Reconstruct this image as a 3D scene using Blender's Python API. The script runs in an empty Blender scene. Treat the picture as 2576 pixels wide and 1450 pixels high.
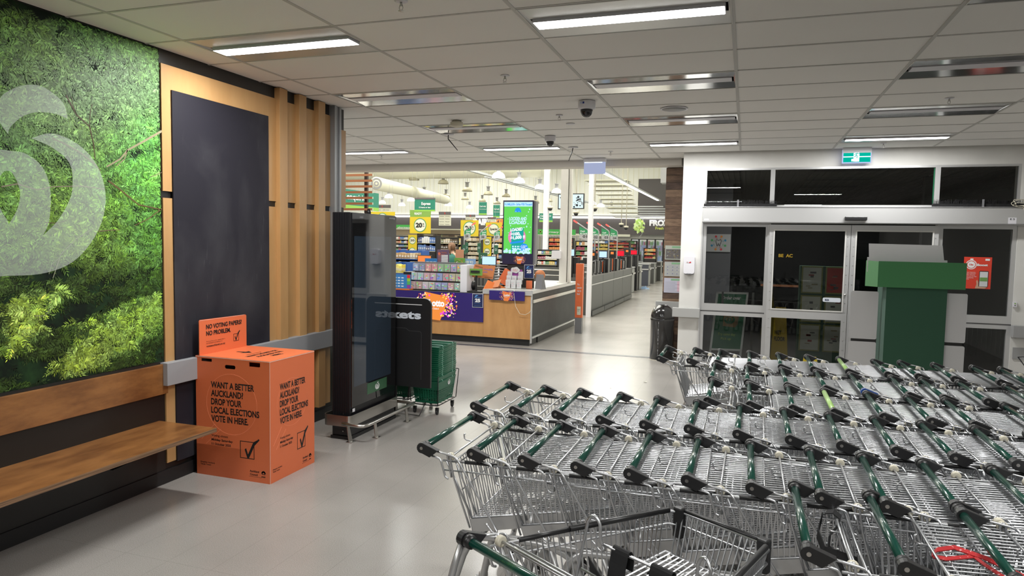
import bpy, bmesh, math, random
import numpy as np
from mathutils import Vector, Matrix
from mathutils.geometry import tessellate_polygon

S = bpy.context.scene
COL = S.collection
random.seed(7)

# ------------------------------------------------------------------ camera
HC = 1.855                                    # lens height above the floor
F = 1738.17; YAW = .32465077; PITCH = .06785519; ROLL = .01799194
fw = Vector((-math.sin(YAW)*math.cos(PITCH), math.cos(YAW)*math.cos(PITCH), -math.sin(PITCH)))
r0 = Vector((math.cos(YAW), math.sin(YAW), 0)); u0 = r0.cross(fw)
rt = r0*math.cos(ROLL)+u0*math.sin(ROLL); up = rt.cross(fw)
cam = bpy.data.cameras.new('camera'); camo = bpy.data.objects.new('camera', cam); COL.objects.link(camo)
cam.sensor_width = 36; cam.lens = F/2576*36; cam.clip_start = .05; cam.clip_end = 200
camo.matrix_world = Matrix(((rt.x, up.x, -fw.x, 0), (rt.y, up.y, -fw.y, 0), (rt.z, up.z, -fw.z, HC), (0, 0, 0, 1)))
S.camera = camo

# ------------------------------------------------------------------ view, world, area lights
S.view_settings.view_transform = 'Standard'; S.view_settings.look = 'None'
S.view_settings.gamma = 1; S.view_settings.use_curve_mapping = False
S.view_settings.exposure = 0.0
S.cycles.max_bounces = 7; S.cycles.diffuse_bounces = 3; S.cycles.glossy_bounces = 4
S.cycles.transparent_max_bounces = 14; S.cycles.transmission_bounces = 4
S.cycles.sample_clamp_indirect = 4.0; S.cycles.caustics_reflective = False; S.cycles.caustics_refractive = False
W = bpy.data.worlds.new('night'); S.world = W; W.use_nodes = True
W.node_tree.nodes['Background'].inputs[0].default_value = (.02, .025, .04, 1)
W.node_tree.nodes['Background'].inputs[1].default_value = .25

H = 3.19                                      # lobby ceiling height
def area(name, loc, sx, sy, power, color=(1, 1, 1), rot=(0, 0, 0)):
    l = bpy.data.lights.new(name, 'AREA'); l.shape = 'RECTANGLE'; l.size = sx; l.size_y = sy; l.energy = power; l.color = color
    o = bpy.data.objects.new(name, l); COL.objects.link(o); o.location = loc; o.rotation_euler = rot
    return o
# light tubes of the lit ceiling panels (the lamp under each diffuser), lobby
LIT = [(-3.12, 4.17), (-.72, 4.17), (-5.52, 9.57), (-3.12, 9.57), (-.72, 9.57), (1.68, 9.57), (1.68, 1.77), (-3.12, .57), (-.72, -1.23), (1.68, -3.03)]
UNLIT = [(-3.12, 5.97), (-.72, 5.97), (1.68, 5.97), (-3.12, 7.77), (-.72, 7.77), (1.68, 7.77), (1.68, 4.17), (-.72, 2.37), (-3.12, 2.37)]
E_TUBE = 52.0
P_HALL = 1.4
for k, (lx, ly) in enumerate(LIT):
    area('panel_lamp', (lx, ly, H-.014), 1.1, .125, E_TUBE, (.985, .985, .965))

# ------------------------------------------------------------------ picture -> place (used to read sizes off the photograph)
def ray(x, y): return fw+rt*((x-1288)/F)-up*((y-725)/F)
def onz(x, y, z): d = ray(x, y); return Vector((0, 0, HC))+d*((z-HC)/d.z)
def onx(x, y, X): d = ray(x, y); return Vector((0, 0, HC))+d*(X/d.x)
def at(x, y, Y): d = ray(x, y); return Vector((0, 0, HC))+d*(Y/d.y)

# ------------------------------------------------------------------ materials
def lin(c):
    if isinstance(c, str):
        c = [int(c[i:i+2], 16)/255 for i in (0, 2, 4)]
        return tuple(x/12.92 if x <= .04045 else ((x+.055)/1.055)**2.4 for x in c)
    return tuple(c)
def N(nt, t, **kw):
    n = nt.nodes.new(t)
    for k, v in kw.items(): setattr(n, k, v)
    return n
MATS = {}
def mat(name, color, rough=.5, metal=0., spec=.5, noise=None, bump=None, emit=None, coat=0.):
    m = bpy.data.materials.new(name); m.use_nodes = True; nt = m.node_tree; b = nt.nodes['Principled BSDF']
    c = lin(color); b.inputs['Base Color'].default_value = (*c, 1); b.inputs['Roughness'].default_value = rough
    b.inputs['Metallic'].default_value = metal; b.inputs['Specular IOR Level'].default_value = spec
    b.inputs['Coat Weight'].default_value = coat; b.inputs['Coat Roughness'].default_value = .08
    if emit: b.inputs['Emission Color'].default_value = (*c, 1); b.inputs['Emission Strength'].default_value = emit
    if noise:      # (color2, (sx,sy,sz), detail, lo, hi)
        c2, sc, det, lo, hi = noise
        tc = N(nt, 'ShaderNodeTexCoord'); mp = N(nt, 'ShaderNodeMapping'); mp.inputs['Scale'].default_value = sc
        no = N(nt, 'ShaderNodeTexNoise'); no.inputs['Scale'].default_value = 1; no.inputs['Detail'].default_value = det; no.inputs['Roughness'].default_value = .65
        rp = N(nt, 'ShaderNodeMapRange'); rp.inputs[1].default_value = lo; rp.inputs[2].default_value = hi
        mx = N(nt, 'ShaderNodeMix', data_type='RGBA'); mx.inputs[6].default_value = (*c, 1); mx.inputs[7].default_value = (*lin(c2), 1)
        L = nt.links.new
        L(tc.outputs['Object'], mp.inputs[0]); L(mp.outputs[0], no.inputs['Vector']); L(no.outputs[0], rp.inputs[0]); L(rp.outputs[0], mx.inputs[0]); L(mx.outputs[2], b.inputs['Base Color'])
        if emit: L(mx.outputs[2], b.inputs['Emission Color'])
    if bump:       # (scale, strength, distance)
        tc = N(nt, 'ShaderNodeTexCoord'); no = N(nt, 'ShaderNodeTexNoise'); no.inputs['Scale'].default_value = bump[0]; no.inputs['Detail'].default_value = 3
        bp = N(nt, 'ShaderNodeBump'); bp.inputs['Strength'].default_value = bump[1]; bp.inputs['Distance'].default_value = bump[2]
        nt.links.new(tc.outputs['Object'], no.inputs['Vector']); nt.links.new(no.outputs[0], bp.inputs['Height']); nt.links.new(bp.outputs[0], b.inputs['Normal'])
    MATS[name] = m; return m
def emat(name, color, s):
    m = bpy.data.materials.new(name); m.use_nodes = True; nt = m.node_tree; nt.nodes.clear()
    e = N(nt, 'ShaderNodeEmission'); e.inputs[0].default_value = (*lin(color), 1); e.inputs[1].default_value = s
    o = N(nt, 'ShaderNodeOutputMaterial'); nt.links.new(e.outputs[0], o.inputs[0]); return m
def glassmat(name, tint=(1, 1, 1), ior=1.5, gain=1.0, rough=0.):
    m = bpy.data.materials.new(name); m.use_nodes = True; nt = m.node_tree; nt.nodes.clear()
    t = N(nt, 'ShaderNodeBsdfTransparent'); t.inputs[0].default_value = (*tint, 1)
    g = N(nt, 'ShaderNodeBsdfGlossy'); g.inputs['Roughness'].default_value = rough
    f = N(nt, 'ShaderNodeFresnel'); f.inputs[0].default_value = ior
    mu = N(nt, 'ShaderNodeMath', operation='MULTIPLY'); mu.inputs[1].default_value = gain; mu.use_clamp = True
    mx = N(nt, 'ShaderNodeMixShader'); o = N(nt, 'ShaderNodeOutputMaterial'); L = nt.links.new
    L(f.outputs[0], mu.inputs[0]); L(mu.outputs[0], mx.inputs[0]); L(t.outputs[0], mx.inputs[1]); L(g.outputs[0], mx.inputs[2]); L(mx.outputs[0], o.inputs[0])
    return m
def attrmat(name, rough=.6, spec=.3, emit=0.):
    m = bpy.data.materials.new(name); m.use_nodes = True; nt = m.node_tree; b = nt.nodes['Principled BSDF']
    a = N(nt, 'ShaderNodeAttribute', attribute_name='Col'); nt.links.new(a.outputs['Color'], b.inputs['Base Color'])
    b.inputs['Roughness'].default_value = rough; b.inputs['Specular IOR Level'].default_value = spec
    if emit: nt.links.new(a.outputs['Color'], b.inputs['Emission Color']); b.inputs['Emission Strength'].default_value = emit
    return m

def chalk_mat():
    m = mat('chalk_black', (.014, .013, .020), .65, spec=.3); nt = m.node_tree; b = nt.nodes['Principled BSDF']; L = nt.links.new
    tc = N(nt, 'ShaderNodeTexCoord'); out = None
    for (rot, sc, lo, hi, amt) in ((.6, (1.2, 1.8, 1.2), .46, .78, .032), (.9, (30, 60, 5), .66, .84, .08), (-.45, (30, 50, 4), .66, .85, .05), (0, (260, 260, 260), .66, .78, .07)):
        mp = N(nt, 'ShaderNodeMapping'); mp.inputs['Rotation'].default_value = (rot, 0, 0); mp.inputs['Scale'].default_value = sc
        no = N(nt, 'ShaderNodeTexNoise'); no.inputs['Scale'].default_value = 1; no.inputs['Detail'].default_value = 6; no.inputs['Distortion'].default_value = .4
        mr = N(nt, 'ShaderNodeMapRange'); mr.inputs[1].default_value = lo; mr.inputs[2].default_value = hi; mr.inputs[4].default_value = amt
        L(tc.outputs['Object'], mp.inputs[0]); L(mp.outputs[0], no.inputs['Vector']); L(no.outputs[0], mr.inputs[0])
        if out is None: big = no; out = mr.outputs[0]
        else:
            mk = N(nt, 'ShaderNodeMapRange'); mk.inputs[1].default_value = .42; mk.inputs[2].default_value = .62; L(big.outputs[0], mk.inputs[0])
            mm = N(nt, 'ShaderNodeMath', operation='MULTIPLY'); L(mr.outputs[0], mm.inputs[0]); L(mk.outputs[0], mm.inputs[1])
            ad = N(nt, 'ShaderNodeMath', operation='ADD'); L(out, ad.inputs[0]); L(mm.outputs[0], ad.inputs[1]); out = ad.outputs[0]
    ml = N(nt, 'ShaderNodeMix', data_type='RGBA', blend_type='ADD'); ml.inputs[0].default_value = 1; ml.inputs[6].default_value = (.013, .012, .019, 1)
    cb = N(nt, 'ShaderNodeCombineColor'); L(out, cb.inputs[0]); L(out, cb.inputs[1]); L(out, cb.inputs[2]); L(cb.outputs[0], ml.inputs[7]); L(ml.outputs[2], b.inputs['Base Color'])
    return m
M = dict(
  white_paint=mat('white_paint', (.72, .71, .68), .55, noise=((.66, .65, .62), (2, 2, 2), 3, .35, .65)),
  panel_silver=mat('panel_silver', (.62, .62, .60), .35, metal=.5),
  rear_dark=mat('rear_dark', (.18, .18, .18), .6),
  tile=mat('ceiling_tile', (.91, .895, .86), .9, bump=(180, .2, .002), noise=((.88, .865, .83), (.9, .9, .9), 2, .3, .7)),
  grid=mat('ceiling_grid', (.56, .55, .52), .5),
  black_paint=mat('black_paint', (.012, .012, .013), .45),
  dark_panel=mat('dark_panel', (.014, .013, .012), .35, bump=(60, .1, .002)),
  ply=mat('birch_ply', (.53, .315, .135), .38, noise=((.43, .235, .09), (2.2, 2.2, .55), 6, .35, .7)),
  ply2=mat('birch_ply_h', (.60, .32, .12), .38, noise=((.45, .22, .075), (5, 5, 1.2), 6, .3, .7)),
  ply_edge=mat('ply_edge', (.30, .17, .09), .5, noise=((.10, .055, .03), (2, 2, 160), 2, .35, .65)),
  bench=mat('bench_ply', (.31, .135, .042), .3, noise=((.15, .058, .018), (7, 2.6, 9), 9, .36, .66), coat=.2),
  chalk=chalk_mat(),
  grey_panel=mat('grey_laminate', (.030, .031, .033), .5, spec=.25, noise=((.045, .046, .048), (3, 3, 3), 4, .4, .7)),
  rail_grey=mat('rail_grey', (.33, .33, .33), .45),
  rail_blue=mat('rail_bluegrey', (.30, .305, .32), .5),
  alu=mat('aluminium', (.58, .58, .58), .38, metal=.55),
  alu_dark=mat('aluminium_shadow', (.16, .16, .16), .4, metal=.5),
  steel=mat('brushed_steel', (.55, .53, .50), .28, metal=1.),
  chrome=mat('zinc_wire', (.64, .65, .67), .33, metal=1.),
  chassis=mat('chassis_grey', (.56, .56, .56), .35, metal=.7),
  mirror=mat('reflector', (.80, .80, .78), .12, metal=1.),
  green_handle=mat('green_handle', (.003, .052, .036), .22, coat=.5, noise=((.02, .11, .04), (9, 9, 9), 5, .62, .72)),
  lime_handle=mat('lime_handle', (.35, .55, .18), .3),
  black_plastic=mat('black_plastic', (.014, .014, .015), .38),
  grey_plastic=mat('grey_plastic', (.18, .18, .19), .5),
  blue_plastic=mat('blue_plastic', (.01, .06, .28), .35),
  white_plastic=mat('white_plastic', (.75, .74, .78), .35),
  cream_plastic=mat('cream_plastic', (.66, .62, .50), .45),
  rubber=mat('rubber', (.03, .03, .03), .7),
  webbing=mat('webbing', (.008, .008, .009), .8),
  red_web=mat('red_webbing', (.42, .012, .015), .6, noise=((.7, .35, .35), (90, 90, 90), 2, .62, .66)),
  orange=mat('orange_card', (.72, .165, .06), .5, bump=(90, .03, .001)),
  orange_line=mat('orange_line', (.90, .29, .15), .5),
  orange_ply=mat('orange_sign', (.70, .15, .05), .45),
  ink=mat('ink', (.006, .006, .006), .6),
  white_ink=mat('white_ink', (.80, .80, .80), .5),
  pale_ink=mat('pale_ink', (.62, .66, .72), .4),
  gold_ink=mat('gold_ink', (.55, .62, .12), .5),
  kiosk=mat('kiosk_black', (.010, .010, .012), .28),
  kiosk_glass=mat('kiosk_glass', (.010, .010, .011), .03, spec=.9),
  kiosk_screen=mat('kiosk_screen', (.026, .040, .060), .03, spec=.9),
  sign_black=mat('sign_black', (.012, .012, .013), .35),
  basket_green=mat('basket_green', (.006, .13, .065), .35),
  basket_rim=mat('basket_rim', (.34, .62, .50), .25),
  stand_green=mat('stand_green', (.018, .085, .045), .55),
  stand_green2=mat('stand_green_light', (.055, .24, .085), .5),
  card_white=mat('card_white', (.60, .60, .61), .6),
  red_poster=mat('red_poster', (.66, .05, .025), .45),
  sign_green=mat('sign_green', (.02, .20, .13), .5),
  lime=mat('lime', (.25, .50, .07), .5),
  yellow=mat('promo_yellow', (.56, .42, .02), .5),
  grey_sign=mat('grey_sign', (.12, .11, .11), .5),
  cream_sign=mat('cream_sign', (.62, .62, .50), .6),
  purple=mat('lotto_purple', (.028, .014, .16), .25),
  navy=mat('navy', (.012, .02, .09), .35),
  lotto_orange=mat('lotto_orange', (.85, .22, .05), .4),
  brown_bin=mat('bin_black', (.010, .009, .010), .18, coat=.5),
  wood_brown=mat('weathered_wood', (.20, .12, .075), .6, noise=((.085, .050, .032), (5, 5, 22), 8, .35, .65)),
  wood_brown2=mat('weathered_wood_pale', (.30, .195, .125), .6, noise=((.15, .09, .055), (6, 6, 26), 8, .35, .65)),
  wood_brown3=mat('weathered_wood_dark', (.12, .07, .05), .6, noise=((.05, .03, .022), (6, 6, 24), 8, .35, .65)),
  slat=mat('slat_wood', (.55, .22, .10), .5),
  slat_dark=mat('slat_post', (.035, .02, .018), .5),
  hall_cream=mat('hall_cream', (.78, .77, .61), .7),
  hall_wall=mat('hall_wall', (.84, .84, .78), .8),
  hall_dark=mat('hall_band', (.085, .075, .075), .6),
  hall_brown=mat('hall_shelf_brown', (.30, .24, .16), .6),
  shelf_black=mat('shelf_black', (.015, .014, .014), .5),
  checkout=mat('checkout_grey', (.085, .085, .08), .4),
  checkout_top=mat('checkout_top', (.45, .46, .47), .3, metal=.3),
  brush=mat('brush_black', (.006, .006, .007), .8),
  night_asphalt=mat('night_asphalt', (.03, .03, .032), .8),
  night_wall=mat('night_wall', (.11, .11, .13), .8),
  night_dark=mat('night_dark', (.02, .02, .022), .7),
  soffit=mat('soffit', (.13, .125, .115), .7),
  skin=mat('skin', (.55, .32, .22), .5), hair=mat('hair', (.16, .08, .04), .7), shirt=mat('shirt_green', (.02, .12, .09), .8),
  trousers=mat('trousers', (.02, .02, .025), .8),
  printed=attrmat('printed_colour', .5, .3),
  goods=attrmat('goods', .45, .4),
  glass=glassmat('door_glass', (.86, .88, .87), 1.5, 1.0),
  clear=glassmat('clear_plastic', (.9, .9, .9), 1.45, 1.5, .05),
  shade=mat('lamp_shade_clear', (.42, .39, .27), .4),
  strip=emat('light_tube', (1, .99, .97), 14.0),
  led=emat('led_line', (1, 1, 1), 6.0),
  bulb=emat('pendant_lit', (1, .99, .95), 5.0),
  exit_green=emat('exit_green', (.0, .30, .22), 1.6),
  exit_white=emat('exit_white', (.75, .88, 1), 2.0),
  exit_back=emat('exit_sign_side', (.52, .60, .92), 1.0),
  scr_green=emat('screen_green', (.13, .62, .10), 1.15),
  scr_pale=emat('screen_pale', (.55, .85, 1), 1.1),
  scr_blue=emat('screen_blue', (.03, .30, .85), 1.1),
  scr_white=emat('screen_white', (.9, .95, 1), 1.1),
  scr_pink=emat('screen_pink', (.85, .25, .5), 1.0),
  scr_teal=emat('screen_teal', (.02, .42, .35), 1.0),
  scr_red=emat('screen_red', (.85, .02, .04), 1.3),
  scr_lblue=emat('screen_light_blue', (.50, .72, 1), 1.3),
  scr_orange=emat('screen_orange', (.90, .26, .07), 1.1),
  red_lamp=emat('red_lamp', (1, .10, .08), 2.2),
  lotto_glow=emat('lotto_glow_orange', (.95, .30, .06), 1.0),
  lotto_glow_w=emat('lotto_glow_white', (.9, .9, .9), 1.1),
)
# floor: speckled vinyl with faint seams and a polished finish
def floor_mat():
    m = bpy.data.materials.new('vinyl_floor'); m.use_nodes = True; nt = m.node_tree; b = nt.nodes['Principled BSDF']; L = nt.links.new
    tc = N(nt, 'ShaderNodeTexCoord')
    n1 = N(nt, 'ShaderNodeTexNoise'); n1.inputs['Scale'].default_value = 230; n1.inputs['Detail'].default_value = 2
    n2 = N(nt, 'ShaderNodeTexNoise'); n2.inputs['Scale'].default_value = 1.3; n2.inputs['Detail'].default_value = 4
    L(tc.outputs['Object'], n1.inputs['Vector']); L(tc.outputs['Object'], n2.inputs['Vector'])
    r1 = N(nt, 'ShaderNodeMapRange'); r1.inputs[1].default_value = .38; r1.inputs[2].default_value = .64; L(n1.outputs[0], r1.inputs[0])
    mx = N(nt, 'ShaderNodeMix', data_type='RGBA'); mx.inputs[6].default_value = (.275, .258, .24, 1); mx.inputs[7].default_value = (.385, .365, .34, 1); L(r1.outputs[0], mx.inputs[0])
    m2 = N(nt, 'ShaderNodeMix', data_type='RGBA', blend_type='MULTIPLY'); m2.inputs[0].default_value = 1
    r2 = N(nt, 'ShaderNodeMapRange'); r2.inputs[1].default_value = .3; r2.inputs[2].default_value = .7; r2.inputs[3].default_value = .88; r2.inputs[4].default_value = 1.04; L(n2.outputs[0], r2.inputs[0])
    L(mx.outputs[2], m2.inputs[6]); L(r2.outputs[0], m2.inputs[7])
    br = N(nt, 'ShaderNodeTexBrick'); br.offset = 0; br.inputs['Scale'].default_value = 1; br.inputs['Brick Width'].default_value = 3.0; br.inputs['Row Height'].default_value = .305
    br.inputs['Mortar Size'].default_value = .0016; br.inputs['Color1'].default_value = (1, 1, 1, 1); br.inputs['Color2'].default_value = (1, 1, 1, 1); br.inputs['Mortar'].default_value = (.82, .82, .82, 1)
    mp = N(nt, 'ShaderNodeMapping'); mp.inputs['Rotation'].default_value = (0, 0, math.pi/2); L(tc.outputs['Object'], mp.inputs[0]); L(mp.outputs[0], br.inputs['Vector'])
    m3 = N(nt, 'ShaderNodeMix', data_type='RGBA', blend_type='MULTIPLY'); m3.inputs[0].default_value = 1
    L(m2.outputs[2], m3.inputs[6]); L(br.outputs[0], m3.inputs[7]); L(m3.outputs[2], b.inputs['Base Color'])
    r3 = N(nt, 'ShaderNodeMapRange'); r3.inputs[3].default_value = .22; r3.inputs[4].default_value = .27; L(n2.outputs[0], r3.inputs[0]); L(r3.outputs[0], b.inputs['Roughness'])
    bp = N(nt, 'ShaderNodeBump'); bp.inputs['Strength'].default_value = .0; bp.inputs['Distance'].default_value = .004
    n4 = N(nt, 'ShaderNodeTexNoise'); n4.inputs['Scale'].default_value = 9; L(tc.outputs['Object'], n4.inputs['Vector']); L(n4.outputs[0], bp.inputs['Height']); L(bp.outputs[0], b.inputs['Normal'])
    b.inputs['Specular IOR Level'].default_value = .55
    return m
M['floor'] = floor_mat()

# ------------------------------------------------------------------ mesh builder
ORG = {}
class MB:
    def __init__(s): s.v = []; s.f = []; s.c = []; s.sm = []
    def add(s, vs, fs, col=None, smooth=False):
        o = len(s.v); s.v += [tuple(p) for p in vs]
        for f in fs: s.f.append([i+o for i in f]); s.c.append(col); s.sm.append(smooth)
        return s
    def box(s, x0, y0, z0, x1, y1, z1, col=None):
        x0, x1 = min(x0, x1), max(x0, x1); y0, y1 = min(y0, y1), max(y0, y1); z0, z1 = min(z0, z1), max(z0, z1)
        return s.add([(x0, y0, z0), (x1, y0, z0), (x1, y1, z0), (x0, y1, z0), (x0, y0, z1), (x1, y0, z1), (x1, y1, z1), (x0, y1, z1)],
              [(0, 3, 2, 1), (4, 5, 6, 7), (0, 1, 5, 4), (1, 2, 6, 5), (2, 3, 7, 6), (3, 0, 4, 7)], col)
    def obox(s, c, R, U, Nn, w, h, d, col=None):      # oriented box: centre, right, up, normal
        c = Vector(c); R = Vector(R)*w/2; U = Vector(U)*h/2; D = Vector(Nn)*d/2
        vs = [c-R-U-D, c+R-U-D, c+R+U-D, c-R+U-D, c-R-U+D, c+R-U+D, c+R+U+D, c-R+U+D]
        return s.add(vs, [(0, 3, 2, 1), (4, 5, 6, 7), (0, 1, 5, 4), (1, 2, 6, 5), (2, 3, 7, 6), (3, 0, 4, 7)], col)
    def tube(s, pts, r, n=6, cap=True, closed=False, col=None, flat=1.0):
        P = [Vector(p) for p in pts]; k = len(P); rings = []
        prev = None
        for i in range(k):
            if closed: t = P[(i+1) % k]-P[i-1]
            else: t = (P[min(i+1, k-1)]-P[max(i-1, 0)])
            t.normalize()
            if prev is None: a = t.orthogonal().normalized() if abs(t.z) > .9 else Vector((0, 0, 1)).cross(t).normalized()
            else:
                a = prev-t*prev.dot(t)
                a = a.normalized() if a.length > 1e-6 else t.orthogonal().normalized()
            prev = a; b = t.cross(a)
            rr = r[i] if isinstance(r, (list, tuple)) else r
            rings.append([P[i]+a*(math.cos(2*math.pi*j/n)*rr)+b*(math.sin(2*math.pi*j/n)*rr*flat) for j in range(n)])
        vs = [p for q in rings for p in q]; fs = []
        m = k if closed else k-1
        for i in range(m):
            for j in range(n):
                a0 = i*n+j; a1 = i*n+(j+1) % n; b0 = ((i+1) % k)*n+j; b1 = ((i+1) % k)*n+(j+1) % n
                fs.append((a0, a1, b1, b0))
        if cap and not closed: fs.append(tuple(range(n))[::-1]); fs.append(tuple((k-1)*n+j for j in range(n)))
        return s.add(vs, fs, col, n > 4)
    def lathe(s, prof, c=(0, 0, 0), n=24, col=None, axis='z'):
        vs = []; fs = []; k = len(prof)
        for (r, z) in prof:
            for j in range(n):
                a = 2*math.pi*j/n; x, y = r*math.cos(a), r*math.sin(a)
                vs.append((c[0]+x, c[1]+y, c[2]+z) if axis == 'z' else ((c[0]+x, c[1]+z, c[2]+y) if axis == 'y' else (c[0]+z, c[1]+x, c[2]+y)))
        for i in range(k-1):
            for j in range(n): fs.append((i*n+j, i*n+(j+1) % n, (i+1)*n+(j+1) % n, (i+1)*n+j))
        fs.append(tuple(range(n))[::-1]); fs.append(tuple((k-1)*n+j for j in range(n)))
        return s.add(vs, fs, col, True)
    def prism(s, loops, O, R, U, d, col=None):   # loops of 2D points (first outer, rest holes) extruded along R x U
        O = Vector(O); R = Vector(R); U = Vector(U); Nn = R.cross(U).normalized()
        if not isinstance(loops[0][0], (tuple, list)): loops = [loops]
        tri = tessellate_polygon([[Vector((x, y, 0)) for x, y in l] for l in loops])
        flat = [p for l in loops for p in l]; n = len(flat)
        fr = [O+R*x+U*y+Nn*d for x, y in flat]; bk = [O+R*x+U*y for x, y in flat]
        fs = []
        for t in tri:
            a, b, c = [Vector((*flat[i], 0)) for i in t]
            if (b-a).cross(c-a).z < 0: t = t[::-1]
            fs.append(tuple(t)); fs.append(tuple(i+n for i in t[::-1]))
        o = 0
        if d:
            for l in loops:
                for i in range(len(l)): a, b = o+i, o+(i+1) % len(l); fs.append((a+n, b+n, b, a))
                o += len(l)
            return s.add(fr+bk, fs, col)
        return s.add(fr, [f for f in fs if max(f) < n], col)
    def disc(s, c, R, U, r, d=.002, n=40, col=None, r2=None):
        lp = [(r*math.cos(2*math.pi*j/n), r*math.sin(2*math.pi*j/n)) for j in range(n)]
        if r2: return s.prism([lp, [(x*r2/r, y*r2/r) for x, y in lp]], c, R, U, d, col)
        return s.prism([lp], c, R, U, d, col)
    def mesh(s, name, material, org=(0, 0, 0)):
        me = bpy.data.meshes.new(name)
        me.from_pydata([(p[0]-org[0], p[1]-org[1], p[2]-org[2]) for p in s.v], [], s.f)
        if any(s.sm):
            me.polygons.foreach_set('use_smooth', s.sm)
        if any(c is not None for c in s.c):
            ca = me.color_attributes.new('Col', 'FLOAT_COLOR', 'CORNER'); arr = []
            for f, c in zip(s.f, s.c):
                c = c or (.5, .5, .5); arr += [c[0], c[1], c[2], 1.]*len(f)
            ca.data.foreach_set('color', arr)
        if material: me.materials.append(material)
        me.update(); return me
    def build(s, name, material, parent=None, label=None, bevel=0, loc=None):
        material = M[material] if isinstance(material, str) else material
        org = ORG.get(parent.name, Vector((0, 0, 0))) if parent else Vector((0, 0, 0))
        o = bpy.data.objects.new(name, s.mesh(name, material, org)); COL.objects.link(o)
        if parent: o.parent = parent
        ORG[o.name] = org
        if label: o['label'] = label
        if bevel:
            bv = o.modifiers.new('bevel', 'BEVEL'); bv.width = bevel; bv.segments = 2; bv.limit_method = 'ANGLE'
        return o

def thing(name, label, cat, loc=(0, 0, 0), group=None, rotz=0, local=False):
    o = bpy.data.objects.new(name, None); COL.objects.link(o); o.location = loc; o.rotation_euler = (0, 0, rotz)
    o.empty_display_size = .1
    ORG[o.name] = Vector((0, 0, 0)) if local else Vector(loc)
    o['label'] = label; o['category'] = cat
    if group: o['group'] = group
    return o
def tag(o, label=None, cat=None, group=None, kind=None):
    for k, v in (('label', label), ('category', cat), ('group', group), ('kind', kind)):
        if v: o[k] = v
    return o
def struct(o): o['kind'] = 'structure'; return o
def dup(root, loc=None, label=None, group=None):
    r = root.copy(); COL.objects.link(r); ORG[r.name] = ORG.get(root.name, Vector((0, 0, 0)))
    if loc is not None: r.location = loc
    if label: r['label'] = label
    if group: r['group'] = group
    for ch in root.children:
        c = ch.copy(); COL.objects.link(c); c.parent = r
        for g in ch.children:
            d = g.copy(); COL.objects.link(d); d.parent = c
    return r
# lettering: flat text laid on a surface, p = lower left corner of the first line, R/U = reading and up directions
def text(s, p, R, U, h, material, parent, width=None, bold=0., lead=1.12, off=.0012, name='lettering', align='LEFT', thick=0.):
    cu = bpy.data.curves.new('t', 'FONT'); cu.body = s; cu.size = 1; cu.offset = bold; cu.resolution_u = 5 if h > .025 else 3; cu.space_line = lead; cu.align_x = align
    cu.extrude = 0; cu.fill_mode = 'FRONT'
    t = bpy.data.objects.new('t', cu); me = bpy.data.meshes.new_from_object(t)
    n = len(me.vertices); co = np.empty(n*3); me.vertices.foreach_get('co', co); co = co.reshape(-1, 3)
    k = h/.70
    sx = k
    x0 = co[:, 0].min(); x1 = co[:, 0].max()
    if width: sx = width/(x1-x0)
    if align == 'LEFT': co[:, 0] -= x0
    R = np.array(Vector(R).normalized()); U = np.array(Vector(U).normalized()); Nn = np.cross(R, U)
    org = np.array(ORG.get(parent.name, Vector((0, 0, 0))))
    out = np.array(p)+co[:, :1]*sx*R+co[:, 1:2]*k*U+Nn*off-org
    me.vertices.foreach_set('co', out.ravel()); me.update(); me.name = name
    m_ = M[material] if isinstance(material, str) else material
    me.materials.clear(); me.materials.append(m_)
    o = bpy.data.objects.new(name, me); COL.objects.link(o); o.parent = parent; ORG[o.name] = Vector(org)
    bpy.data.objects.remove(t); bpy.data.curves.remove(cu)
    return o
def arc(cx, cy, r, a0, a1, n): return [(cx+r*math.cos(math.radians(a0+(a1-a0)*i/n)), cy+r*math.sin(math.radians(a0+(a1-a0)*i/n))) for i in range(n+1)]
def rrect(x0, y0, x1, y1, r, n=5):
    return arc(x1-r, y0+r, r, -90, 0, n)+arc(x1-r, y1-r, r, 0, 90, n)+arc(x0+r, y1-r, r, 90, 180, n)+arc(x0+r, y0+r, r, 180, 270, n)
def spl(P, n=3):
    out = []; P = [Vector(p) for p in P]; k = len(P)
    for i in range(k-1):
        p0, p1, p2, p3 = P[max(i-1, 0)], P[i], P[i+1], P[min(i+2, k-1)]
        for j in range(n):
            t = j/n; out.append(.5*((2*p1)+(p2-p0)*t+(2*p0-5*p1+4*p2-p3)*t*t+(3*p1-p0-3*p2+p3)*t**3))
    return out+[P[-1]]
X_, Y_, Z_ = Vector((1, 0, 0)), Vector((0, 1, 0)), Vector((0, 0, 1))
ORD = ['first', 'second', 'third', 'fourth', 'fifth', 'sixth', 'seventh', 'eighth', 'ninth', 'tenth', 'eleventh', 'twelfth', 'thirteenth', 'fourteenth', 'fifteenth', 'sixteenth']

# ================================================================== SETTING
def proj(p):
    d = Vector(p)-Vector((0, 0, HC)); z = d.dot(fw)
    return (1288+F*d.dot(rt)/z, 725-F*d.dot(up)/z, z)
def inframe(p, m=60):
    x, y, z = proj(p); return z > .1 and -m < x < 2576+m and -m < y < 1450+m

# added fill: big area lights under the roof that brighten the sales hall
for hx, hy, hp in ((-5.5, 13.6, 260), (-10, 13.8, 260), (-6, 17, 300), (-13, 16, 330), (-6, 23, 360), (-14, 24, 360), (-6, 31, 380), (-14, 32, 380), (-22, 28, 360), (-8, 40, 420), (-17, 41, 420), (-25, 40, 420)):
    area('hall_fill_light', (hx, hy, 7.6), 4, 4, hp*P_HALL, (1, .99, .93))

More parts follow.
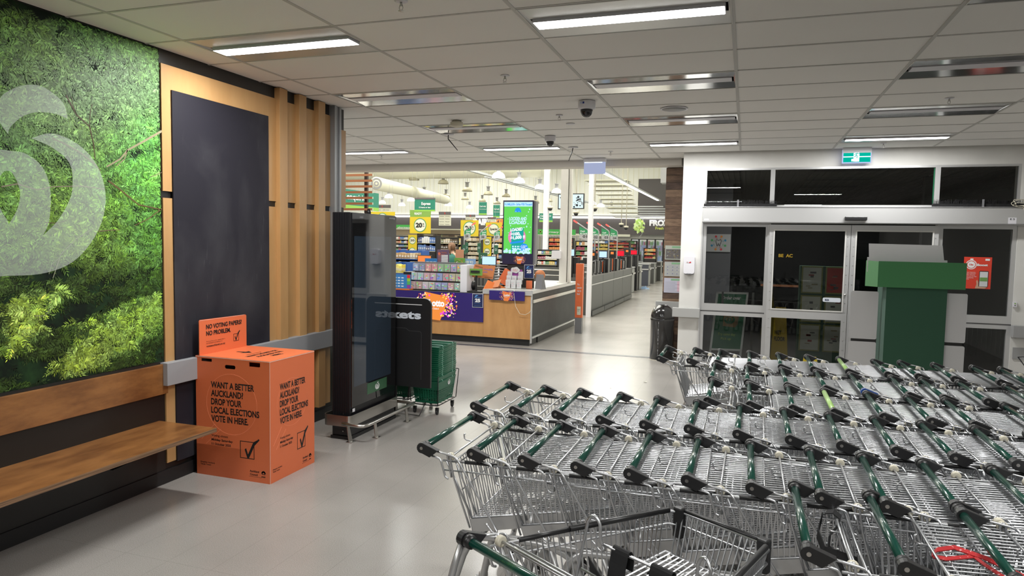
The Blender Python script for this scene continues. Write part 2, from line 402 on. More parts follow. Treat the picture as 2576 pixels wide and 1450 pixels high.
fl = MB().box(-32, -5, -.1, 4.3, 10.5, 0).box(-32, 10.5, -.1, -.92, 48, 0).build('floor', 'floor'); struct(fl)
MB().box(-8.6, 11.235, 0, -1.25, 11.355, .0025).build('threshold_strip', mat('strip_vinyl', (.06, .065, .085), .3), fl)
grd = struct(MB().box(-.92, 10.5, -.1, 14, 46, -.01).build('ground', 'night_asphalt'))

# ---- ceiling
GX, GY = -.1237, 4.4677
cl = struct(MB().box(-8.7, -5, H+.06, 4.3, 11.4, H+.12).build('ceiling', 'white_paint'))
fix = set(LIT+UNLIT)
def cell(cx, cy): return any(abs(cx-a) < .3 and abs(cy-b) < .2 for a, b in fix)
tile0 = None; rest = MB(); gridm = MB()
for i in range(-7, 5):
    for j in range(-16, 12):
        x0 = GX+1.2*i-1.2; y0 = GY+.6*j; x1 = x0+1.2; y1 = y0+.6
        if i == -7 and False: continue
        if x0 > -1.0 and y1 > 10.5: continue
        if x1 < -4.1 and y0 < 6.3: continue
        y1c = min(y1, 11.16)
        if x0 < -4.05 < x1 and y0 < 6.2: xa = -4.045
        else: xa = x0+.006
        cx, cy = (x0+x1)/2, (y0+y1)/2
        if cell(cx, cy): continue
        full = xa == x0+.006 and y1c == y1
        vis = any(inframe((a, b, H), 10) for a in (x0, cx, x1) for b in (y0, cy, y1)) and cy > 2.6
        if not vis: rest.box(xa, y0+.006, H+.004, x1-.006, y1c-.006, H+.02); continue
        if full:
            if tile0 is None:
                tile0 = MB().box(-.594, -.294, .004, .594, .294, .02).mesh('ceiling_tile', M['tile'])
            o = bpy.data.objects.new('ceiling_tile', tile0); COL.objects.link(o); o.parent = cl; o.location = (cx, cy, H+random.choice((0, 0, 0, .0015)))
        else: MB().box(xa, y0+.006, H+.004, x1-.006, y1c-.006, H+.02).build('ceiling_tile', 'tile', cl)
tag(rest.build('ceiling_tiles_behind', 'tile', cl), kind='stuff')
for i in range(-8, 5):
    x = GX+1.2*i
    if x > 4.3: continue
    ye = 11.17 if x < -1 else 10.48; ys = -5 if x > -4.05 else 6.42
    gridm.box(x-.012, ys, H, x+.012, ye, H+.012)
for j in range(-16, 12):
    y = GY+.6*j; xs = -4.05 if y < 6.3 else -8.6; xe = 4.25 if y < 10.48 else -1.0
    gridm.box(xs, y-.009, H+.0005, xe, y+.009, H+.0125)
tag(gridm.build('ceiling_grid', 'grid', cl), kind='stuff')

# ---- ceiling light panels
def panel(lit):
    t = thing('ceiling_light', 'x', 'ceiling light', local=True)
    m = MB()
    for s in (-1, 1):
        m.add([(-.592, s*.288, 0), (.592, s*.288, 0), (.575, s*.075, .010), (-.575, s*.075, .010)], [(0, 1, 2, 3) if s > 0 else (3, 2, 1, 0)])
    for s in (-1, 1): m.add([(s*.592, -.288, 0), (s*.592, .288, 0), (s*.575, .075, .010), (s*.575, -.075, .010)], [(0, 1, 2, 3) if s < 0 else (3, 2, 1, 0)])
    m.build('reflector', 'panel_silver' if lit else 'mirror', t)
    f = MB().box(-.594, -.294, -.003, .594, -.286, .05).box(-.594, .286, -.003, .594, .294, .05).box(-.594, -.294, -.003, -.588, .294, .05).box(.588, -.294, -.003, .594, .294, .05)
    f.build('frame', 'white_paint', t)
    MB().box(-.56, -.07, .004 if not lit else -.010, .56, .07, .05).build('diffuser_housing' if lit else 'diffuser', 'white_plastic', t)
    if lit: MB().add([(-.555, -.068, -.0115), (-.555, .068, -.0115), (.555, .068, -.0115), (.555, -.068, -.0115)], [(0, 1, 2, 3)]).build('diffuser', 'strip', t)
    return t
pl, pu = panel(True), panel(False)
lab = {(-3.12, 4.17): 'lit ceiling light above the chalkboard wall', (-.72, 4.17): 'large lit ceiling light nearest the camera, top centre', (-5.52, 9.57): 'lit ceiling light half hidden past the end of the wooden wall',
       (-3.12, 9.57): 'lit ceiling light over the opening to the shop, left of the blank exit sign', (-.72, 9.57): 'lit ceiling light above the white wall corner', (1.68, 9.57): 'lit ceiling light directly above the green exit sign'}
lau = {(-3.12, 5.97): 'unlit mirrored ceiling light above the end of the wooden wall', (-.72, 5.97): 'larger unlit mirrored ceiling light at ceiling centre', (1.68, 5.97): 'unlit ceiling light cut off by the right edge of the photo',
       (-3.12, 7.77): 'unlit ceiling light beside the smoke detector, tinted by screen reflections', (-.72, 7.77): 'unlit mirrored ceiling light behind the round ceiling speaker', (1.68, 7.77): 'unlit mirrored ceiling light beyond a sprinkler at upper right'}
first = {True: pl, False: pu}
for L_, lit, dd in ((LIT, True, lab), (UNLIT, False, lau)):
    for k, p in enumerate(L_):
        l = dd.get(p, '%s ceiling light panel behind the camera, %s from it' % ('lit' if lit else 'unlit', ORD[k]))
        o = first[lit] if k == 0 else dup(first[lit])
        o.location = (p[0], p[1], H); o['label'] = l; o['group'] = 'square-set light panels in the tiled ceiling'

# ---- left wall
wl = struct(MB().box(-4.25, -5, 0, -4.052, 6.40, H+.02).build('wall_left', 'dark_panel'))
MB().box(-4.052, -3, .10, -4.046, 3.975, .93).build('lower_panel', 'dark_panel', wl)
MB().box(-4.052, -3, 0, -4.036, 6.40, .10).build('skirting', 'black_paint', wl)
for (y0, y1, z0, z1) in ((3.985, 5.27, .15, 2.125), (3.985, 5.27, 2.175, 3.09), (5.385, 5.56, .15, 2.125), (5.385, 5.56, 2.175, 3.09), (5.67, 5.87, .15, 2.125), (5.67, 5.87, 2.175, 3.09), (5.975, 6.13, .15, 2.125), (5.975, 6.13, 2.175, 3.09), (6.25, 6.42, .15, 2.125), (6.25, 6.42, 2.175, 2.98)):
    MB().box(-4.052, y0+.0015, z0, -4.038, y1-.0015, z1).build('ply_panel', 'ply', wl)
for y in (5.27, 5.557, 5.867): MB().box(-4.052, y, .15, -3.995, y+.112, H-.004).build('ply_batten', 'ply', wl, bevel=.0015)
tr = struct(MB().box(-4.06, 6.13, .90, -3.985, 6.16, H).box(-4.06, 6.16, .90, -4.0, 6.22, H).box(-4.06, 6.22, .90, -3.985, 6.25, H).build('trim_1', mat('steel_channel', (.33, .34, .35), .4, metal=.4)))
struct(MB().box(-8.8, 6.2, 0, -8.6, 11.3, H).build('wall_side', 'white_paint'))  # unseen side wall, added to enclose the lobby's light
struct(MB().box(-8.7, 6.3, 0, -4.25, 6.40, H).build('wall_inner', 'white_paint'))
struct(MB().box(-4.25, -5.1, 0, 4.3, -4.9, H+.1).build('wall_rear', 'rear_dark'))
struct(MB().box(4.2, -5, 0, 4.35, 10.5, H+.1).build('wall_right', 'white_paint'))
br = tag(MB().box(-4.052, 3.945, .745, -3.98, 6.42, .915).build('bumper_rail', 'rail_blue', bevel=.004), 'long grey bumper rail along the wooden wall behind the orange box', 'rail')

# chalkboard
cb = tag(MB().box(-4.038, 4.072, .14, -4.026, 5.155, 2.915).build('chalkboard', 'chalk'), 'tall smudged black chalkboard panel set in the plywood wall', 'chalkboard')

# ================================================================== MURAL (a flat print on the wall)
mu = thing('wall_mural', 'floor-to-ceiling print of bright green leafy branches with a pale round emblem', 'mural', (-4.05, 2, .93))
XM = -4.044; MY0, MY1, MZ0, MZ1 = .6, 3.975, .925, 3.185
MB().box(-4.052, MY0, MZ0, XM, MY1, MZ1, None).build('backing', mat('mural_shade', (.006, .012, .007), .7, spec=.15, noise=((.018, .05, .016), (5, 5, 5), 6, .42, .7)), mu)
rg = np.random.RandomState(5)
def sm(a, b, x): t = max(0, min(1, (x-a)/(b-a))); return t*t*(3-2*t)
def nz(x, y, s=0):
    return .5+.5*math.sin(x*2.1+s+1.7*math.sin(y*1.9+s*1.3))*math.cos(y*2.7-s+1.3*math.sin(x*2.3+s))
DK = ((64, 81, 34, 13, .1), (30, 210, 26, 15, .1), (128, 77, 18, 10, .2), (85, 197, 22, 8, .4), (60, 8, 120, 16, .35), (328, 378, 60, 13, -.3), (98, 398, 40, 11, .1), (165, 405, 30, 14, .2), (252, 573, 26, 16, .2), (141, 462, 34, 10, .1), (350, 520, 30, 8, .3),
      (30, 645, 40, 20, .1), (120, 690, 105, 20, -.1), (250, 712, 70, 17, -.3), (149, 790, 72, 34, -.4), (245, 762, 50, 24, -.4), (15, 915, 90, 42, 0), (95, 925, 110, 40, -.1), (388, 900, 26, 30, 0), (190, 860, 40, 22, -.6), (235, 645, 40, 10, -.5), (10, 770, 20, 40, 0), (330, 690, 50, 12, -.4))
LT = ((300, 830, 150, 50, -.45), (385, 775, 60, 45, -.4), (200, 905, 80, 26, -.3), (60, 770, 75, 34, -.45), (40, 845, 80, 26, -.6), (110, 740, 60, 20, -.3), (215, 812, 40, 10, .1))
def ell(px, py, L_):
    d = 0.
    for cx, cy, rx, ry, an in L_:
        c, s_ = math.cos(an), math.sin(an); dx, dy = px-cx, py-cy; d = max(d, 1-sm(.7, 1.15, math.hypot((dx*c+dy*s_)/rx, (-dx*s_+dy*c)/ry)))
    return d
def gaps(y, z):     # dark hollows between the sprays of the picture
    px, py, _ = proj((-4.05, y, z)); return max(0, ell(px, py, DK)-ell(px, py, LT)) if px > -60 else .3
def tone(y, z):
    px, py, _ = proj((-4.05, y, z)); lt = ell(px, py, LT)
    haze = .95*math.exp(-(((px-290)/190)**2+((py-215)/110)**2))+.45*math.exp(-(((px-120)/200)**2+((py-300)/160)**2))
    low = sm(590, 720, py)
    br = .52+.20*math.exp(-(((px-370)/70)**2+((py-370)/150)**2))-.30*(1-sm(0, 70, py))-.38*low*(1-lt)+.42*lt
    hue = .45+.35*nz(y*1.5, z*1.5, 2)-.35*math.exp(-(((px-370)/80)**2+((py-420)/260)**2))+.35*lt
    return min(1, haze), max(.1, br), max(0, hue)
leaf = MB()
cnt = 0
def spray(y, z, ang, L, n, base, dark):
    global cnt
    dy, dz = math.cos(ang), math.sin(ang)
    for k in range(n):
        t = (k+1)/n
        sy, sz = y+dy*L*t, z+dz*L*t
        for side in ((-1, 1) if k < n-1 else (0,)):
            a = ang+side*(.95-.25*t)+rg.uniform(-.25, .25)-.12
            ll = L*.50*(1-.45*t)*rg.uniform(.75, 1.25); w = ll*.145
            cy, cz = math.cos(a), math.sin(a)
            px, pz = -cz*w, cy*w
            m1 = .42
            pts = ((sy, sz), (sy+cy*ll*m1+px, sz+cz*ll*m1+pz), (sy+cy*ll, sz+cz*ll), (sy+cy*ll*m1-px, sz+cz*ll*m1-pz))
            if any(not (MY0 < q[0] < MY1 and MZ0 < q[1] < MZ1) for q in pts): continue
            cnt += 1
            x = XM+.0004+.0030*cnt/60000.
            f = rg.uniform(.35, 1.4)*(1 if side >= 0 else .7)
            c = tuple(min(1, b*f) for b in base)
            leaf.add([(x, p[0], p[1]) for p in pts], [(0, 1, 2, 3)], c)
for layer in range(4):
    n = (2300, 2800, 3400, 1600)[layer]
    for _ in range(n):
        y = rg.uniform(2.55, 3.99) if rg.rand() < .93 else rg.uniform(.6, 2.6); z = rg.uniform(.92, 3.2)
        g = gaps(y, z)
        if layer >= 1 and g > .3: continue
        if layer < 1 and rg.rand() < g*.8: continue
        haze, b, hy = tone(y, z)
        k = (.55, .95, 1.55, 2.15)[layer]*b*rg.uniform(.7, 1.3)*(1-.75*g)
        if layer == 3 and nz(y*2.4, z*3.1, 1) < .45: continue
        col = Vector((.085+.19*hy, .42, .04+.06*rg.rand()))*k
        col = col.lerp(Vector((.27, .44, .22))*(.65+.45*rg.rand()), .75*haze)
        down = -.35 if rg.rand() < .6 else -2.6
        spray(y, z, down+rg.uniform(-.7, .7), rg.uniform(.045, .105), 6 if layer else 5, tuple(col), 0)
tag(leaf.build('printed_leaves', 'printed', mu), kind='stuff')
def W2(px, py): p = onx(px, py, -4.05); return (p.y, p.z)
brn = MB()
for pts, r, c in (([(163, 240), (190, 290), (222, 318), (232, 360), (236, 400)], 3.2, (.07, .045, .02)), ([(222, 318), (224, 285), (229, 262)], 1.8, (.07, .05, .02)), ([(176, 243), (182, 270), (190, 290)], 1.4, (.07, .05, .02)),
                  ([(404, 330), (360, 355), (318, 378), (300, 400), (265, 420)], 4.5, (.30, .26, .16)), ([(318, 378), (310, 400), (290, 418)], 2.5, (.26, .22, .13)),
                  ([(0, 470), (40, 463), (90, 478), (130, 470), (200, 468), (260, 476)], 2.5, (.22, .20, .13)), ([(270, 455), (300, 478), (345, 515), (404, 528)], 3.5, (.12, .08, .035)), ([(404, 525), (372, 550), (335, 568)], 2.2, (.15, .11, .05)),
                  ([(244, 582), (270, 580), (298, 578)], 2, (.16, .12, .07)), ([(110, 560), (140, 562), (165, 555)], 1.8, (.10, .08, .04)), ([(130, 700), (150, 640), (190, 600), (232, 575)], 1.6, (.24, .26, .17)), ([(120, 690), (127, 665), (145, 650)], 1.2, (.24, .26, .17)),
                  ([(376, 445), (390, 440), (404, 434)], 1.8, (.18, .14, .09)), ([(128, 348), (160, 362), (200, 385), (232, 410), (250, 430)], 3.2, (.16, .14, .08)), ([(85, 795), (110, 795), (128, 770)], 1.2, (.3, .3, .2))):
    P = [W2(*p) for p in pts]; rr = r*.0017
    brn_pts = [Vector((XM+.0050, a, b)) for a, b in P]
    # flat ribbon
    vs = []; 
    for i, p in enumerate(brn_pts):
        t = (brn_pts[min(i+1, len(P)-1)]-brn_pts[max(i-1, 0)]).normalized(); s_ = X_.cross(t)*rr*(1-.5*i/len(P)); vs += [p-s_, p+s_]
    brn.add(vs, [(2*i, 2*i+1, 2*i+3, 2*i+2) for i in range(len(P)-1)], c)
brn.build('printed_branches', 'printed', mu)
# round emblem, also used on the A-board, baskets and kiosk: outline measured in picture pixels, mirrored about its axis
EA = 17
half = [(17, 379), (56, 385), (94, 410), (115, 445), (124, 492), (120, 556), (105, 592), (141, 556), (171, 504), (179, 462), (171, 410), (128, 372), (75, 348), (128, 336), (192, 363), (240, 415), (262, 487), (252, 560), (215, 625), (165, 668), (95, 690), (17, 694)]
sharp = {6, 12, 0, 21}
hole_h = [(17, 430), (28, 437), (41, 462), (47, 492), (38, 530), (17, 566)]
leafp = [(17, 338), (21, 322), (47, 297), (78, 284), (110, 283), (140, 288), (167, 300), (160, 268), (141, 244), (110, 222), (85, 214), (50, 216), (20, 228), (0, 242), (-12, 270), (-8, 300), (3, 320)]
def smooth(P, sharp=(), n=4, closed=False):
    out = []; k = len(P)
    for i in range(k if closed else k-1):
        p1, p2 = P[i], P[(i+1) % k]
        p0 = p1 if i in sharp else P[(i-1) % k if closed else max(i-1, 0)]; q = (i+1) % k
        p3 = p2 if q in sharp else P[(i+2) % k if closed else min(i+2, k-1)]
        for j in range(n):
            t = j/n
            out.append(tuple(.5*((2*p1[a])+(-p0[a]+p2[a])*t+(2*p0[a]-5*p1[a]+4*p2[a]-p3[a])*t*t+(-p0[a]+3*p1[a]-3*p2[a]+p3[a])*t**3) for a in (0, 1)))
    if not closed: out.append(P[-1])
    return out
hs = smooth(half, sharp); hh = smooth(hole_h)
def wy(pt):   # to wall coordinates with mirroring done in wall space
    return W2(*pt)
ay = W2(EA, 480)[0]
def mirror_loop(pts):
    w = [wy(p) for p in pts]; m = [(2*ay-y, z) for y, z in w[::-1]]
    return w+m[1:-1]
EMB = [[mirror_loop(hs), mirror_loop(hh)], [[wy(p) for p in smooth(leafp, {0, 6}, 3, True)]]]
ec = (ay, W2(17, 470)[1])
EMN = [[[((y-ec[0])/.5, (z-ec[1])/.5) for y, z in l] for l in grp] for grp in EMB]     # normalised, about +-1
def emblem(p, R, U, r, material, parent, d=.0008, name='emblem'):
    m = MB()
    for grp in EMN: m.prism([[(x*r, y*r) for x, y in l] for l in grp], p, R, U, d)
    return m.build(name, material, parent)
veil = bpy.data.materials.new('emblem_veil'); veil.use_nodes = True; nt = veil.node_tree; b_ = nt.nodes['Principled BSDF']; b_.inputs['Base Color'].default_value = (.85, .95, .86, 1); b_.inputs['Roughness'].default_value = .5
t_ = nt.nodes.new('ShaderNodeBsdfTransparent'); x_ = nt.nodes.new('ShaderNodeMixShader'); x_.inputs[0].default_value = .27
nt.links.new(t_.outputs[0], x_.inputs[1]); nt.links.new(b_.outputs[0], x_.inputs[2]); nt.links.new(x_.outputs[0], nt.nodes['Material Output'].inputs[0])
m = MB()
for grp in EMB: m.prism(grp, (XM+.0062, 0, 0), Y_, Z_, 0)
m.build('emblem', veil, mu, label='pale translucent round emblem on the leaf print')

# ================================================================== DOOR WALL (Y 10.48)
YD = 10.48
wb = MB()
wb.box(-.91, YD, 0, -.60, YD+.22, H+.02).box(-.91, YD+.22, 0, -.80, 11.9, H+.02).box(-.60, YD, 2.955, 3.29, YD+.22, H+.02).box(3.29, YD, 0, 4.3, YD+.22, H+.02)
wbk = struct(wb.build('wall_back', 'white_paint'))
def frame_rect(m, x0, z0, x1, z1, w, y0, y1, wb_=None):
    wb_ = wb_ or w
    m.box(x0, y0, z0, x0+w, y1, z1).box(x1-w, y0, z0, x1, y1, z1).box(x0+w, y0, z1-w, x1-w, y1, z1).box(x0+w, y0, z0, x1-w, y1, z0+wb_)
def window(idx, x0, z0, x1, z1, w=.03, y=YD-.0, name='window'):
    m = MB(); frame_rect(m, x0, z0, x1, z1, w, y+.0, y+.06)
    o = struct(m.build('%s_%d' % (name, idx), 'alu'))
    MB().box(x0+w, y+.03, z0+w, x1-w, y+.036, z1-w).build('pane', 'glass', o); return o
window(1, -.60, 2.40, .325, 2.955); window(2, .325, 2.40, 2.36, 2.955); window(3, 2.36, 2.40, 3.29, 2.955)
MB().box(2.318, YD+.032, 2.43, 2.328, YD+.05, 2.92).build('edge_seal', mat('green_seal', (.01, .30, .12), .4), bpy.data.objects['window_2'])
# operator header
hd = thing('door_operator', 'wide aluminium sliding-door header beam with a black sensor', 'door header', (1.35, YD, 2.18))
MB().box(-.61, YD-.14, 2.17, 3.42, YD+.02, 2.40).build('housing', 'alu', hd, bevel=.006)
MB().box(-.61, YD-.145, 2.386, 3.42, YD-.14, 2.395).box(-.61, YD-.145, 2.178, 3.42, YD-.14, 2.184).build('edge_strip', 'alu_dark', hd)
MB().box(1.25, YD-.205, 2.215, 1.52, YD-.14, 2.265).build('sensor', 'black_plastic', hd, bevel=.008, label='black motion sensor')
st = MB().box(3.135, YD-.1415, 2.185, 3.225, YD-.14, 2.265).build('sticker', 'white_plastic', hd)
text('E S', (3.155, YD-.1415, 2.235), X_, Z_, .02, 'ink', hd, .05, bold=.02)
for xx, s in ((-.55, 1),): MB().box(xx-.03, YD-.142, 2.20, xx+.03, YD-.14, 2.225).build('sticker', 'white_plastic', hd)
# brush strips
def brushes(x0, x1, z0, label):
    m = MB(); n = int((x1-x0)*420)
    rg2 = np.random.RandomState(3)
    m.box(x0, YD-.05, z0, x1, YD-.03, z0+.045)
    for k in range(n):
        x = x0+(x1-x0)*rg2.rand(); zt = z0+.07+.035*rg2.rand(); dx = rg2.uniform(-.008, .008); y = YD-.045+rg2.uniform(-.02, .02)
        zb = z0+rg2.choice((.0, .04))
        m.add([(x-.0012, y, zb), (x+.0012, y, zb), (x+dx+.0008, y, zt if zb else z0+.06), (x+dx-.0008, y, zt if zb else z0+.06)], [(0, 1, 2, 3)])
    t = thing('bird_brush', label, 'brush strip', ((x0+x1)/2, YD-.04, z0)); m.build('bristles', 'brush', t); return t
b1 = brushes(-.60, .39, 2.40, 'black bristle strip on the door header, left, under the small window')
b2 = brushes(2.30, 3.33, 2.40, 'black bristle strip on the door header, right side')
for t, xs in ((b1, (-.13,)), (b2, (2.87,))):
    MB().box(xs[0]-.012, YD-.075, 2.40, xs[0]+.012, YD-.07, 2.50).build('tie', 'grey_plastic', t)

# side lights and sliding doors
def sidelight(i, x0, x1):
    m = MB(); frame_rect(m, x0, .895, x1, 2.17, .05, YD+.01, YD+.075, .10)
    frame_rect(m, x0, .05, x1, .875, .05, YD+.01, YD+.075, .08); m.box(x0, YD+.02, .875, x1, YD+.06, .895)
    o = struct(m.build('window_%d' % i, 'alu'))
    MB().box(x0, YD+.014, .862, x1, YD+.022, .905).build('gap_shadow', 'alu_dark', o)
    MB().box(x0+.05, YD+.04, .99, x1-.05, YD+.046, 2.12).build('pane', 'glass', o)
    MB().box(x0+.05, YD+.04, .13, x1-.05, YD+.046, .825).build('pane', 'glass', o); return o
sidelight(4, -.60, .31); sidelight(5, 2.41, 3.29)
struct(MB().box(.285, YD-.01, .0, .325, YD+.09, 2.17).box(2.385, YD-.01, 0, 2.42, YD+.09, 2.17).build('trim_2', 'alu'))
def slider(i, x0, x1):
    m = MB(); frame_rect(m, x0, .05, x1, 2.155, .07, YD-.045, YD, .12); m.box(x0+.07, YD-.045, .84, x1-.07, YD, .965)
    o = struct(m.build('door_%d' % i, 'alu'))
    tr_ = MB(); frame_rect(tr_, x0+.055, 1.01-.055, x1-.055, 2.085, .016, YD-.052, YD-.045); tr_.build('bead', mat('alu_bright', (.72, .71, .68), .4, metal=.3), o)
    MB().box(x0+.07, YD-.02, .965, x1-.07, YD-.014, 2.085).build('pane', 'glass', o)
    MB().box(x0+.07, YD-.02, .17, x1-.07, YD-.014, .84).build('pane', 'glass', o)
    rv = MB()
    for k in range(14):
        for xx in (x0+.035, x1-.035): rv.disc((xx, YD-.045, .3+k*.13), X_, Z_, .005, .002, 8)
    rv.build('rivets', 'steel', o); return o
d1 = slider(1, .31, 1.351); d2 = slider(2, 1.357, 2.40)
MB().prism(rrect(1.04, 1.09, 1.27, 1.15, .02), (0, YD-.022, 0), X_, Z_, .001).build('door_sticker', 'pale_ink', d1)
text('ES', (1.07, YD-.024, 1.108), X_, Z_, .022, 'navy', d1, .05, bold=.02)
lk = MB().lathe([(.013, 0), (.013, .02)], (1.315, YD-.065, 1.20), 14, axis='y').build('lock', 'steel', d1)
struct(MB().box(-.62, YD-.012, 0, -.60, YD+.02, 2.17).build('trim_3', 'alu'))

# bumpers
def bumper(x0, x1, y0, y1, z0, z1, lb, m_='rail_grey'): return tag(MB().box(x0, y0, z0, x1, y1, z1).build('bumper_block', m_, bevel=.004), lb, 'bumper')
bumper(-.995, -.605, YD-.07, YD-.002, .78, .915, 'grey bumper block across the white wall end, left of the glass doors', mat('bumper_grey', (.42, .42, .41), .5))
bumper(-1.36, -.93, 11.40, 11.49, .80, .92, 'pale grey bumper block on the timber-clad pillar behind the bin', mat('bumper_grey2', (.36, .36, .355), .5))
bumper(3.285, 3.62, YD-.09, YD-.002, .735, .89, 'grey bumper block on the wall right of the doors', 'rail_grey')
tag(MB().box(3.32, YD-.012, .45, 3.5, YD-.001, .60).build('wall_vent', 'rail_grey'), 'grey square plate low on the wall at the right edge', 'plate')
# timber-clad pillar
pr_ = struct(MB().box(-1.25, 11.52, 0, -.905, 11.9, 3.3).build('wall_pillar', 'hall_dark'))
zz = .02; k = 0; rp = random.Random(2)
while zz < 3.08:
    hgt = .118; cut = rp.choice((0, 0, 0, rp.uniform(-1.08, -1.0)))
    mm = rp.choice(('wood_brown', 'wood_brown2', 'wood_brown', 'wood_brown3', 'wood_brown2'))
    MB().box(-1.265, 11.503+rp.uniform(0, .004), zz, -.912, 11.52, min(zz+hgt-.003, 3.09)).build('plank', mm, pr_)
    MB().box(-1.268, 11.52, zz, -1.25, 11.9, min(zz+hgt-.003, 3.09)).build('plank', mm, pr_); zz += hgt
# notices on the pillar
for i, (za, zb, lb, d) in enumerate(((1.60, 1.83, 'top notice on the timber pillar, dark diagram of trolleys', 1), (1.33, 1.565, 'middle notice on the timber pillar, grey with blue dots', 2), (1.06, 1.30, 'lowest notice on the timber pillar, pale lilac table', 3))):
    t = thing('notice', lb, 'notice', (-1.09, 11.5, za), group='notices on the timber pillar')
    x0, x1 = -1.245, -.985
    MB().box(x0, 11.494, za, x1, 11.500, zb).build('sheet', mat('notice_%d' % i, [(.45, .48, .42), (.42, .43, .42), (.50, .50, .60)][i], .3), t)
    MB().box(x0+.11, 11.492, zb-.04, x1-.01, 11.4945, zb-.012).build('heading', mat('notice_green%d' % i, (.22, .42, .24), .4), t)
    m = MB()
    if d == 1: m.box(x0+.012, 11.492, za+.015, x1-.012, 11.4945, zb-.06)
    m2 = MB(); rr = random.Random(i)
    if d == 1:
        for q in range(26): a = rr.uniform(x0+.02, x1-.05); c = rr.uniform(za+.02, zb-.08); m2.box(a, 11.4912, c, a+rr.uniform(.004, .03), 11.492, c+rr.uniform(.003, .012), rr.choice(((.35, .35, .33), (.1, .09, .05), (.3, .25, .1))))
        m.build('diagram', 'grey_sign', t)
    else:
        for q in range(9):
            c = za+.02+q*(zb-za-.07)/9; m2.box(x0+.015, 11.4935, c, x1-.02-(.06 if q % 3 else 0), 11.4942, c+.003, (.25, .25, .3))
        if d == 2:
            for a in (.05, .13, .2):
                for c in (.04, .1, .15): m2.disc((x0+a, 11.4935, za+c), X_, Z_, .006, .001, 10, (.03, .04, .3))
        else: m2.box(x1-.05, 11.4935, za+.02, x1-.012, 11.4941, zb-.05, (.62, .42, .50))
    m2.build('print', 'printed', t)
# soap dispenser on the white wall end
def dispenser(loc, lb, w=.155, h=.255, d=.10):
    t = thing('sanitiser_dispenser', lb, 'dispenser', loc)
    x, y, z = loc
    m = MB(); m.prism(rrect(x-w/2, z, x+w/2, z+h, .03), (0, y, 0), X_, Z_, d); m.build('cover', 'white_plastic', t, bevel=.012)
    MB().lathe([(w*.42, 0), (w*.44, .012), (w*.40, .02)], (x, y-.045, z-.012), 20).build('nozzle_tray', 'grey_plastic', t)
    m = MB().box(x-.035, y-d-.003, z+h*.62, x-.012, y-d-.001, z+h*.69, (.5, .4, .4)).add([(x-.008, y-d-.003, z+h*.62), (x+.028, y-d-.003, z+h*.62), (x+.028, y-d-.003, z+h*.69), (x+.012, y-d-.003, z+h*.69)], [(0, 1, 2, 3)], (.55, .04, .05))
    m.build('badge', 'printed', t); return t
dispenser((-.775, YD-.002, 1.425), 'white hand sanitiser dispenser with a red badge on the white wall end')
# exit signs
ex = thing('exit_sign', 'illuminated green running-man exit sign above the glass doors', 'exit sign', (1.365, YD-.10, 2.985))
MB().box(1.19, YD-.13, 3.12, 1.54, YD-.07, 3.19).build('bracket', 'white_plastic', ex)
MB().box(1.188, YD-.125, 2.985, 1.542, YD-.085, 3.165).build('body', 'exit_back', ex, bevel=.004)
yx = YD-.1265
MB().box(1.20, yx, 2.997, 1.53, yx+.002, 3.15).build('face', 'exit_green', ex)
m = MB().box(1.325, yx-.001, 3.005, 1.395, yx, 3.142); m.build('figure_panel', 'exit_white', ex)
m = MB().box(1.20, yx-.0015, 3.062, 1.53, yx-.001, 3.074); m.prism([(1.300, 3.008), (1.355, 3.008), (1.355, 3.0), (1.39, 3.024), (1.355, 3.048), (1.355, 3.04), (1.300, 3.04)], (0, yx-.001, 0), X_, Z_, .001)
m.build('light_bar', 'exit_white', ex)
m = MB().disc((1.368, yx-.001, 3.128), X_, Z_, .009, .001, 12)
for P in ([(1.366, 3.116), (1.355, 3.092)], [(1.366, 3.112), (1.385, 3.108), (1.394, 3.114)], [(1.362, 3.112), (1.345, 3.108), (1.335, 3.094)], [(1.355, 3.092), (1.368, 3.080), (1.366, 3.050)], [(1.355, 3.092), (1.350, 3.075), (1.332, 3.068)]):
    for a, b in zip(P, P[1:]):
        d = Vector((b[0]-a[0], 0, b[1]-a[1])); m.obox(((a[0]+b[0])/2, yx-.0015, (a[1]+b[1])/2), d.normalized(), d.normalized().cross(Y_), Y_, d.length+.006, .0085, .001)
m.build('running_figure', 'exit_green', ex)
e2 = thing('exit_sign', 'glowing exit sign seen from behind as a blank pale-blue panel over the shop opening', 'exit sign', (-2.33, 10.9, 2.94), group=None)
MB().box(-2.50, 10.88, 3.13, -2.15, 10.98, 3.19).build('bracket', 'white_plastic', e2)
MB().box(-2.495, 10.90, 2.945, -2.155, 10.95, 3.135).build('body', emat('exit_dim', (.42, .47, .68), .9), e2, bevel=.004)
MB().box(-2.485, 10.893, 3.118, -2.20, 10.90, 3.128).build('light_bar', 'exit_white', e2)
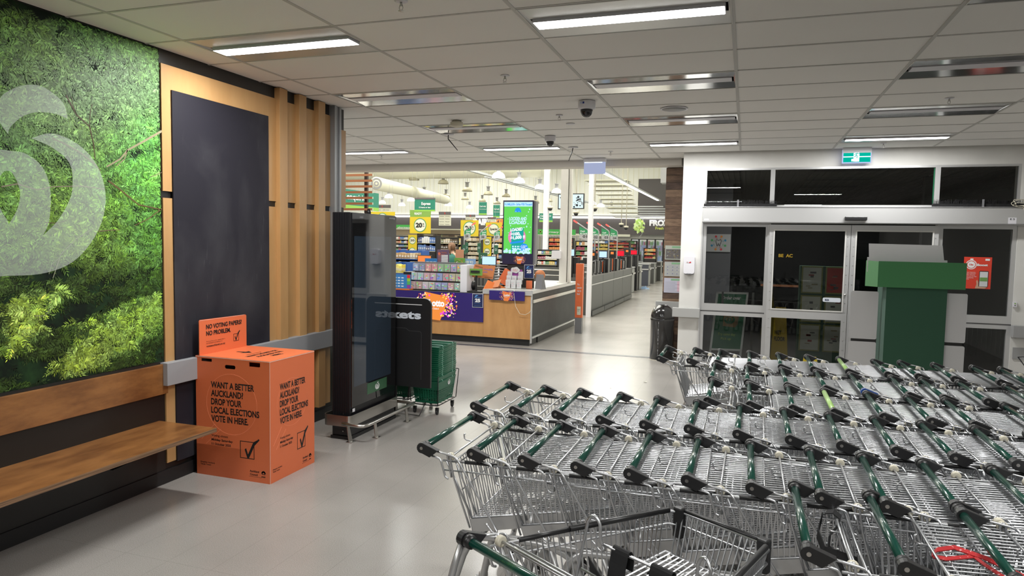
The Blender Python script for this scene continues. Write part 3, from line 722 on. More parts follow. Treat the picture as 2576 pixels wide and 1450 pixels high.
# wall bits at right
sw = tag(MB().box(3.285, YD-.03, 1.125, 3.325, YD-.001, 1.19).build('key_switch', 'white_plastic'), 'small white key switch on the frame right of the doors', 'switch')
MB().disc((3.305, YD-.031, 1.17), X_, Z_, .008, .002, 12).build('green_lamp', 'lime', sw); MB().disc((3.305, YD-.031, 1.145), X_, Z_, .006, .002, 12).build('keyhole', 'black_plastic', sw)
tag(MB().box(3.405, YD-.04, 1.62, 3.45, YD-.001, 1.84).build('intercom', 'white_plastic', bevel=.006), 'white intercom unit at the right edge of the photo', 'intercom')
cbm = MB(); cy = YD-.16
lp = []
for k in range(60):
    a = k/60*6*math.pi; lp.append((3.24+.07*math.cos(a)+.02*math.sin(a*2.3), cy+.01*math.sin(a*3), 2.44+.035*math.sin(a)+.02*math.sin(a*.6)))
cbm.tube([(3.42, cy, 2.75), (3.39, cy, 2.6), (3.33, cy, 2.5)]+lp+[(3.28, cy, 2.40), (3.31, cy, 2.3), (3.38, cy, 2.26)], .0035, 5)
cbl = tag(cbm.build('coiled_cable', 'cream_plastic'), 'loose coil of cream cable with a yellow tag above the door header', 'cable')
MB().box(3.31, cy-.01, 2.42, 3.325, cy+.01, 2.475).build('cable_tag', 'yellow', cbl)

# beam over the opening and hall shell
struct(MB().box(-8.7, 11.17, 3.09, -1.0, 11.5, 8).box(-32, 11.5, 3.2, -8.6, 11.7, 8).build('wall_beam', mat('beam_paint', (.66, .62, .57), .6)))
struct(MB().box(-32.2, 11.3, 0, -32, 48, 8.2).build('wall_hall_left', 'hall_wall'))
struct(MB().box(-32, 46.4, 0, 3, 46.6, 8.2).build('wall_hall_back', 'hall_wall'))
struct(MB().box(-1.2, 11.9, 0, -1.0, 46.5, 8.2).build('wall_hall_right', 'hall_wall'))
struct(MB().box(-32, 6.3, 0, -8.8, 6.5, 8.2).box(-32.2, 6.3, 0, -32, 11.5, 8).build('wall_hall_front', 'hall_wall'))
rf = struct(MB().box(-32, 11.4, 8.1, -1.0, 46.6, 8.3).build('ceiling_hall', 'hall_cream'))

# ================================================================== BENCH
bn = thing('wall_bench', 'long varnished plywood bench with backrest board under the leaf print', 'bench', (-4.05, 2, .45))
MB().box(-4.045, -.5, .459, -3.527, 3.925, .487).build('seat', 'bench', bn)
ed = MB()
for k in range(5): pass
ed.box(-3.5268, -.5, .459, -3.5245, 3.925, .4865).box(-4.04, 3.925, .459, -3.5245, 3.9273, .4865)
ed.build('seat_edge', 'ply_edge', bn, label='dark layered plywood edge')
MB().box(-4.044, -.5, .683, -4.020, 3.988, .905).build('backrest', 'bench', bn, bevel=.002)
for y in (.3, 1.9, 3.5): MB().prism([(-4.045, .25), (-4.02, .25), (-3.62, .44), (-3.62, .459), (-4.045, .459)], (0, y, 0), X_, Z_, -.03).build('bracket', 'black_paint', bn)

# ================================================================== VOTING BOX
vx0, vx1, vy0, vy1, vh = -3.995, -3.31, 4.235, 4.795, .925
vb = thing('voting_box', 'orange cardboard voting drop box with black lettering and raised back board', 'voting box', (-3.65, 4.5, 0))
fb = MB()
# four cardboard walls; the front one with hand holes along its top
t_ = .006
fb.prism([[(vx0, 0), (vx1, 0), (vx1, vh), (vx0, vh)],
          [(vx0+.055, vh-.035), (vx0+.055, vh-.012), (vx0+.155, vh-.012), (vx0+.155, vh-.035)],
          [(vx0+.5, vh-.045), (vx0+.5, vh-.012), (vx0+.6, vh-.012), (vx0+.6, vh-.045)],
          rrect(vx0+.275, vh-.078, vx0+.375, vh-.048, .014, 3)[::-1]], (0, vy0+t_, 0), X_, Z_, t_)
fb.build('front_panel', 'orange', vb)
MB().box(vx1-t_, vy0+t_, 0, vx1, vy1, vh).build('side_panel', 'orange', vb); MB().box(vx0, vy0+t_, 0, vx0+t_, vy1, vh).build('side_panel', 'orange', vb)
MB().box(vx0+t_, vy1-t_, 0, vx1-t_, vy1, vh).build('back_panel', 'orange', vb)
MB().box(vx0+.02, vy0+.02, .45, vx1-.02, vy1-.02, .46).build('inner_sheet', 'orange', vb)
lid = MB().prism([[(vx0, vy0), (vx1, vy0), (vx1, vy1), (vx0, vy1)], [(-3.665, 4.40), (-3.665, 4.57), (-3.645, 4.57), (-3.645, 4.40)]], (0, 0, vh), X_, Y_, .006)
lid.build('lid', 'orange', vb)
edg = MB().box(vx1-.0008, vy0-.0008, 0, vx1+.0012, vy0+.0012, vh+.006).box(vx0, vy0-.001, vh-.001, vx1, vy0, vh+.003).box(vx1, vy0, vh-.001, vx1+.001, vy1, vh+.003)
edg.build('board_edges', mat('card_edge', (.85, .62, .52), .6), vb)
hb = MB().prism([(vy0, vh+.006), (vy1-.03, vh+.006)]+arc(vy1-.045, 1.185, .015, 0, 90, 4)+arc(vy0+.015, 1.19, .015, 90, 180, 4), (-3.962, 0, 0), Y_, Z_, .006)
hb = hb.build('header_board', 'orange', vb, label='raised header board reading NO VOTING PAPERS? NO PROBLEM.')
MB().box(-3.9565, 4.24, 1.198, -3.955, 4.74, 1.2).build('board_edge', MATS['card_edge'], vb)
# print on front
def want(p0, R, U, sc, vb):
    def P(a, b): return Vector(p0)+R*a+U*b
    x = .145*sc
    wds = [('WANT A BETTER', .40), ('AUCKLAND?', .30), ('DROP YOUR', .285), ('LOCAL ELECTIONS', .445), ('VOTE IN HERE.', .345)]
    for i, (s, w) in enumerate(wds): text(s, P(x, .735-.0655*i-.042), R, U, .047, 'ink', vb, w*sc, bold=.03)
    text('Voting closes', P(x, .312), R, U, .017, 'ink', vb, .155*sc, bold=.005)
    text('Midday Saturday', P(x, .279), R, U, .017, 'ink', vb, .200*sc, bold=.025)
    text('11 October 2025', P(x, .246), R, U, .017, 'ink', vb, .182*sc, bold=.025)
    text('Altogether Auckland,\nTāmaki Tuatahi', P(.035*sc, .095), R, U, .011, 'ink', vb, .14*sc, bold=.01)
    text('Auckland\nCouncil', P(.50*sc, .075), R, U, .016, 'ink', vb, .085*sc, bold=.02, align='LEFT')
    m = MB(); m.obox(P(.55*sc, .040), R, U, R.cross(U), .115*sc, .0015, .001)
    for k in range(7):
        a = math.radians(20+k*23.3); c = P(.625*sc, .072)+R*(math.cos(a)*.014*sc)+U*(math.sin(a)*.016); m.disc(c, R, U, .0065, .0014, 8)
    m.obox(P(.625*sc, .068), R, U, R.cross(U), .03*sc, .004, .002)
    for k in range(3): m.obox(P(.612*sc+.012*sc*k, .048), R, U, R.cross(U), .008*sc, .009, .002)
    m.build('council_mark', 'ink', vb)
    # ticked square
    m = MB(); q = Vector((0, 0)); 
    bx0, bz0, bw, bh = .415*sc, .175, .125*sc, .128
    for (a, b, w, h) in ((bx0+bw/2, bz0, bw+.005, .005), (bx0+bw/2, bz0+bh, bw+.005, .005), (bx0, bz0+bh/2, .005*sc, bh), (bx0+bw, bz0+bh/2, .005*sc, bh)): m.obox(P(a, b), R, U, R.cross(U), w, h, .002)
    pl_ = [(.455, .262), (.468, .272), (.485, .225), (.535, .325), (.572, .345), (.583, .355), (.590, .345), (.545, .300), (.492, .195), (.480, .195)]
    m.prism([(a*sc, b-.02) for a, b in pl_], Vector(p0), R, U, .0018)
    m.build('tick_mark', 'ink', vb)
    # faint round outline with tail
    m = MB(); m.disc(P(.335*sc, .575), R, U, .235*sc, .0006, 48, None, .2325*sc)
    for (a, b, c, d) in ((.17, .405, .05, .28), (.235, .375, .09, .245)):
        A, B = P(a*sc, b), P(c*sc, d); dd = (B-A); m.obox((A+B)/2, dd.normalized(), R.cross(U).cross(dd.normalized()), R.cross(U), dd.length, .003, .0008)
    m.build('round_outline', 'orange_line', vb)
want((vx0, vy0-.0003, 0), X_, Z_, 1.0, vb)
want((vx1+.0003, vy0, 0), Y_, Z_, .80, vb)
for i, (s, w) in enumerate((('NO VOTING PAPERS?', .40), ('NO PROBLEM.', .27))): text(s, (-3.955, vy0+.07, 1.128-.052*i), Y_, Z_, .034, 'ink', hb, w, bold=.03)
text('Find out how to do a special vote in\nthe Auckland local elections at', (-3.955, vy0+.07, 1.025), Y_, Z_, .009, 'ink', hb, .205, bold=.0)
text('voteauckland.co.nz', (-3.955, vy0+.07, .985), Y_, Z_, .015, 'ink', hb, .205, bold=.015)
m = MB()
for (a, b, w, h) in ((.405, .995, .062, .003), (.405, 1.052, .062, .003), (.375, 1.0235, .003, .057), (.435, 1.0235, .003, .057)): m.obox((-3.9548, vy0+a, b+.0), Y_, Z_, X_, w, h, .001)
m.prism([(.387, 1.03), (.393, 1.034), (.402, 1.012), (.425, 1.06), (.447, 1.078), (.45, 1.07), (.43, 1.05), (.405, .998), (.40, .998)], (-3.955, vy0, 0), Y_, Z_, .001)
m.build('tick_mark', 'ink', hb)
# print on lid: arrow and three lines read from the front
m = MB(); zt = vh+.0065
m.prism([(-3.83, 4.49), (-3.76, 4.49), (-3.76, 4.455), (-3.69, 4.505), (-3.76, 4.555), (-3.76, 4.52), (-3.83, 4.51)], (0, 0, zt), X_, Y_, .0005)
m.build('arrow', 'ink', vb)
for i, (s, w) in enumerate((("WANT THE BEST FOR", .36), ("AUCKLAND? VOTE", .30), ("HERE.", .12))): text(s, (-3.575+.068*i, 4.33+(0, .03, .12)[i], zt), Y_, -X_, .036, 'ink', vb, w, bold=.03)

# ================================================================== KIOSK
kx0, kx1, ky0, ky1 = -3.575, -3.385, 5.46, 6.31
kz = 2.09
kk = thing('digital_kiosk', 'tall black freestanding digital kiosk with a dark reflective screen', 'kiosk', (-3.48, 5.87, 0))
MB().box(kx0, ky0, .03, kx1, ky1, kz).build('housing', 'kiosk', kk, bevel=.006)
MB().box(kx0-.01, ky0-.012, 0, kx1+.012, ky1+.01, .03).build('base_plate', 'black_paint', kk)
m = MB()
for k in range(6): m.box(kx0+.012+.026*k, ky0-.006, .20, kx0+.024+.026*k, ky0, kz-.01)
m.build('ribs', 'kiosk', kk)
MB().box(kx1, ky0+.01, .30, kx1+.012, ky1-.01, kz-.008).build('front_glass', 'kiosk_glass', kk)
MB().box(kx1+.012, ky0+.045, .485, kx1+.0125, ky1-.11, 1.875).build('screen', 'kiosk_screen', kk)
g = MB().box(kx1+.0126, ky0+.28, .365, kx1+.0132, ky0+.66, .470).build('green_label', mat('kiosk_label', (.05, .14, .07), .3), kk)
emblem((kx1+.0133, ky0+.47, .415), Y_, Z_, .032, 'white_ink', g)
text('cartology', (kx1+.0126, ky0+.69, 2.055), Y_, Z_, .018, 'pale_ink', kk, .12)
MB().lathe([(.022, 0), (.022, .02), (.012, .05)], (kx1-.06, ky0+.42, kz), 14).build('camera_lens', 'black_plastic', kk)
m = MB().disc((kx0+.12, ky0-.007, .235), X_, Z_, .006, .003, 10).disc((kx0+.12, ky0-.007, .075), X_, Z_, .006, .003, 10); m.build('screws', 'steel', kk)
MB().box(kx1+.012, ky0+.02, .255, kx1+.014, ky0+.06, .285).build('label_tag', 'white_plastic', kk)
# steel guard around it
gd = thing('trolley_guard', 'brushed steel floor-mounted guard rail wrapped round the black kiosk', 'guard rail', (-3.3, 5.9, 0))
b = MB(); P_ = [(kx0-.055, ky1-.3), (kx0-.055, ky0-.02)]+[(kx0-.055+.04*(1-math.cos(a)), ky0-.02-.04*math.sin(a)) for a in (.4, .8, 1.2, 1.57)]+[(kx1+.0, ky0-.06)]+[(kx1+.035*math.sin(a)+.0, ky0-.06+.035*(1-math.cos(a))) for a in (.4, .8, 1.2, 1.57)]+[(kx1+.035, ky1-.02), (kx1+.0, ky1+.04)]
for (a, c), (d, e) in zip(P_, P_[1:]):
    t = Vector((d-a, e-c, 0)); n_ = t.normalized().cross(Z_)
    b.obox(((a+d)/2, (c+e)/2, .185), t.normalized(), Z_, n_, t.length+.003, .10, .005)
b.build('band', 'steel', gd)
rl = MB().tube([(kx1-.04, ky0-.07, .165), (-3.25, ky0-.075, .16), (-3.215, ky0-.06, .16), (-3.195, ky0-.02, .16), (-3.19, ky0+.03, .16), (-3.19, ky1+.03, .16), (-3.195, ky1+.06, .16), (-3.22, ky1+.075, .16), (-3.5, ky1+.075, .16)], .017, 12)
rl.build('top_rail', 'steel', gd)
for (x, y, dx, dy) in ((-3.345, ky0-.055, -.03, .0), (-3.20, ky0+.16, -.02, -.0), (-3.20, ky0+.78, -.02, 0), (-3.40, ky1+.07, 0, 0)):
    l = MB(); w1, w2 = .018, .028
    l.add([(x+dx-.004, y-w1, .15), (x+dx+.004, y-w1, .15), (x+dx+.004, y+w1, .15), (x+dx-.004, y+w1, .15), (x-.004, y-w2, .006), (x+.004, y-w2, .006), (x+.004, y+w2, .006), (x-.004, y+w2, .006)], [(0, 3, 2, 1)[::-1], (4, 5, 6, 7)[::-1], (0, 1, 5, 4)[::-1], (1, 2, 6, 5)[::-1], (2, 3, 7, 6)[::-1], (3, 0, 4, 7)[::-1]])
    l.box(x-.03, y-.035, 0, x+.03, y+.035, .006)
    l.build('leg', 'steel', gd)

# ================================================================== BASKETS SIGN AND BASKET STACKS
bs = thing('basket_sign', 'black sign board with rounded corner reading Baskets in pale letters', 'sign', (-3.3, 6.40, .33))
sx0, sx1, sy = -3.78, -3.0, 6.38
MB().prism(rrect(sx0, .335, sx1, 1.265, .07, 6)[:7*4] if False else [(sx0, .335), (sx1, .335)]+arc(sx1-.07, 1.185, .07, 0, 90, 6)+arc(sx0+.07, 1.185, .07, 90, 180, 6), (0, sy, 0), X_, Z_, .03).build('board', 'sign_black', bs)
text('Baskets', (-3.735, sy-.031, 1.045), X_, Z_, .078, 'pale_ink', bs, .625, bold=.04)
MB().box(-3.62, sy-.0315, 1.185, -3.10, sy-.031, 1.192).build('underline', 'white_ink', bs)
m = MB()
for P in ([(-3.75, .94), (-3.28, .94), (-3.245, .915), (-3.12, .915), (-3.105, .90), (-3.105, .42)],):
    for a, c in zip(P, P[1:]):
        d = Vector((c[0]-a[0], 0, c[1]-a[1])); m.obox(((a[0]+c[0])/2, sy-.031, (a[1]+c[1])/2), d.normalized(), d.normalized().cross(Y_), Y_, d.length+.003, .004, .002)
m.build('embossed_outline', mat('emboss', (.05, .05, .052), .3), bs)
MB().box(-3.74, sy-.0, 0, -3.68, sy+.03, .34).box(-3.45, sy, .0, -3.41, sy+.03, .34).build('leg', 'black_paint', bs)
def basket_holed(first):
    """open tapered plastic hand basket with latticed walls"""
    t = thing('hand_basket', 'x', 'basket', local=True)
    L, Wd, h = .23, .155, .24
    m = MB()
    def side(A, B, C, D, nx, nz):   # A,B bottom; C,D top (left,right) -> lattice of bars
        A, B, C, D = map(Vector, (A, B, C, D))
        g = lambda u, v: (A*(1-u)+B*u)*(1-v)+(C*(1-u)+D*u)*v
        Nn = (B-A).cross(C-A).normalized()*.002
        def quad(u0, u1, v0, v1):
            q = [g(u0, v0), g(u1, v0), g(u1, v1), g(u0, v1)]
            m.add(q, [(0, 1, 2, 3)])
        bw = .26/nx; bh = .30/nz
        v0, v1 = .12, .62
        quad(0, 1, 0, v0); quad(0, 1, v1, 1)
        for i in range(nx+1):
            u = i/nx; quad(max(0, u-bw), min(1, u+bw), v0, v1)
        for j in range(1, nz):
            v = v0+(v1-v0)*j/nz
            for i in range(nx): quad(i/nx+bw, (i+1)/nx-bw, v-bh*.35, v+bh*.35)
    l0, w0 = L*.84, Wd*.84
    side((-l0, -w0, 0), (l0, -w0, 0), (-L, -Wd, h), (L, -Wd, h), 16, 6)
    side((l0, w0, 0), (-l0, w0, 0), (L, Wd, h), (-L, Wd, h), 16, 6)
    side((l0, -w0, 0), (l0, w0, 0), (L, -Wd, h), (L, Wd, h), 10, 6)
    side((-l0, w0, 0), (-l0, -w0, 0), (-L, Wd, h), (-L, -Wd, h), 10, 6)
    m.box(-l0, -w0, 0, l0, w0, .003)
    m.build('body', 'basket_green', t)
    r = MB(); 
    for a in (0,): r.tube([(-L, -Wd, h), (L, -Wd, h), (L, Wd, h), (-L, Wd, h)], .006, 6, closed=True)
    r.build('rim', 'basket_green', t)
    hm = MB()
    for s in (-1, 1): hm.tube([(s*L*.55, -Wd*1.02, h-.004), (s*L*.60, -Wd*.98, h+.014), (s*L*.60, Wd*.98, h+.014), (s*L*.55, Wd*1.02, h-.004)], .0058, 6)
    hm.build('handles', 'basket_rim', t)
    return t
# basket stack A on its wire trolley, long side along Y
def stack(cx, cy, n, nm, top_lab):
    tr = thing('basket_trolley', nm, 'basket trolley', (cx, cy, 0))
    m = MB(); zb = .105
    m.tube([(cx-.155, cy-.22, zb), (cx+.155, cy-.22, zb), (cx+.155, cy+.22, zb), (cx-.155, cy+.22, zb)], .005, 6, closed=True)
    for k in range(5): m.tube([(cx-.155, cy-.18+.09*k, zb), (cx+.155, cy-.18+.09*k, zb)], .003, 5)
    for sx in (-1, 1):
        m.tube([(cx+sx*.155, cy-.24, zb), (cx+sx*.17, cy-.27, .42), (cx+sx*.17, cy-.25, .42)], .005, 6)
        m.tube([(cx+sx*.155, cy+.24, zb), (cx+sx*.175, cy+.27, .42)], .005, 6)
    m.tube([(cx-.155, cy-.24, zb), (cx+.155, cy-.24, zb)], .005, 6); m.tube([(cx-.17, cy+.27, .42), (cx+.17, cy+.27, .42)], .005, 6)
    m.tube([(cx-.16, cy-.25, .43), (cx-.16, cy-.36, .02), (cx+.0, cy-.36, .015), (cx+.02, cy-.25, .14)], .005, 6)
    m.build('wire_frame', 'black_paint', tr)
    for sx in (-1, 1):
        for sy_ in (-1, 1):
            c = MB().lathe([(.028, -.009), (.03, 0), (.028, .009)], (cx+sx*.13, cy+sy_*.2, .03), 14, axis='x'); c.box(cx+sx*.13-.016, cy+sy_*.2-.015, .035, cx+sx*.13+.016, cy+sy_*.2+.015, .075)
            c.build('castor', 'black_plastic', tr)
    return tr
bk0 = basket_holed(None); used_b = False; bottoms = []
def place_stack(cx, cy, n, where, rot):
    global used_b
    stack(cx, cy, n, 'black wire wheeled base under %s' % where, '')
    z = .115
    for k in range(n):
        o = bk0 if not used_b else dup(bk0)
        if not used_b: used_b = True
        o.location = (cx+random.uniform(-.003, .003), cy+random.uniform(-.003, .003), z); o.rotation_euler = (0, 0, math.pi/2)
        o['label'] = 'green hand basket, %s of %s' % ('bottom one' if k == 0 else ('top one' if k == n-1 else '%s up' % ORD[k]), where)
        o['group'] = 'nested green hand baskets'
        bottoms.append(o) if k == 0 else None
        z += .0222 if k else .055
    return
place_stack(-3.165, 6.80, 16, 'the tall stack right of the Baskets sign', 0)
place_stack(-3.58, 6.95, 5, 'the low stack behind the sign and kiosk', 0)

for o in bottoms:
    emblem((-.2245, 0.0, .195), -Y_, Z_, .026, 'white_ink', o, name='basket_emblem')
    emblem((0.05, -.1525, .195), X_, Z_, .026, 'white_ink', o, name='basket_emblem')
# ================================================================== BIN
bi = thing('litter_bin', 'tall glossy black domed litter bin in front of the timber pillar', 'bin', (-1.225, 11.27, 0))
R_ = .188
MB().lathe([(R_, 0), (R_, .62), (R_+.004, .625), (R_+.004, .655), (R_, .66)], (-1.225, 11.27, .0), 40).build('drum', 'brown_bin', bi)
MB().lathe([(R_, .66), (R_*.985, .70), (R_*.93, .75), (R_*.82, .80), (R_*.68, .835), (.075, .868), (.07, .872), (.06, .85)], (-1.225, 11.27, 0), 40).build('domed_lid', 'brown_bin', bi)
m = MB()
for k, z in enumerate(np.arange(.03, .6, .055)): m.box(-1.265-.003*(k % 3), 11.27-R_+.001, z, -1.261-.002*(k % 2), 11.27-R_+.010, z+.035+.012*(k % 2))
m.build('seam_wear', mat('seam', (.35, .35, .36), .5), bi)
tag(MB().tube([(-1.41, 11.10, .006), (-1.25, 11.04, .004), (-1.08, 11.0, .012), (-.97, 11.05, .004)], .004, 5).build('loose_strap', 'cream_plastic'), 'thin pale strap lying on the floor at the foot of the bin', 'strap')

# litter on the floor
for (px, py, lb, s) in ((1623, 962, 'scrap of torn paper on the polished floor', .03), (1536, 977, 'dark crumb of litter on the polished floor', .012), (1580, 951, 'small fleck of litter on the floor', .01), (1500, 981, 'tiny dark fleck of litter left of the others', .008)):
    p = onz(px, py, .003); rr = random.Random(px); m = MB()
    pts = [(p.x+s*math.cos(a)*rr.uniform(.4, 1), p.y+s*math.sin(a)*rr.uniform(.4, 1), .002+s*rr.uniform(0, .3)) for a in (0, 1.2, 2.4, 3.5, 4.7, 5.6)]
    m.add(pts+[(p.x, p.y, s*.35)], [(0, 1, 6), (1, 2, 6), (2, 3, 6), (3, 4, 6), (4, 5, 6), (5, 0, 6)])
    tag(m.build('litter_scrap', 'cream_sign' if s > .02 else 'grey_sign'), lb, 'litter')

# ================================================================== CEILING FITTINGS
def sprinkler(x, y, lb, first=[None]):
    if first[0] is None:
        t = thing('sprinkler', 'x', 'sprinkler', local=True)
        MB().lathe([(.036, 0), (.038, -.004), (.026, -.008)], n=20).build('rose', 'white_plastic', t)
        MB().lathe([(.007, -.006), (.006, -.03)], n=8).tube([(-.007, 0, -.022), (-.012, 0, -.04), (-.003, 0, -.055)], .0022, 5).tube([(.007, 0, -.022), (.012, 0, -.04), (.003, 0, -.055)], .0022, 5).lathe([(.017, -.056), (.017, -.058)], n=12).build('head', 'steel', t)
        first[0] = t; o = t
    else: o = dup(first[0])
    o.location = (x, y, H+.003); o['label'] = lb; o['group'] = 'ceiling sprinklers'
for x, y, lb in ((-1.89, 3.57, 'sprinkler nearest the camera at the top edge of the photo'), (-1.9, 5.37, 'sprinkler left of the mirrored light at ceiling centre'), (-1.92, 7.17, 'sprinkler between the two dome cameras'), (1.66, 7.14, 'sprinkler at upper right above an unlit light'),
                 (-5.6, 9.95, 'sprinkler above the wooden slat screen'), (-1.93, 10.15, 'small sprinkler right of the blank exit sign'), (1.62, 10.0, 'small sprinkler above and right of the green exit sign')): sprinkler(x, y, lb)
def domecam(x, y, s, lb, badge):
    t = thing('dome_camera', lb, 'security camera', (x, y, H))
    MB().lathe([(.066*s, 0), (.069*s, -.006*s), (.069*s, -.058*s), (.058*s, -.066*s)], (x, y, H), 32).build('mount', 'white_plastic', t)
    MB().lathe([(.050*s, -.066*s), (.048*s, -.085*s), (.038*s, -.108*s), (.022*s, -.122*s), (.004*s, -.127*s)], (x, y, H), 28).build('dome', mat('dome_glass', (.01, .01, .012), .05, spec=.8), t)
    if badge:
        m = MB().box(x-.045, y-.071*s, H-.035, x-.022, y-.066*s, H-.02, (.55, .6, .75)).box(x-.020, y-.0715*s, H-.036, x-.006, y-.066*s, H-.019, (.02, .05, .3)); m.build('badge', 'printed', t)
domecam(-1.48, 6.52, 1.2, 'white dome security camera with small blue badge, nearer one', True)
domecam(-2.4, 8.54, 1.02, 'smaller dome security camera farther back, over a lit panel', False)
t = thing('ceiling_speaker', 'round flush grille speaker in the ceiling between two unlit lights', 'speaker', (-.725, 7.08, H))
MB().lathe([(.135, .0), (.132, -.006), (.118, -.006)], (-.725, 7.08, H), 40).build('bezel', 'white_plastic', t); MB().lathe([(.118, -.004), (.118, -.0065)], (-.725, 7.08, H), 40).build('grille', 'rail_grey', t)
t = thing('smoke_detector', 'white round smoke detector on the ceiling near the wooden wall end', 'smoke detector', (-3.13, 7.25, H))
MB().lathe([(.052, 0), (.055, -.012), (.072, -.016), (.074, -.05), (.06, -.062), (.03, -.07)], (-3.13, 7.25, H), 28).build('body', 'cream_plastic', t)
t = thing('flush_detector', 'small flat round detector in the ceiling between cameras', 'detector', (-1.93, 7.7, H)); MB().lathe([(.05, 0), (.048, -.007), (.012, -.009)], (-1.93, 7.7, H), 24).build('disc', 'white_plastic', t)
for (x, y, pts, lb) in ((-3.62, 8.12, [(0, 0, 0), (0, 0, -.06), (.11, .05, -.20)], 'black antenna rod dropping diagonally from a ceiling plate, left'), (-2.36, 9.6, [(0, 0, 0), (-.01, 0, -.05), (-.06, 0, -.19)], 'black antenna rod hanging from a ceiling plate, left of the blank exit sign')):
    t = thing('ceiling_antenna', lb, 'antenna', (x, y, H))
    MB().lathe([(.07, .0), (.07, -.01)], (x, y, H), 20).build('plate', 'white_plastic', t)
    MB().tube([(x+a, y+b_, H+c) for a, b_, c in pts], [.006, .008, .005], 6).build('rod', 'black_plastic', t)

# ================================================================== SHOPPING TROLLEYS
def make_cart(seat=False, wr=.262, wf=.20, L=.78):
    """trolley pointing along +x, handle over the origin; returns the thing, its rear gate hinged at (.115, 0, .985)"""
    t = thing('shopping_trolley', 'x', 'shopping trolley', local=True)
    hw = wr+.008
    MB().tube([(0, -hw, 1.034), (0, hw, 1.034)], .0130, 12).build('handle', 'green_handle', t)
    for s in (-1, 1):
        y = s*hw; m = MB()
        prof = [(x, z) for x, z in arc(0, 1.034, .0215, 85, 275, 8)]+[(.034, 1.000), (.070, 1.030)]
        m.prism(prof, (0, y+.012, 0), X_, Z_, .024)
        m.build('handle_end', 'black_plastic', t, bevel=.003)
        MB().disc((0, y+s*.0125, 1.034), X_ if s < 0 else -X_, Z_, .0065, .002, 10).build('bolt', 'steel', t)
        mt = MB().lathe([(.0185, -.012), (.0195, .0), (.0185, .012)], (0, y-s*.025, 1.034), 14, axis='y').build('collar', 'black_plastic', t)
        w = MB(); yy = s*(wr-.002)
        w.tube(spl([(.055, y, 1.026), (.125, y, 1.014), (.142, y, 1.006), (.160, y, .985), (.295, yy, .765), (.313, yy, .738), (.306, yy, .728), (.292, yy, .732), (.268, yy, .762)], 2), .0042, 6)
        w.tube(spl([(.04, y, 1.004), (.070, y, .998), (.080, y, .985), (.096, y, .935), (.102, y, .926), (.112, y, .922)], 2), .0042, 6)
        w.tube(spl([(.120, yy, .925), (.105, yy, .99), (.102, yy, 1.010), (.108, yy, 1.018), (.116, yy, 1.010), (.128, yy, .93), (.190, s*.232, .722)], 2), .0042, 6)
        w.build('side_stay', 'chrome', t)
    # basket cage
    B = MB(); zt = .990
    def rx(x): return (x-.10)/(L-.10)
    def yt(x): return wr+(wf-wr)*rx(x)
    def yb(x): return (wr-.032)+(wf-.02-(wr-.032))*rx(x)
    def zb(x): return .742+.13*rx(max(x, .19))
    xf, xfb = L, L-.05
    rim = [(.085, -yt(.085), zt), (L-.03, -yt(L-.03), zt-.004), (L, -wf+.03, zt-.004), (L, wf-.03, zt-.004), (L-.03, yt(L-.03), zt-.004), (.085, yt(.085), zt)]
    B.tube(rim, .0046, 6)
    B.tube([(.085, -yt(.085), .953), (L-.03, -yt(L-.03)+.004, .945), (L-.005, -wf+.035, .945), (L-.005, wf-.035, .945), (L-.03, yt(L-.03)-.004, .945), (.085, yt(.085), .953)], .0036, 5)
    for s in (-1, 1):
        n = 28
        for k in range(n+1):
            u = k/n; xt_ = .175+(L-.04-.175)*u; xb_ = .205+(xfb-.03-.205)*u
            B.tube([(xt_, s*yt(xt_), zt), (xb_, s*yb(xb_), zb(xb_))], .0024, 4, cap=False)
        B.tube([(.10, s*yt(.1), zt), (.195, s*yb(.19), zb(.19))], .0046, 6)
        B.tube([(.135, s*(yt(.13)-.004), zt), (.21, s*(yb(.19)-.004), zb(.19)+.02)], .0036, 5)
    for k in range(17):
        u = -1+2*k/16; B.tube([(L, u*(wf-.02), zt-.004), (xfb, u*(wf-.035), zb(xfb))], .0024, 4, cap=False)
    # floor grid
    for k in range(19):
        u = -1+2*k/18; B.tube([(.195, u*yb(.19), zb(.19)), (xfb, u*yb(xfb), zb(xfb))], .0024, 4, cap=False)
    for k in range(20):
        x = .205+(xfb-.205)*k/19; B.tube([(x, -yb(x), zb(x)-.003), (x, yb(x), zb(x)-.003)], .0024, 4, cap=False)
    B.tube([(.195, -yb(.19), zb(.19)), (xfb, -yb(xfb), zb(xfb)), (xfb, yb(xfb), zb(xfb)), (.195, yb(.19), zb(.19))], .0042, 5, closed=True)
    B.build('basket', 'chrome', t)
    for s in (-1, 1):
        MB().tube([(.175, s*yt(.175), zt+.001), (.345, s*yt(.345), zt+.001)], .0078, 8).build('rim_sleeve', 'black_plastic', t)
    # cross rods and bushes
    B = MB().tube([(.112, -wr, 1.004), (.112, wr, 1.004)], .0042, 6).tube([(.150, -wr+.01, .988), (.150, wr-.01, .988)], .0036, 5)
    B.tube([(.112, -.02, 1.004), (.085, -.02, 1.005), (.075, -.02, 1.012), (.073, -.02, 1.028), (.079, -.02, 1.032)], .003, 5)
    B.build('cross_rod', 'chrome', t)
    for s in (-1, 1): MB().lathe([(.012, -.008), (.0165, -.007), (.0165, -.002), (.011, 0), (.0165, .002), (.0165, .007), (.012, .008)], (.112, s*(wr-.012), 1.004), 14, axis='y').build('bush', 'cream_plastic', t)
    # chassis
    C = MB()
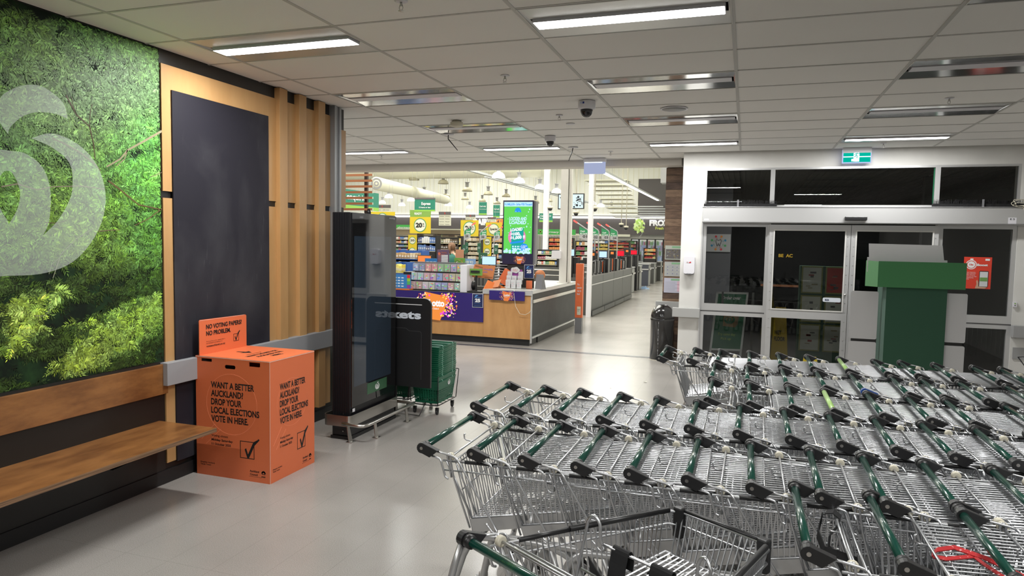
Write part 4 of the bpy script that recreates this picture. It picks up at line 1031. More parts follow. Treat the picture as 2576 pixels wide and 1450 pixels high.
    for s in (-1, 1):
        C.add([(.187, s*(yb(.19)+.006), zb(.19)-.004), (.62, s*(yb(.62)+.006), zb(.62)-.006), (.62, s*(yb(.62)+.006), zb(.62)-.05), (.205, s*(yb(.19)+.006), zb(.19)-.055),
               (.187, s*(yb(.19)+.002), zb(.19)-.004), (.62, s*(yb(.62)+.002), zb(.62)-.006), (.62, s*(yb(.62)+.002), zb(.62)-.05), (.205, s*(yb(.19)+.002), zb(.19)-.055)],
              [(0, 1, 2, 3)[::s], (4, 5, 6, 7)[::-s], (0, 4, 5, 1), (3, 2, 6, 7), (1, 5, 6, 2), (0, 3, 7, 4)])
        y = s*.205
        C.tube(spl([(.045, y*1.12, .135), (.10, y*1.1, .40), (.155, y*1.05, .60), (.20, y, .665), (.27, y, .685), (.46, y, .690), (.56, y*.95, .665), (.62, y*.9, .60), (.70, y*.85, .38), (.775, y*.8, .135)], 2), .0155, 10)
        C.tube([(.30, y, .685), (.36, y*.98, .50), (.50, y*.92, .30), (.66, y*.87, .20), (.77, y*.8, .17)], .011, 8)
        C.tube([(.42, y*1.0, .69), (.44, y, zb(.44))], .010, 6)
    C.tube([(.060, -.225, .20), (.060, .225, .20)], .010, 8); C.tube([(.765, -.165, .18), (.765, .165, .18)], .010, 8)
    C.tube([(.22, -.205, .675), (.22, .205, .675)], .009, 8)
    C.build('chassis', 'chassis', t)
    for (x, y) in ((.045, -.228), (.045, .228), (.775, -.165), (.775, .165)):
        c = MB().lathe([(.020, .135), (.024, .15), (.024, .165), (.018, .17)], (x, y, 0), 12)
        c.box(x-.045, y-.017, .035, x+.008, y-.013, .14).box(x-.045, y+.013, .035, x+.008, y+.017, .14).box(x-.045, y-.017, .128, x+.012, y+.017, .137)
        c = c.build('castor', 'chassis', t)
        MB().lathe([(.05, -.010), (.058, -.008), (.060, 0), (.058, .008), (.05, .010)], (x-.028, y, .060), 18, axis='y').build('wheel', 'rubber', c)
    # rear gate, modelled hanging along +x from its hinge
    G = MB(); gw = wr-.022; gl = .33
    def gy(x, u): return u*(gw-.02*x/gl)
    for k in range(20):
        u = -1+2*k/19; G.tube([(0, gy(0, u), 0), (gl, gy(gl, u), 0)], .0024, 5, cap=False)
    for x, r in ((.0, .0032), (.12, .0030), (gl-.04, .0030), (gl, .0036)): G.tube([(x, -gy(x, 1), -.003), (x, gy(x, 1), -.003)], r, 5)
    G.build('rear_gate', 'chrome', t)
    if seat: pass
    return t
cart0 = make_cart(); gate0 = [c for c in cart0.children if c.name.startswith('rear_gate')][0]
gate0.location = (.128, 0, .988)
used_c = False
def place_cart(x, y, rz, gate_deg, label, group=None, handle=None, end_mat=None):
    global used_c
    if used_c: o = dup(cart0)
    else: o = cart0; used_c = True
    o.location = (x, y, 0); o.rotation_euler = (0, 0, rz); o['label'] = label
    if group: o['group'] = group
    for c in o.children:
        if c.name.startswith('rear_gate'): c.rotation_euler = (0, math.radians(gate_deg), 0); c.location = (.128, 0, .988)
        if handle and c.name.split('.')[0] == 'handle':
            c.data = c.data.copy(); c.data.materials.clear(); c.data.materials.append(M[handle])
        if end_mat and c.name.split('.')[0] == 'handle_end' and end_mat[0] == 0:
            c.data = c.data.copy(); c.data.materials.clear(); c.data.materials.append(M[end_mat[1]]); end_mat = None
    return o
rc = random.Random(11)
ROWS = [('first full row from the camera', 2.705, -1.18, 11, [.21, .42, .62, .82, 1.02, 1.23, 1.45, 1.64, 1.85, 2.08, 2.29]),
        ('second row from the camera', 3.43, -1.25, 13, [.21, .42, .64, .84, 1.04, 1.25, 1.46, 1.66, 1.86, 2.06, 2.27, 2.48]),
        ('third row from the camera', 4.01, -.16, 9, [.21, .42, .61, .83, 1.03, 1.21, 1.48, 1.68]),
        ('fourth row from the camera', 4.62, -.17, 10, [.21, .43, .64, .84, 1.07, 1.24, 1.44, 1.68, 1.9]),
        ('back row beside the glass doors', 5.265, -.56, 14, [.215, .40, .615, .82, 1.02, 1.235, 1.465, 1.64, 1.845, 2.085, 2.25, 2.46, 2.67])]
for ri, (nm, y, x0, n, offs) in enumerate(ROWS):
    for k in range(n):
        x = x0+(0 if k == 0 else offs[k-1]); yy = y+rc.uniform(-.006, .006)
        if ri in (1, 2, 3): yy -= .035*(x-x0)/1.2*(1 if ri == 1 else .8)
        h = None; em = None; extra = ''
        if ri == 4 and k == 5-1+1: pass
        if ri == 2 and k == 3: h = 'lime_handle'; extra = 'lime-topped '
        if ri == 4 and k == 6: h = 'lime_handle'; extra = 'lime-handled '
        lab_ = '%s%s trolley from the left in the %s' % (extra, ORD[k], nm)
        if k == 0: lab_ = 'trolley at the open left end of the %s' % nm
        if ri == 3 and k == 4: em = [0, 'blue_plastic']; lab_ = 'fifth trolley in the fourth row, with one blue handle end'
        if ri == 3 and k == 8: em = [0, 'blue_plastic']
        place_cart(x, yy, rc.uniform(-.012, .012), 76 if k == 0 else -2.6+rc.uniform(-1.3, .9), lab_, 'nested shopping trolleys, ' + nm, h, em)
for k, (x, y) in enumerate(((.19, 2.24), (.42, 2.235), (.67, 2.23), (.90, 2.23), (1.12, 2.23))):
    place_cart(x, y, rc.uniform(-.01, .01), 76 if k == 0 else -2.6, '%s trolley from the left in the short row at lower right' % ORD[k], 'nested shopping trolleys, short row at lower right')
# the lone trolley with a child seat at the bottom edge
fdir = math.atan2(.85, .53)
lone = make_cart(True, .31, .175, .74)
lone.name = 'seat_trolley'
lh = Vector((-.714, 1.726, 0)); latr = Vector((.85, -.53, 0)).normalized()
cpos = lh+latr*.33
lone.location = (cpos.x, cpos.y, 0); lone.rotation_euler = (0, 0, fdir)
lone['label'] = 'loose trolley at the bottom edge turned away from the rows, with infant harness straps'
for c in lone.children:
    if c.name.startswith('rear_gate'): c.location = (.128, 0, .988); c.rotation_euler = (0, math.radians(76), 0)
ORG[lone.name] = Vector((0, 0, 0))
m = MB()
# seat back hoops: tall hairpins joined by a rail, and a lower rail
for z0, x0, x1 in ((1.0, .40, .40),):
    m.tube(spl([(.30, .205, .78), (.355, .20, 1.0), (.362, .197, 1.035), (.366, .178, 1.055), (.370, .158, 1.035), (.370, .154, 1.0), (.372, .148, .978), (.38, .12, .974), (.40, -.12, .966), (.405, -.148, .97), (.408, -.154, .995), (.408, -.158, 1.03), (.405, -.178, 1.05), (.400, -.198, 1.03), (.395, -.20, 1.0), (.34, -.205, .80)], 3), .0048, 8)
m.tube([(.33, .19, .90), (.345, -.19, .89)], .0045, 6); m.tube([(.26, .20, .82), (.26, -.20, .82)], .0045, 6)
for k in range(12): u = -1+2*k/11; m.tube([(.335, u*.18, .90), (.30, u*.175, .80)], .0022, 4)
m.build('child_seat_frame', 'chrome', lone)
MB().box(.155, -.2, .70, .20, .2, .71).build('seat_panel', 'black_plastic', lone)
def strap(pts, w, parent, material='webbing', wd=(0, 0, 1), name='strap', th=.003):
    m = MB(); P = [Vector(p) for p in pts]; vs = []
    for i, p in enumerate(P):
        wdv = Vector(wd[i] if isinstance(wd[0], (tuple, list)) else wd).normalized()*w/2
        t_ = (P[min(i+1, len(P)-1)]-P[max(i-1, 0)]).normalized(); n_ = t_.cross(wdv).normalized()*th/2
        vs += [p-wdv-n_, p+wdv-n_, p+wdv+n_, p-wdv+n_]
    fs = [(0, 1, 2, 3)]
    for i in range(len(P)-1):
        a = 4*i
        for j in range(4): fs.append((a+j, a+4+j, a+4+(j+1) % 4, a+(j+1) % 4))
    fs.append(tuple(4*(len(P)-1)+j for j in (3, 2, 1, 0)))
    m.add(vs, fs); return m.build(name, material, parent)
def up_(x): return (0, 1, .2)
def loopstrap(y, w, z1, x0=.388, z0=.972):
    strap(spl([(x0+.012, y, z0-.05), (x0+.016, y, z0-.015), (x0+.006, y, z0+.008), (x0-.008, y, z0+.006), (x0-.018, y, z0-.03), (x0-.032, y-.004, z0-.075), (x0-.045, y-.01, z1)]), w, lone, wd=(0, 1, 0))
loopstrap(.085, .060, .84); loopstrap(-.060, .070, .78)
strap(spl([(.350, .175, .905), (.345, .15, .892), (.338, .11, .872), (.335, .06, .852), (.336, .02, .842), (.342, -.02, .84)]), .070, lone, wd=(-.2, 0, 1))
strap(spl([(.352, -.03, .90), (.350, -.06, .885), (.345, -.10, .87), (.340, -.13, .84)]), .060, lone, wd=(-.2, 0, 1))
strap(spl([(.338, .12, .85), (.31, .12, .74), (.29, .12, .62), (.28, .12, .40)]), .05, lone, wd=(0, 1, 0))
strap(spl([(.338, -.12, .84), (.31, -.12, .70), (.30, -.12, .45)]), .05, lone, wd=(0, 1, 0))
MB().lathe([(.011, -.004), (.012, 0), (.004, .003)], (.327, .145, .88), 16, axis='x').build('press_stud', 'steel', lone)
for s in (-1, 1):
    MB().box(.725, s*.15-.018, .90, .752, s*.15+.018, 1.002).build('corner_buffer', 'black_plastic', lone, bevel=.006)
    MB().tube([(.345, s*.255, .994), (.71, s*.172, .992)], .0095, 8).build('rim_sleeve', 'black_plastic', lone)
MB().tube([(.745, -.16, .990), (.745, .16, .990)], .0085, 8).build('rim_sleeve', 'black_plastic', lone)
for s in (-1, 1): MB().tube([(0, s*.33, 1.02), (-.02, s*.335, .96), (-.10, s*.34, .70), (-.16, s*.33, .30), (-.17, s*.32, .02)], .017, 10, flat=.6).build('rear_leg', 'chassis', lone)
# harness straps hanging in the near row
def loose(name, label, cat): 
    t = thing(name, label, cat); return t
hs_ = loose('harness_strap', 'black child harness strap looped round a rod at lower right', 'strap')
a0 = onz(2095, 1300, 1.0); a1 = onz(2130, 1420, .86)
strap([(a0.x-.02, a0.y, 1.012), (a0.x+.0, a0.y-.01, 1.02), (a0.x+.02, a0.y-.01, 1.005), (a0.x+.015, a0.y-.02, .98), (a0.x-.01, a0.y-.03, .95), (a0.x-.015, a0.y-.06, .92), (a0.x+.01, a0.y-.10, .90), (a0.x+.03, a0.y-.14, .86)], .04, hs_, wd=(.25, 1, 0))
strap([(a0.x-.03, a0.y+.01, .99), (a0.x-.045, a0.y-.03, .95), (a0.x-.03, a0.y-.09, .92), (a0.x, a0.y-.13, .93), (a0.x+.05, a0.y-.16, .93), (a0.x+.06, a0.y-.20, .86)], .03, hs_, wd=(.1, .3, 1))
rs = loose('harness_strap', 'red printed harness strap lying over the trolleys at the bottom right', 'strap')
q0, q1, q2, q3 = onz(2345, 1395, 1.0), onz(2400, 1385, 1.0), onz(2480, 1410, 1.0), onz(2576, 1450, 1.0)
strap([(q0.x, q0.y, .998), (q0.x+.012, q0.y+.006, 1.012), (q1.x, q1.y, 1.008), (q2.x, q2.y, 1.005), (q3.x, q3.y, .998), (q3.x+.06, q3.y-.03, .98)], .02, rs, 'red_web', wd=(.2, .9, .2))
strap([(q0.x, q0.y-.01, .998), (q0.x+.03, q0.y-.02, 1.0), (q1.x+.04, q1.y-.03, 1.002), (q2.x-.01, q2.y-.04, 1.0), (q3.x-.04, q3.y-.04, .995)], .017, rs, 'red_web', wd=(.2, .9, .2))
yb_ = onz(2040, 905, .99)
ycs = thing('floor_sign', 'yellow folded floor sign whose top shows behind the back row of trolleys', 'floor sign', (yb_.x, yb_.y+.06, 0))
MB().prism([(-.15, 0), (.15, 0), (.045, 1.0), (-.045, 1.0)], (yb_.x, yb_.y+.03, 0), X_, Z_, .012).build('leaf', 'yellow', ycs, bevel=.004); MB().prism([(-.15, 0), (.15, 0), (.045, 1.0), (-.045, 1.0)], (yb_.x, yb_.y+.09, 0), X_, Z_, .012).build('leaf', 'yellow', ycs, bevel=.004)

# ================================================================== LOTTERY COUNTER
YL = 11.62
lc = thing('lottery_counter', 'lottery counter with plywood front, dark plinth and grey laminate side', 'counter', (-5, 13, 0))
MB().box(-7.9, YL+.03, 0, -3.58, YL+.5, .115).box(-4.0, YL+.5, 0, -3.565, 15.0, .115).build('plinth', 'black_paint', lc)
MB().box(-4.448, YL, .115, -3.558, YL+.02, .955).build('front_panel', 'ply2', lc); MB().box(-7.9, YL, .115, -4.452, YL+.02, .885).build('front_panel', 'ply2', lc)
MB().box(-3.558, YL-.002, .05, -3.535, YL+.03, .99).build('corner_strip', 'alu', lc)
MB().box(-3.56, YL+.03, .13, -3.54, 15.0, .955).build('side_panel', 'grey_panel', lc)
m = MB().box(-4.46, YL-.012, .955, -3.535, YL+.5, .985).box(-4.35, YL+.4, .955, -3.52, 15.03, .985); m.build('worktop', mat('worktop', (.50, .51, .48), .3), lc, bevel=.003)
MB().box(-3.545, YL-.02, .93, -3.515, 15.03, .985).box(-4.46, YL-.022, .90, -3.535, YL-.002, .985).build('edge_strip', 'alu', lc)
MB().box(-3.54, YL+.02, .765, -3.505, 15.02, .825).build('bumper_strip', 'steel', lc, bevel=.004)
MB().box(-3.54, YL+.02, .135, -3.515, 14.9, .165).build('lower_strip', 'alu', lc)
MB().box(-7.9, YL, .885, -4.452, YL+.5, .90).build('worktop', 'grey_panel', lc)
MB().box(-7.9, YL+1.8, 0, -4.35, YL+1.9, .9).build('back_unit', 'checkout', lc)

def confetti(m, cx, cz, y, ang0, spread, r0, r1, n, s, seed, zlim=9):
    rr = random.Random(seed)
    for k in range(n):
        a = ang0+rr.uniform(-spread, spread); r = rr.uniform(r0, r1); ss = s*rr.uniform(.5, 1.3)*(1.25-.6*(r-r0)/(r1-r0))
        px, pz = cx+math.cos(a)*r, cz+math.sin(a)*r; q = rr.uniform(0, 6.3)
        if abs(pz-cz) > zlim-ss: continue
        c = rr.choice(((.95, .45, .05), (.85, .08, .03), (.60, .04, .55), (.95, .65, .12), (.30, .04, .50), (.95, .75, .45)))
        m.add([Vector((px+ss*math.cos(q+t), y-.0001*k, pz+ss*math.sin(q+t))) for t in (0, 2.1, 4.0)], [(0, 1, 2)], c)
def lotto_mark(parent, cx, cz, y, s, glow=False):
    om = 'lotto_glow' if glow else 'lotto_orange'; wm = 'lotto_glow_w' if glow else 'white_ink'
    zl = .235 if glow else .54*s
    m = MB(); confetti(m, cx, cz, y-.0006, .0, 1.1, .42*s, .95*s, 190, .05*s, 1, zl); confetti(m, cx, cz, y-.0006, math.pi, 1.0, .42*s, .95*s, 110, .045*s, 2, zl); confetti(m, cx, cz, y-.0006, -1.57, .9, .3*s, .8*s, 50, .04*s, 4, zl)
    tag(m.build('confetti_print', attrmat('confetti_glow', .5, .3, .8) if glow else M['printed'], parent), kind='stuff')
    MB().prism([(cx-.52*s, cz+.52*s), (cx-.36*s, cz-.62*s), (cx+.18*s, cz-.66*s), (cx+.60*s, cz+.34*s)], (0, y-.0005, 0), X_, Z_, .010 if glow else .006).build('orange_shape', om, parent)
    yy = y-(.0115 if glow else .0075)
    text('Lotto', (cx-.34*s, yy, cz-.06*s), X_, Z_, .26*s, wm, parent, .72*s, bold=.05)
    text('New Zealand', (cx-.30*s, yy, cz-.20*s), X_, Z_, .07*s, wm, parent, .42*s, bold=.01)
s1 = thing('lottery_sign', 'large purple lottery sign with glowing orange shape on the counter front', 'sign', (-5.3, YL, .38))
MB().box(-6.75, YL-.022, .38, -4.445, YL-.004, .895).build('panel', 'purple', s1)
lotto_mark(s1, -5.37, .66, YL-.023, .44, True)
s2 = thing('lottery_sign', 'small purple lottery sign clipped under the worktop edge near the corner', 'sign', (-4, YL, .8))
MB().box(-4.325, YL-.045, .80, -3.66, YL-.024, .965).build('panel', 'purple', s2); lotto_mark(s2, -3.99, .885, YL-.046, .15)
def card25(x0, y, z0, w, h, lb):
    t = thing('number_card', lb, 'card', (x0, y, z0), group='navy cards with the number 25')
    MB().box(x0, y-.006, z0, x0+w, y, z0+h).build('border', 'white_ink', t); MB().box(x0+.006, y-.008, z0+.006, x0+w-.006, y-.006, z0+h-.006).build('card', 'navy', t)
    text('25', (x0+w*.26, y-.0085, z0+h*.40), X_, Z_, h*.23, 'white_ink', t, w*.5, bold=.06)
    m = MB(); m.prism(arc(x0+w*.42, z0+h*.78, w*.16, 20, 180, 8)+[(x0+w*.25, z0+h*.76)]+arc(x0+w*.5, z0+h*.74, w*.13, 180, 60, 6), (0, y-.0082, 0), X_, Z_, .0006); m.box(x0+w*.2, y-.009, z0+h*.71, x0+w*.8, y-.0082, z0+h*.74); m.build('wave_mark', mat('wave_blue', (.10, .30, .62), .4), t)
    for k in range(3): text('tickets remaining', (x0+w*.2, y-.0085, z0+h*(.27-.08*k)), X_, Z_, h*.035, MATS['wave_blue'], t, w*.6) if k != 1 else None
card25(-4.655, YL-.024, .645, .205, .25, 'navy card with the number 25 at the right end of the large purple sign')

# things on the counter
zc = .90
td = thing('ticket_dispenser', 'clear acrylic dispenser holding three rows of scratch tickets', 'ticket dispenser', (-5.45, 11.9, zc))
m = MB()
for r in range(3): m.box(-6.02, 11.80+.06*r, zc+.17*r, -4.96, 11.86+.06*r, zc+.02+.17*r)
m.build('shelf', 'clear', td)
MB().box(-4.96, 11.74, zc, -4.83, 12.1, 1.40).build('side_panel', 'white_plastic', td); MB().box(-6.03, 12.02, zc, -4.96, 12.05, 1.43).build('back_panel', 'grey_plastic', td)
TC = [[(.25, .32, .55), (.10, .16, .35), (.62, .18, .16), (.62, .18, .18), (.16, .42, .16), (.18, .40, .14), (.35, .22, .45), (.45, .38, .12)],
      [(.60, .62, .66), (.45, .62, .66), (.65, .35, .42), (.62, .36, .44), (.18, .28, .62), (.55, .18, .22), (.50, .45, .25), (.48, .42, .22)],
      [(.62, .35, .30), (.58, .30, .25), (.75, .70, .72), (.70, .70, .62), (.25, .30, .62), (.22, .28, .60), (.55, .30, .25), (.35, .55, .42)]]
for r in range(3):
    for c in range(8):
        x0 = -6.02+.131*c; z0 = zc+.012+.17*(2-r); y0 = 11.80+.06*(2-r)
        cc = TC[r][c]; m = MB(); cc = tuple(v*.55+.22 for v in cc); m.box(x0, y0, z0, x0+.121, y0+.05, z0+.145, cc); rr = random.Random(r*8+c)
        for k in range(10):
            a, b = rr.uniform(.005, .07), rr.uniform(.005, .11); m.box(x0+a, y0-.001-.0001*k, z0+b, x0+a+rr.uniform(.015, .045), y0, z0+b+rr.uniform(.008, .03), tuple(min(.9, v*rr.uniform(.1, 2.2)+rr.uniform(0, .12)) for v in cc))
        tag(m.build('scratch_tickets', 'printed'), 'pack of scratch tickets, %s in the %s row of the clear dispenser' % (ORD[c], ('top', 'middle', 'bottom')[r]), 'tickets', 'scratch tickets in the clear dispenser')
def panelcard(nm, px0, py0, px1, py1, Y, material, label, cat, group=None, th=.012, tilt=0.):
    a, b = at(px0, py0, Y), at(px1, py1, Y)
    t = thing(nm, label, cat, ((a.x+b.x)/2, Y, b.z), group)
    MB().box(a.x, Y, b.z, b.x, Y+th, a.z).build('card', material, t)
    if b.z > .93: cx = (a.x+b.x)/2; MB().box(cx-.015, Y+th, .902, cx+.015, Y+th+.01, a.z-.02).box(cx-.06, Y-.03, .902, cx+.06, Y+.07, .91).build('holder', 'clear', t)
    return t, a.x, a.z, b.x, b.z
t, x0, z1, x1, z0 = panelcard('price_board', 960, 689, 1033, 727, 11.66, mat('lotto_blue', (.04, .22, .55), .4), 'blue lottery price board leaning on the counter left of the tickets', 'board')
m = MB(); rr = random.Random(4)
for i in range(6):
    for j in range(4): a = x0+(x1-x0)*(.08+.12*i); b = z0+(z1-z0)*(.12+.2*j); m.box(a, 11.658, b, a+.05, 11.6595, b+.022, (.7, .8, .9))
for j, c in enumerate(((.30, .05, .40), (.10, .45, .12), (.30, .6, .05), (.75, .03, .05))): b = z0+(z1-z0)*(.04+.24*j); m.box(x1-.075, 11.657, b, x1-.01, 11.6595, b+(z1-z0)*.22, c)
m.build('print', 'printed', t)
MB().box(x0, 11.64, zc, x1-.02, 11.9, zc+.025).build('base', 'lotto_orange', t)
def monitor(px0, py0, px1, py1, Y, scr, lb, zt, bez=.012, body='black_plastic', grp='counter and checkout screens', base=None):
    a, b = at(px0, py0, Y), at(px1, py1, Y); cx = (a.x+b.x)/2; w = b.x-a.x
    t = thing('monitor', lb, 'monitor', (cx, Y, zt), grp)
    MB().box(a.x, Y, b.z, b.x, Y+.03, a.z).build('housing', body, t, bevel=.004)
    if scr: MB().box(a.x+bez, Y-.001, b.z+bez, b.x-bez, Y, a.z-bez).build('screen', scr, t)
    if b.z > zt: MB().box(cx-.02, Y+.01, zt, cx+.02, Y+.04, b.z).box(cx-.09, Y-.03, zt, cx+.09, Y+.1, zt+.012).build('stand', body, t)
    return t, a.x, a.z, b.x, b.z
tm, a_, b_z, c_, d_ = monitor(1050, 642, 1085, 672, 12.9, 'scr_orange', 'orange lottery screen behind the ticket dispenser', .9)
MB().box(c_-.13, 12.897, d_+.015, c_-.03, 12.899, d_+.05).build('white_box', 'scr_white', tm)
tm = monitor(1212, 644, 1248, 668, 12.6, 'scr_lblue', 'pale blue checkout screen above the orange board', .9)[0]
t, x0, z1, x1, z0 = panelcard('lottery_card', 1069, 650, 1099, 668, 12.3, MATS['lotto_blue'], 'small blue card with white boxes above the tickets', 'card')
m = MB()
for k in range(3): m.box(x0+.03+.075*k, 12.298, z0+.03, x0+.09+.075*k, 12.2995, z1-.06, (.75, .85, .95))
m.build('print', 'printed', t); MB().box(x0+.1, 12.31, 1.40, x0+.12, 12.32, z0+.02).build('stem', 'clear', t)
t, x0, z1, x1, z0 = panelcard('opening_hours_sheet', 1100, 628, 1129, 668, 12.4, mat('hours_purple', (.15, .09, .16), .5), 'purple sheet with white strips and orange heading', 'notice')
m = MB()
for k in range(7): m.box(x0+.09, 12.398, z0+.012+.028*k, x1-.02, 12.3995, z0+.034+.028*k, (.8, .8, .8)); m.box(x0+.02, 12.398, z0+.018+.028*k, x0+.08, 12.3995, z0+.028+.028*k, (.65, .25, .15))
m.disc((x0+.045, 12.398, z1-.08), X_, Z_, .028, .001, 12, (.8, .2, .1)); m.build('print', 'printed', t)
text('Opening\nhours', (x0+.09, 12.397, z1-.07), X_, Z_, .024, 'lotto_orange', t, .11)
t, x0, z1, x1, z0 = panelcard('green_card', 1143, 649, 1169, 670, 12.3, mat('card_green', (.16, .36, .06), .5), 'green grocery card on the counter beside the hours sheet', 'card')
m = MB(); rr = random.Random(9)
for k in range(26): a, b = rr.uniform(x0+.01, x1-.03), rr.uniform(z0+.01, z1-.04); m.box(a, 12.2985-.0001*k, b, a+.025, 12.2995, b+.015, rr.choice(((.5, .4, .1), (.1, .2, .05), (.7, .7, .5), (.4, .15, .05))))
m.build('print', 'printed', t)
t, x0, z1, x1, z0 = panelcard('blue_card', 1168, 651, 1196, 676, 12.35, mat('card_blue', (.22, .38, .62), .5), 'pale blue rounded card reading YES TO FRESH', 'card')
text('YES TO\nFRESH', (x0+.015, 12.349, z0+(z1-z0)*.52), X_, Z_, .045, mat('pale_yellow', (.72, .78, .70), .5), t, .17, bold=.05)
t, x0, z1, x1, z0 = panelcard('leaflet_holder', 1146, 628, 1166, 650, 12.6, mat('card_peach', (.68, .32, .18), .5), 'peach coloured leaflet standing behind the green card', 'leaflet')
t, x0, z1, x1, z0 = panelcard('purple_card', 1170, 672, 1186, 695, 12.4, mat('card_violet', (.30, .06, .30), .5), 'violet card beside the payment stand', 'card')
a, b = at(1189, 665, 12.0), at(1243, 703, 12.0)
ob = thing('orange_board', 'orange promotional board propped on the lottery counter', 'board', ((a.x+b.x)/2, 12, .9))
MB().prism([(a.x-.03, b.z+.03), (b.x-.03, b.z), (b.x+.02, a.z-.02), (a.x+.04, a.z)], (0, 12.012, 0), X_, Z_, .012).build('board', mat('board_orange', (.62, .22, .08), .5), ob)
text('The changing\nof Lotto', (a.x+.13, 11.999, a.z-.10), X_, Z_, .032, mat('violet_ink', (.30, .18, .40), .5), ob, .27, bold=.03)
m = MB()
for k in range(9): m.obox((a.x+.06+.017*k, 11.9985, a.z-.03-.004*k), Vector((.5, 0, .8)).normalized(), Vector((-.8, 0, .5)).normalized(), -Y_, .03, .005, .001); m.obox((b.x-.18+.017*k, 11.9985, b.z+.03), Vector((.5, 0, .8)).normalized(), Vector((-.8, 0, .5)).normalized(), -Y_, .03, .005, .001)
m.build('hatching', 'ink', ob)
ps = thing('payment_stand', 'black payment terminal on a pole with a green card', 'payment terminal', (-4.75, 11.9, .9))
a, b = at(1182, 676, 11.85), at(1213, 694, 11.85)
MB().box(a.x, 11.85, b.z, b.x, 11.86, a.z).build('green_card', MATS['card_green'], ps); MB().box(a.x+.03, 11.82, b.z+.05, b.x-.05, 11.85, b.z+.09).build('terminal', 'black_plastic', ps)
cx = (a.x+b.x)/2; MB().box(cx-.018, 11.86, .9, cx+.018, 11.89, b.z+.02).box(cx-.14, 11.76, .9, cx+.14, 11.98, .925).build('stand', 'black_plastic', ps, bevel=.004)
MB().lathe([(.08, -.05), (.09, 0), (.08, .05)], (cx-.13, 12.05, 1.01), 18, axis='x').build('card_reel', 'black_plastic', ps)
t = thing('cash_register', 'black till unit at the left end of the counter behind the price board', 'till', (-5.95, 12.2, .9))
m = MB().box(-6.35, 12.1, .9, -5.95, 12.5, 1.08).box(-6.33, 12.12, 1.08, -6.0, 12.4, 1.22); m.build('body', 'black_plastic', t, bevel=.01)
# orange fold of card at the worktop end, leaflets and screen tower
t = thing('orange_divider', 'orange triangular divider standing where the worktop steps up', 'divider', (-4.46, 11.7, .9))
MB().prism([(0, .90), (.55, .98), (.10, 1.14), (0, .98)], (-4.47, 11.65, 0), Vector((.55, .83, 0)).normalized(), Z_, .012).build('panel', 'lotto_orange', t)
zt = .985
t = thing('leaflet_stand', 'clear stand of white leaflets with a cloud-shaped header on the worktop', 'leaflet stand', (-4.0, 11.95, zt))
rr = random.Random(3)
for r in range(3):
    for c in range(3):
        if r == 2 and c == 1: continue
        x0 = -4.13+.105*c; y0 = 11.90+.05*r; z0 = zt+.01+.075*r
        l = MB().box(x0, y0, z0, x0+.088, y0+.012, z0+.155).build('leaflet', 'card_white', t)
        m = MB()
        for k in range(5): m.box(x0+.012, y0-.001, z0+.03+.02*k, x0+.012+rr.uniform(.03, .06), y0, z0+.034+.02*k, (.55, .15, .25) if k % 2 else (.3, .3, .35))
        m.build('print', 'printed', l)
hd_ = [(-3.99+.085*math.cos(a)*(1+.08*math.cos(5*a)), zt+.34+.055*math.sin(a)*(1+.1*math.cos(5*a))) for a in np.linspace(0, 2*math.pi, 30)[:-1]]
MB().prism(hd_, (0, 12.03, 0), X_, Z_, .008).build('header', 'card_white', t)
text('Pick a\nticket', (-4.04, 12.02, zt+.345), X_, Z_, .016, 'red_poster', t, .1)
MB().box(-4.09, 12.04, zt+.2, -3.86, 12.05, zt+.35).build('backing', MATS['card_violet'], t)
t = thing('ticket_box', 'large orange card box tilted behind the white leaflets', 'box', (-4.3, 12.15, zt))
MB().obox((-4.22, 12.2, zt+.19), Vector((.86, 0, -.5)), Vector((.5, 0, .86)), -Y_, .20, .27, .10).build('card_box', 'orange', t)
t = thing('ticket_box', 'orange card edge standing between leaflets and screen pole', 'box', (-3.74, 12.15, zt)); MB().box(-3.80, 12.1, zt, -3.69, 12.13, zt+.15).build('card_box', 'orange', t)
t = thing('booklet', 'small orange booklet leaning on a clear support near the counter corner', 'booklet', (-4.35, 11.8, zt))
MB().obox((-4.30, 11.85, zt+.085), Vector((.95, .2, .2)).normalized(), Vector((.25, .4, .87)).normalized(), Vector((0, -1, .3)).normalized(), .15, .15, .012).build('cover', MATS['board_orange'], t)
MB().box(-4.36, 11.87, zt, -4.24, 11.95, zt+.04).build('support', 'clear', t)
# screen tower
YT = 12.3
tw = thing('screen_tower', 'tall portrait advertising screen glowing green on the lottery counter', 'display screen', (-4.04, YT, zt))
MB().box(-4.345, YT, 1.42, -3.745, YT+.11, 2.615).build('housing', mat('housing_navy', (.018, .014, .055), .3), tw, bevel=.004)
MB().box(-3.745, YT+.02, 1.43, -3.705, YT+.16, 2.60).build('side_frame', 'grey_plastic', tw)
MB().box(-4.25, YT+.03, zt, -3.73, YT+.08, 1.42).build('back_support', mat('tower_dark', (.02, .018, .017), .6), tw)
m = MB().box(-4.322, YT-.002, 1.625, -3.768, YT-.0005, 2.50).build('screen', 'scr_green', tw)
ys = YT-.003
MB().box(-4.322, YT-.002, 2.50, -3.768, YT-.0005, 2.585).build('ticker', 'scr_pale', tw)
text('$1.8 MILLION - Strike $700 Thousand', (-4.315, ys, 2.522), X_, Z_, .038, 'scr_blue', tw, .54, bold=.03)
m = MB().prism(arc(-4.05, 2.42, .06, 10, 190, 8)+[(-4.12, 2.395), (-3.98, 2.395)], (0, ys, 0), X_, Z_, .0005); m.build('wave_mark', 'scr_blue', tw)
for s, z, w in (('LOCKED AND', 2.245, .34), ('LOADED', 2.175, .33)): text(s, (-4.215, ys, z), X_, Z_, .058, 'scr_pale', tw, w, bold=.05)
mm = MB(); mm.disc((-4.06, ys, 1.93), X_, Z_, .175, .0004, 24); mm.build('pink_burst', 'scr_pink', tw)
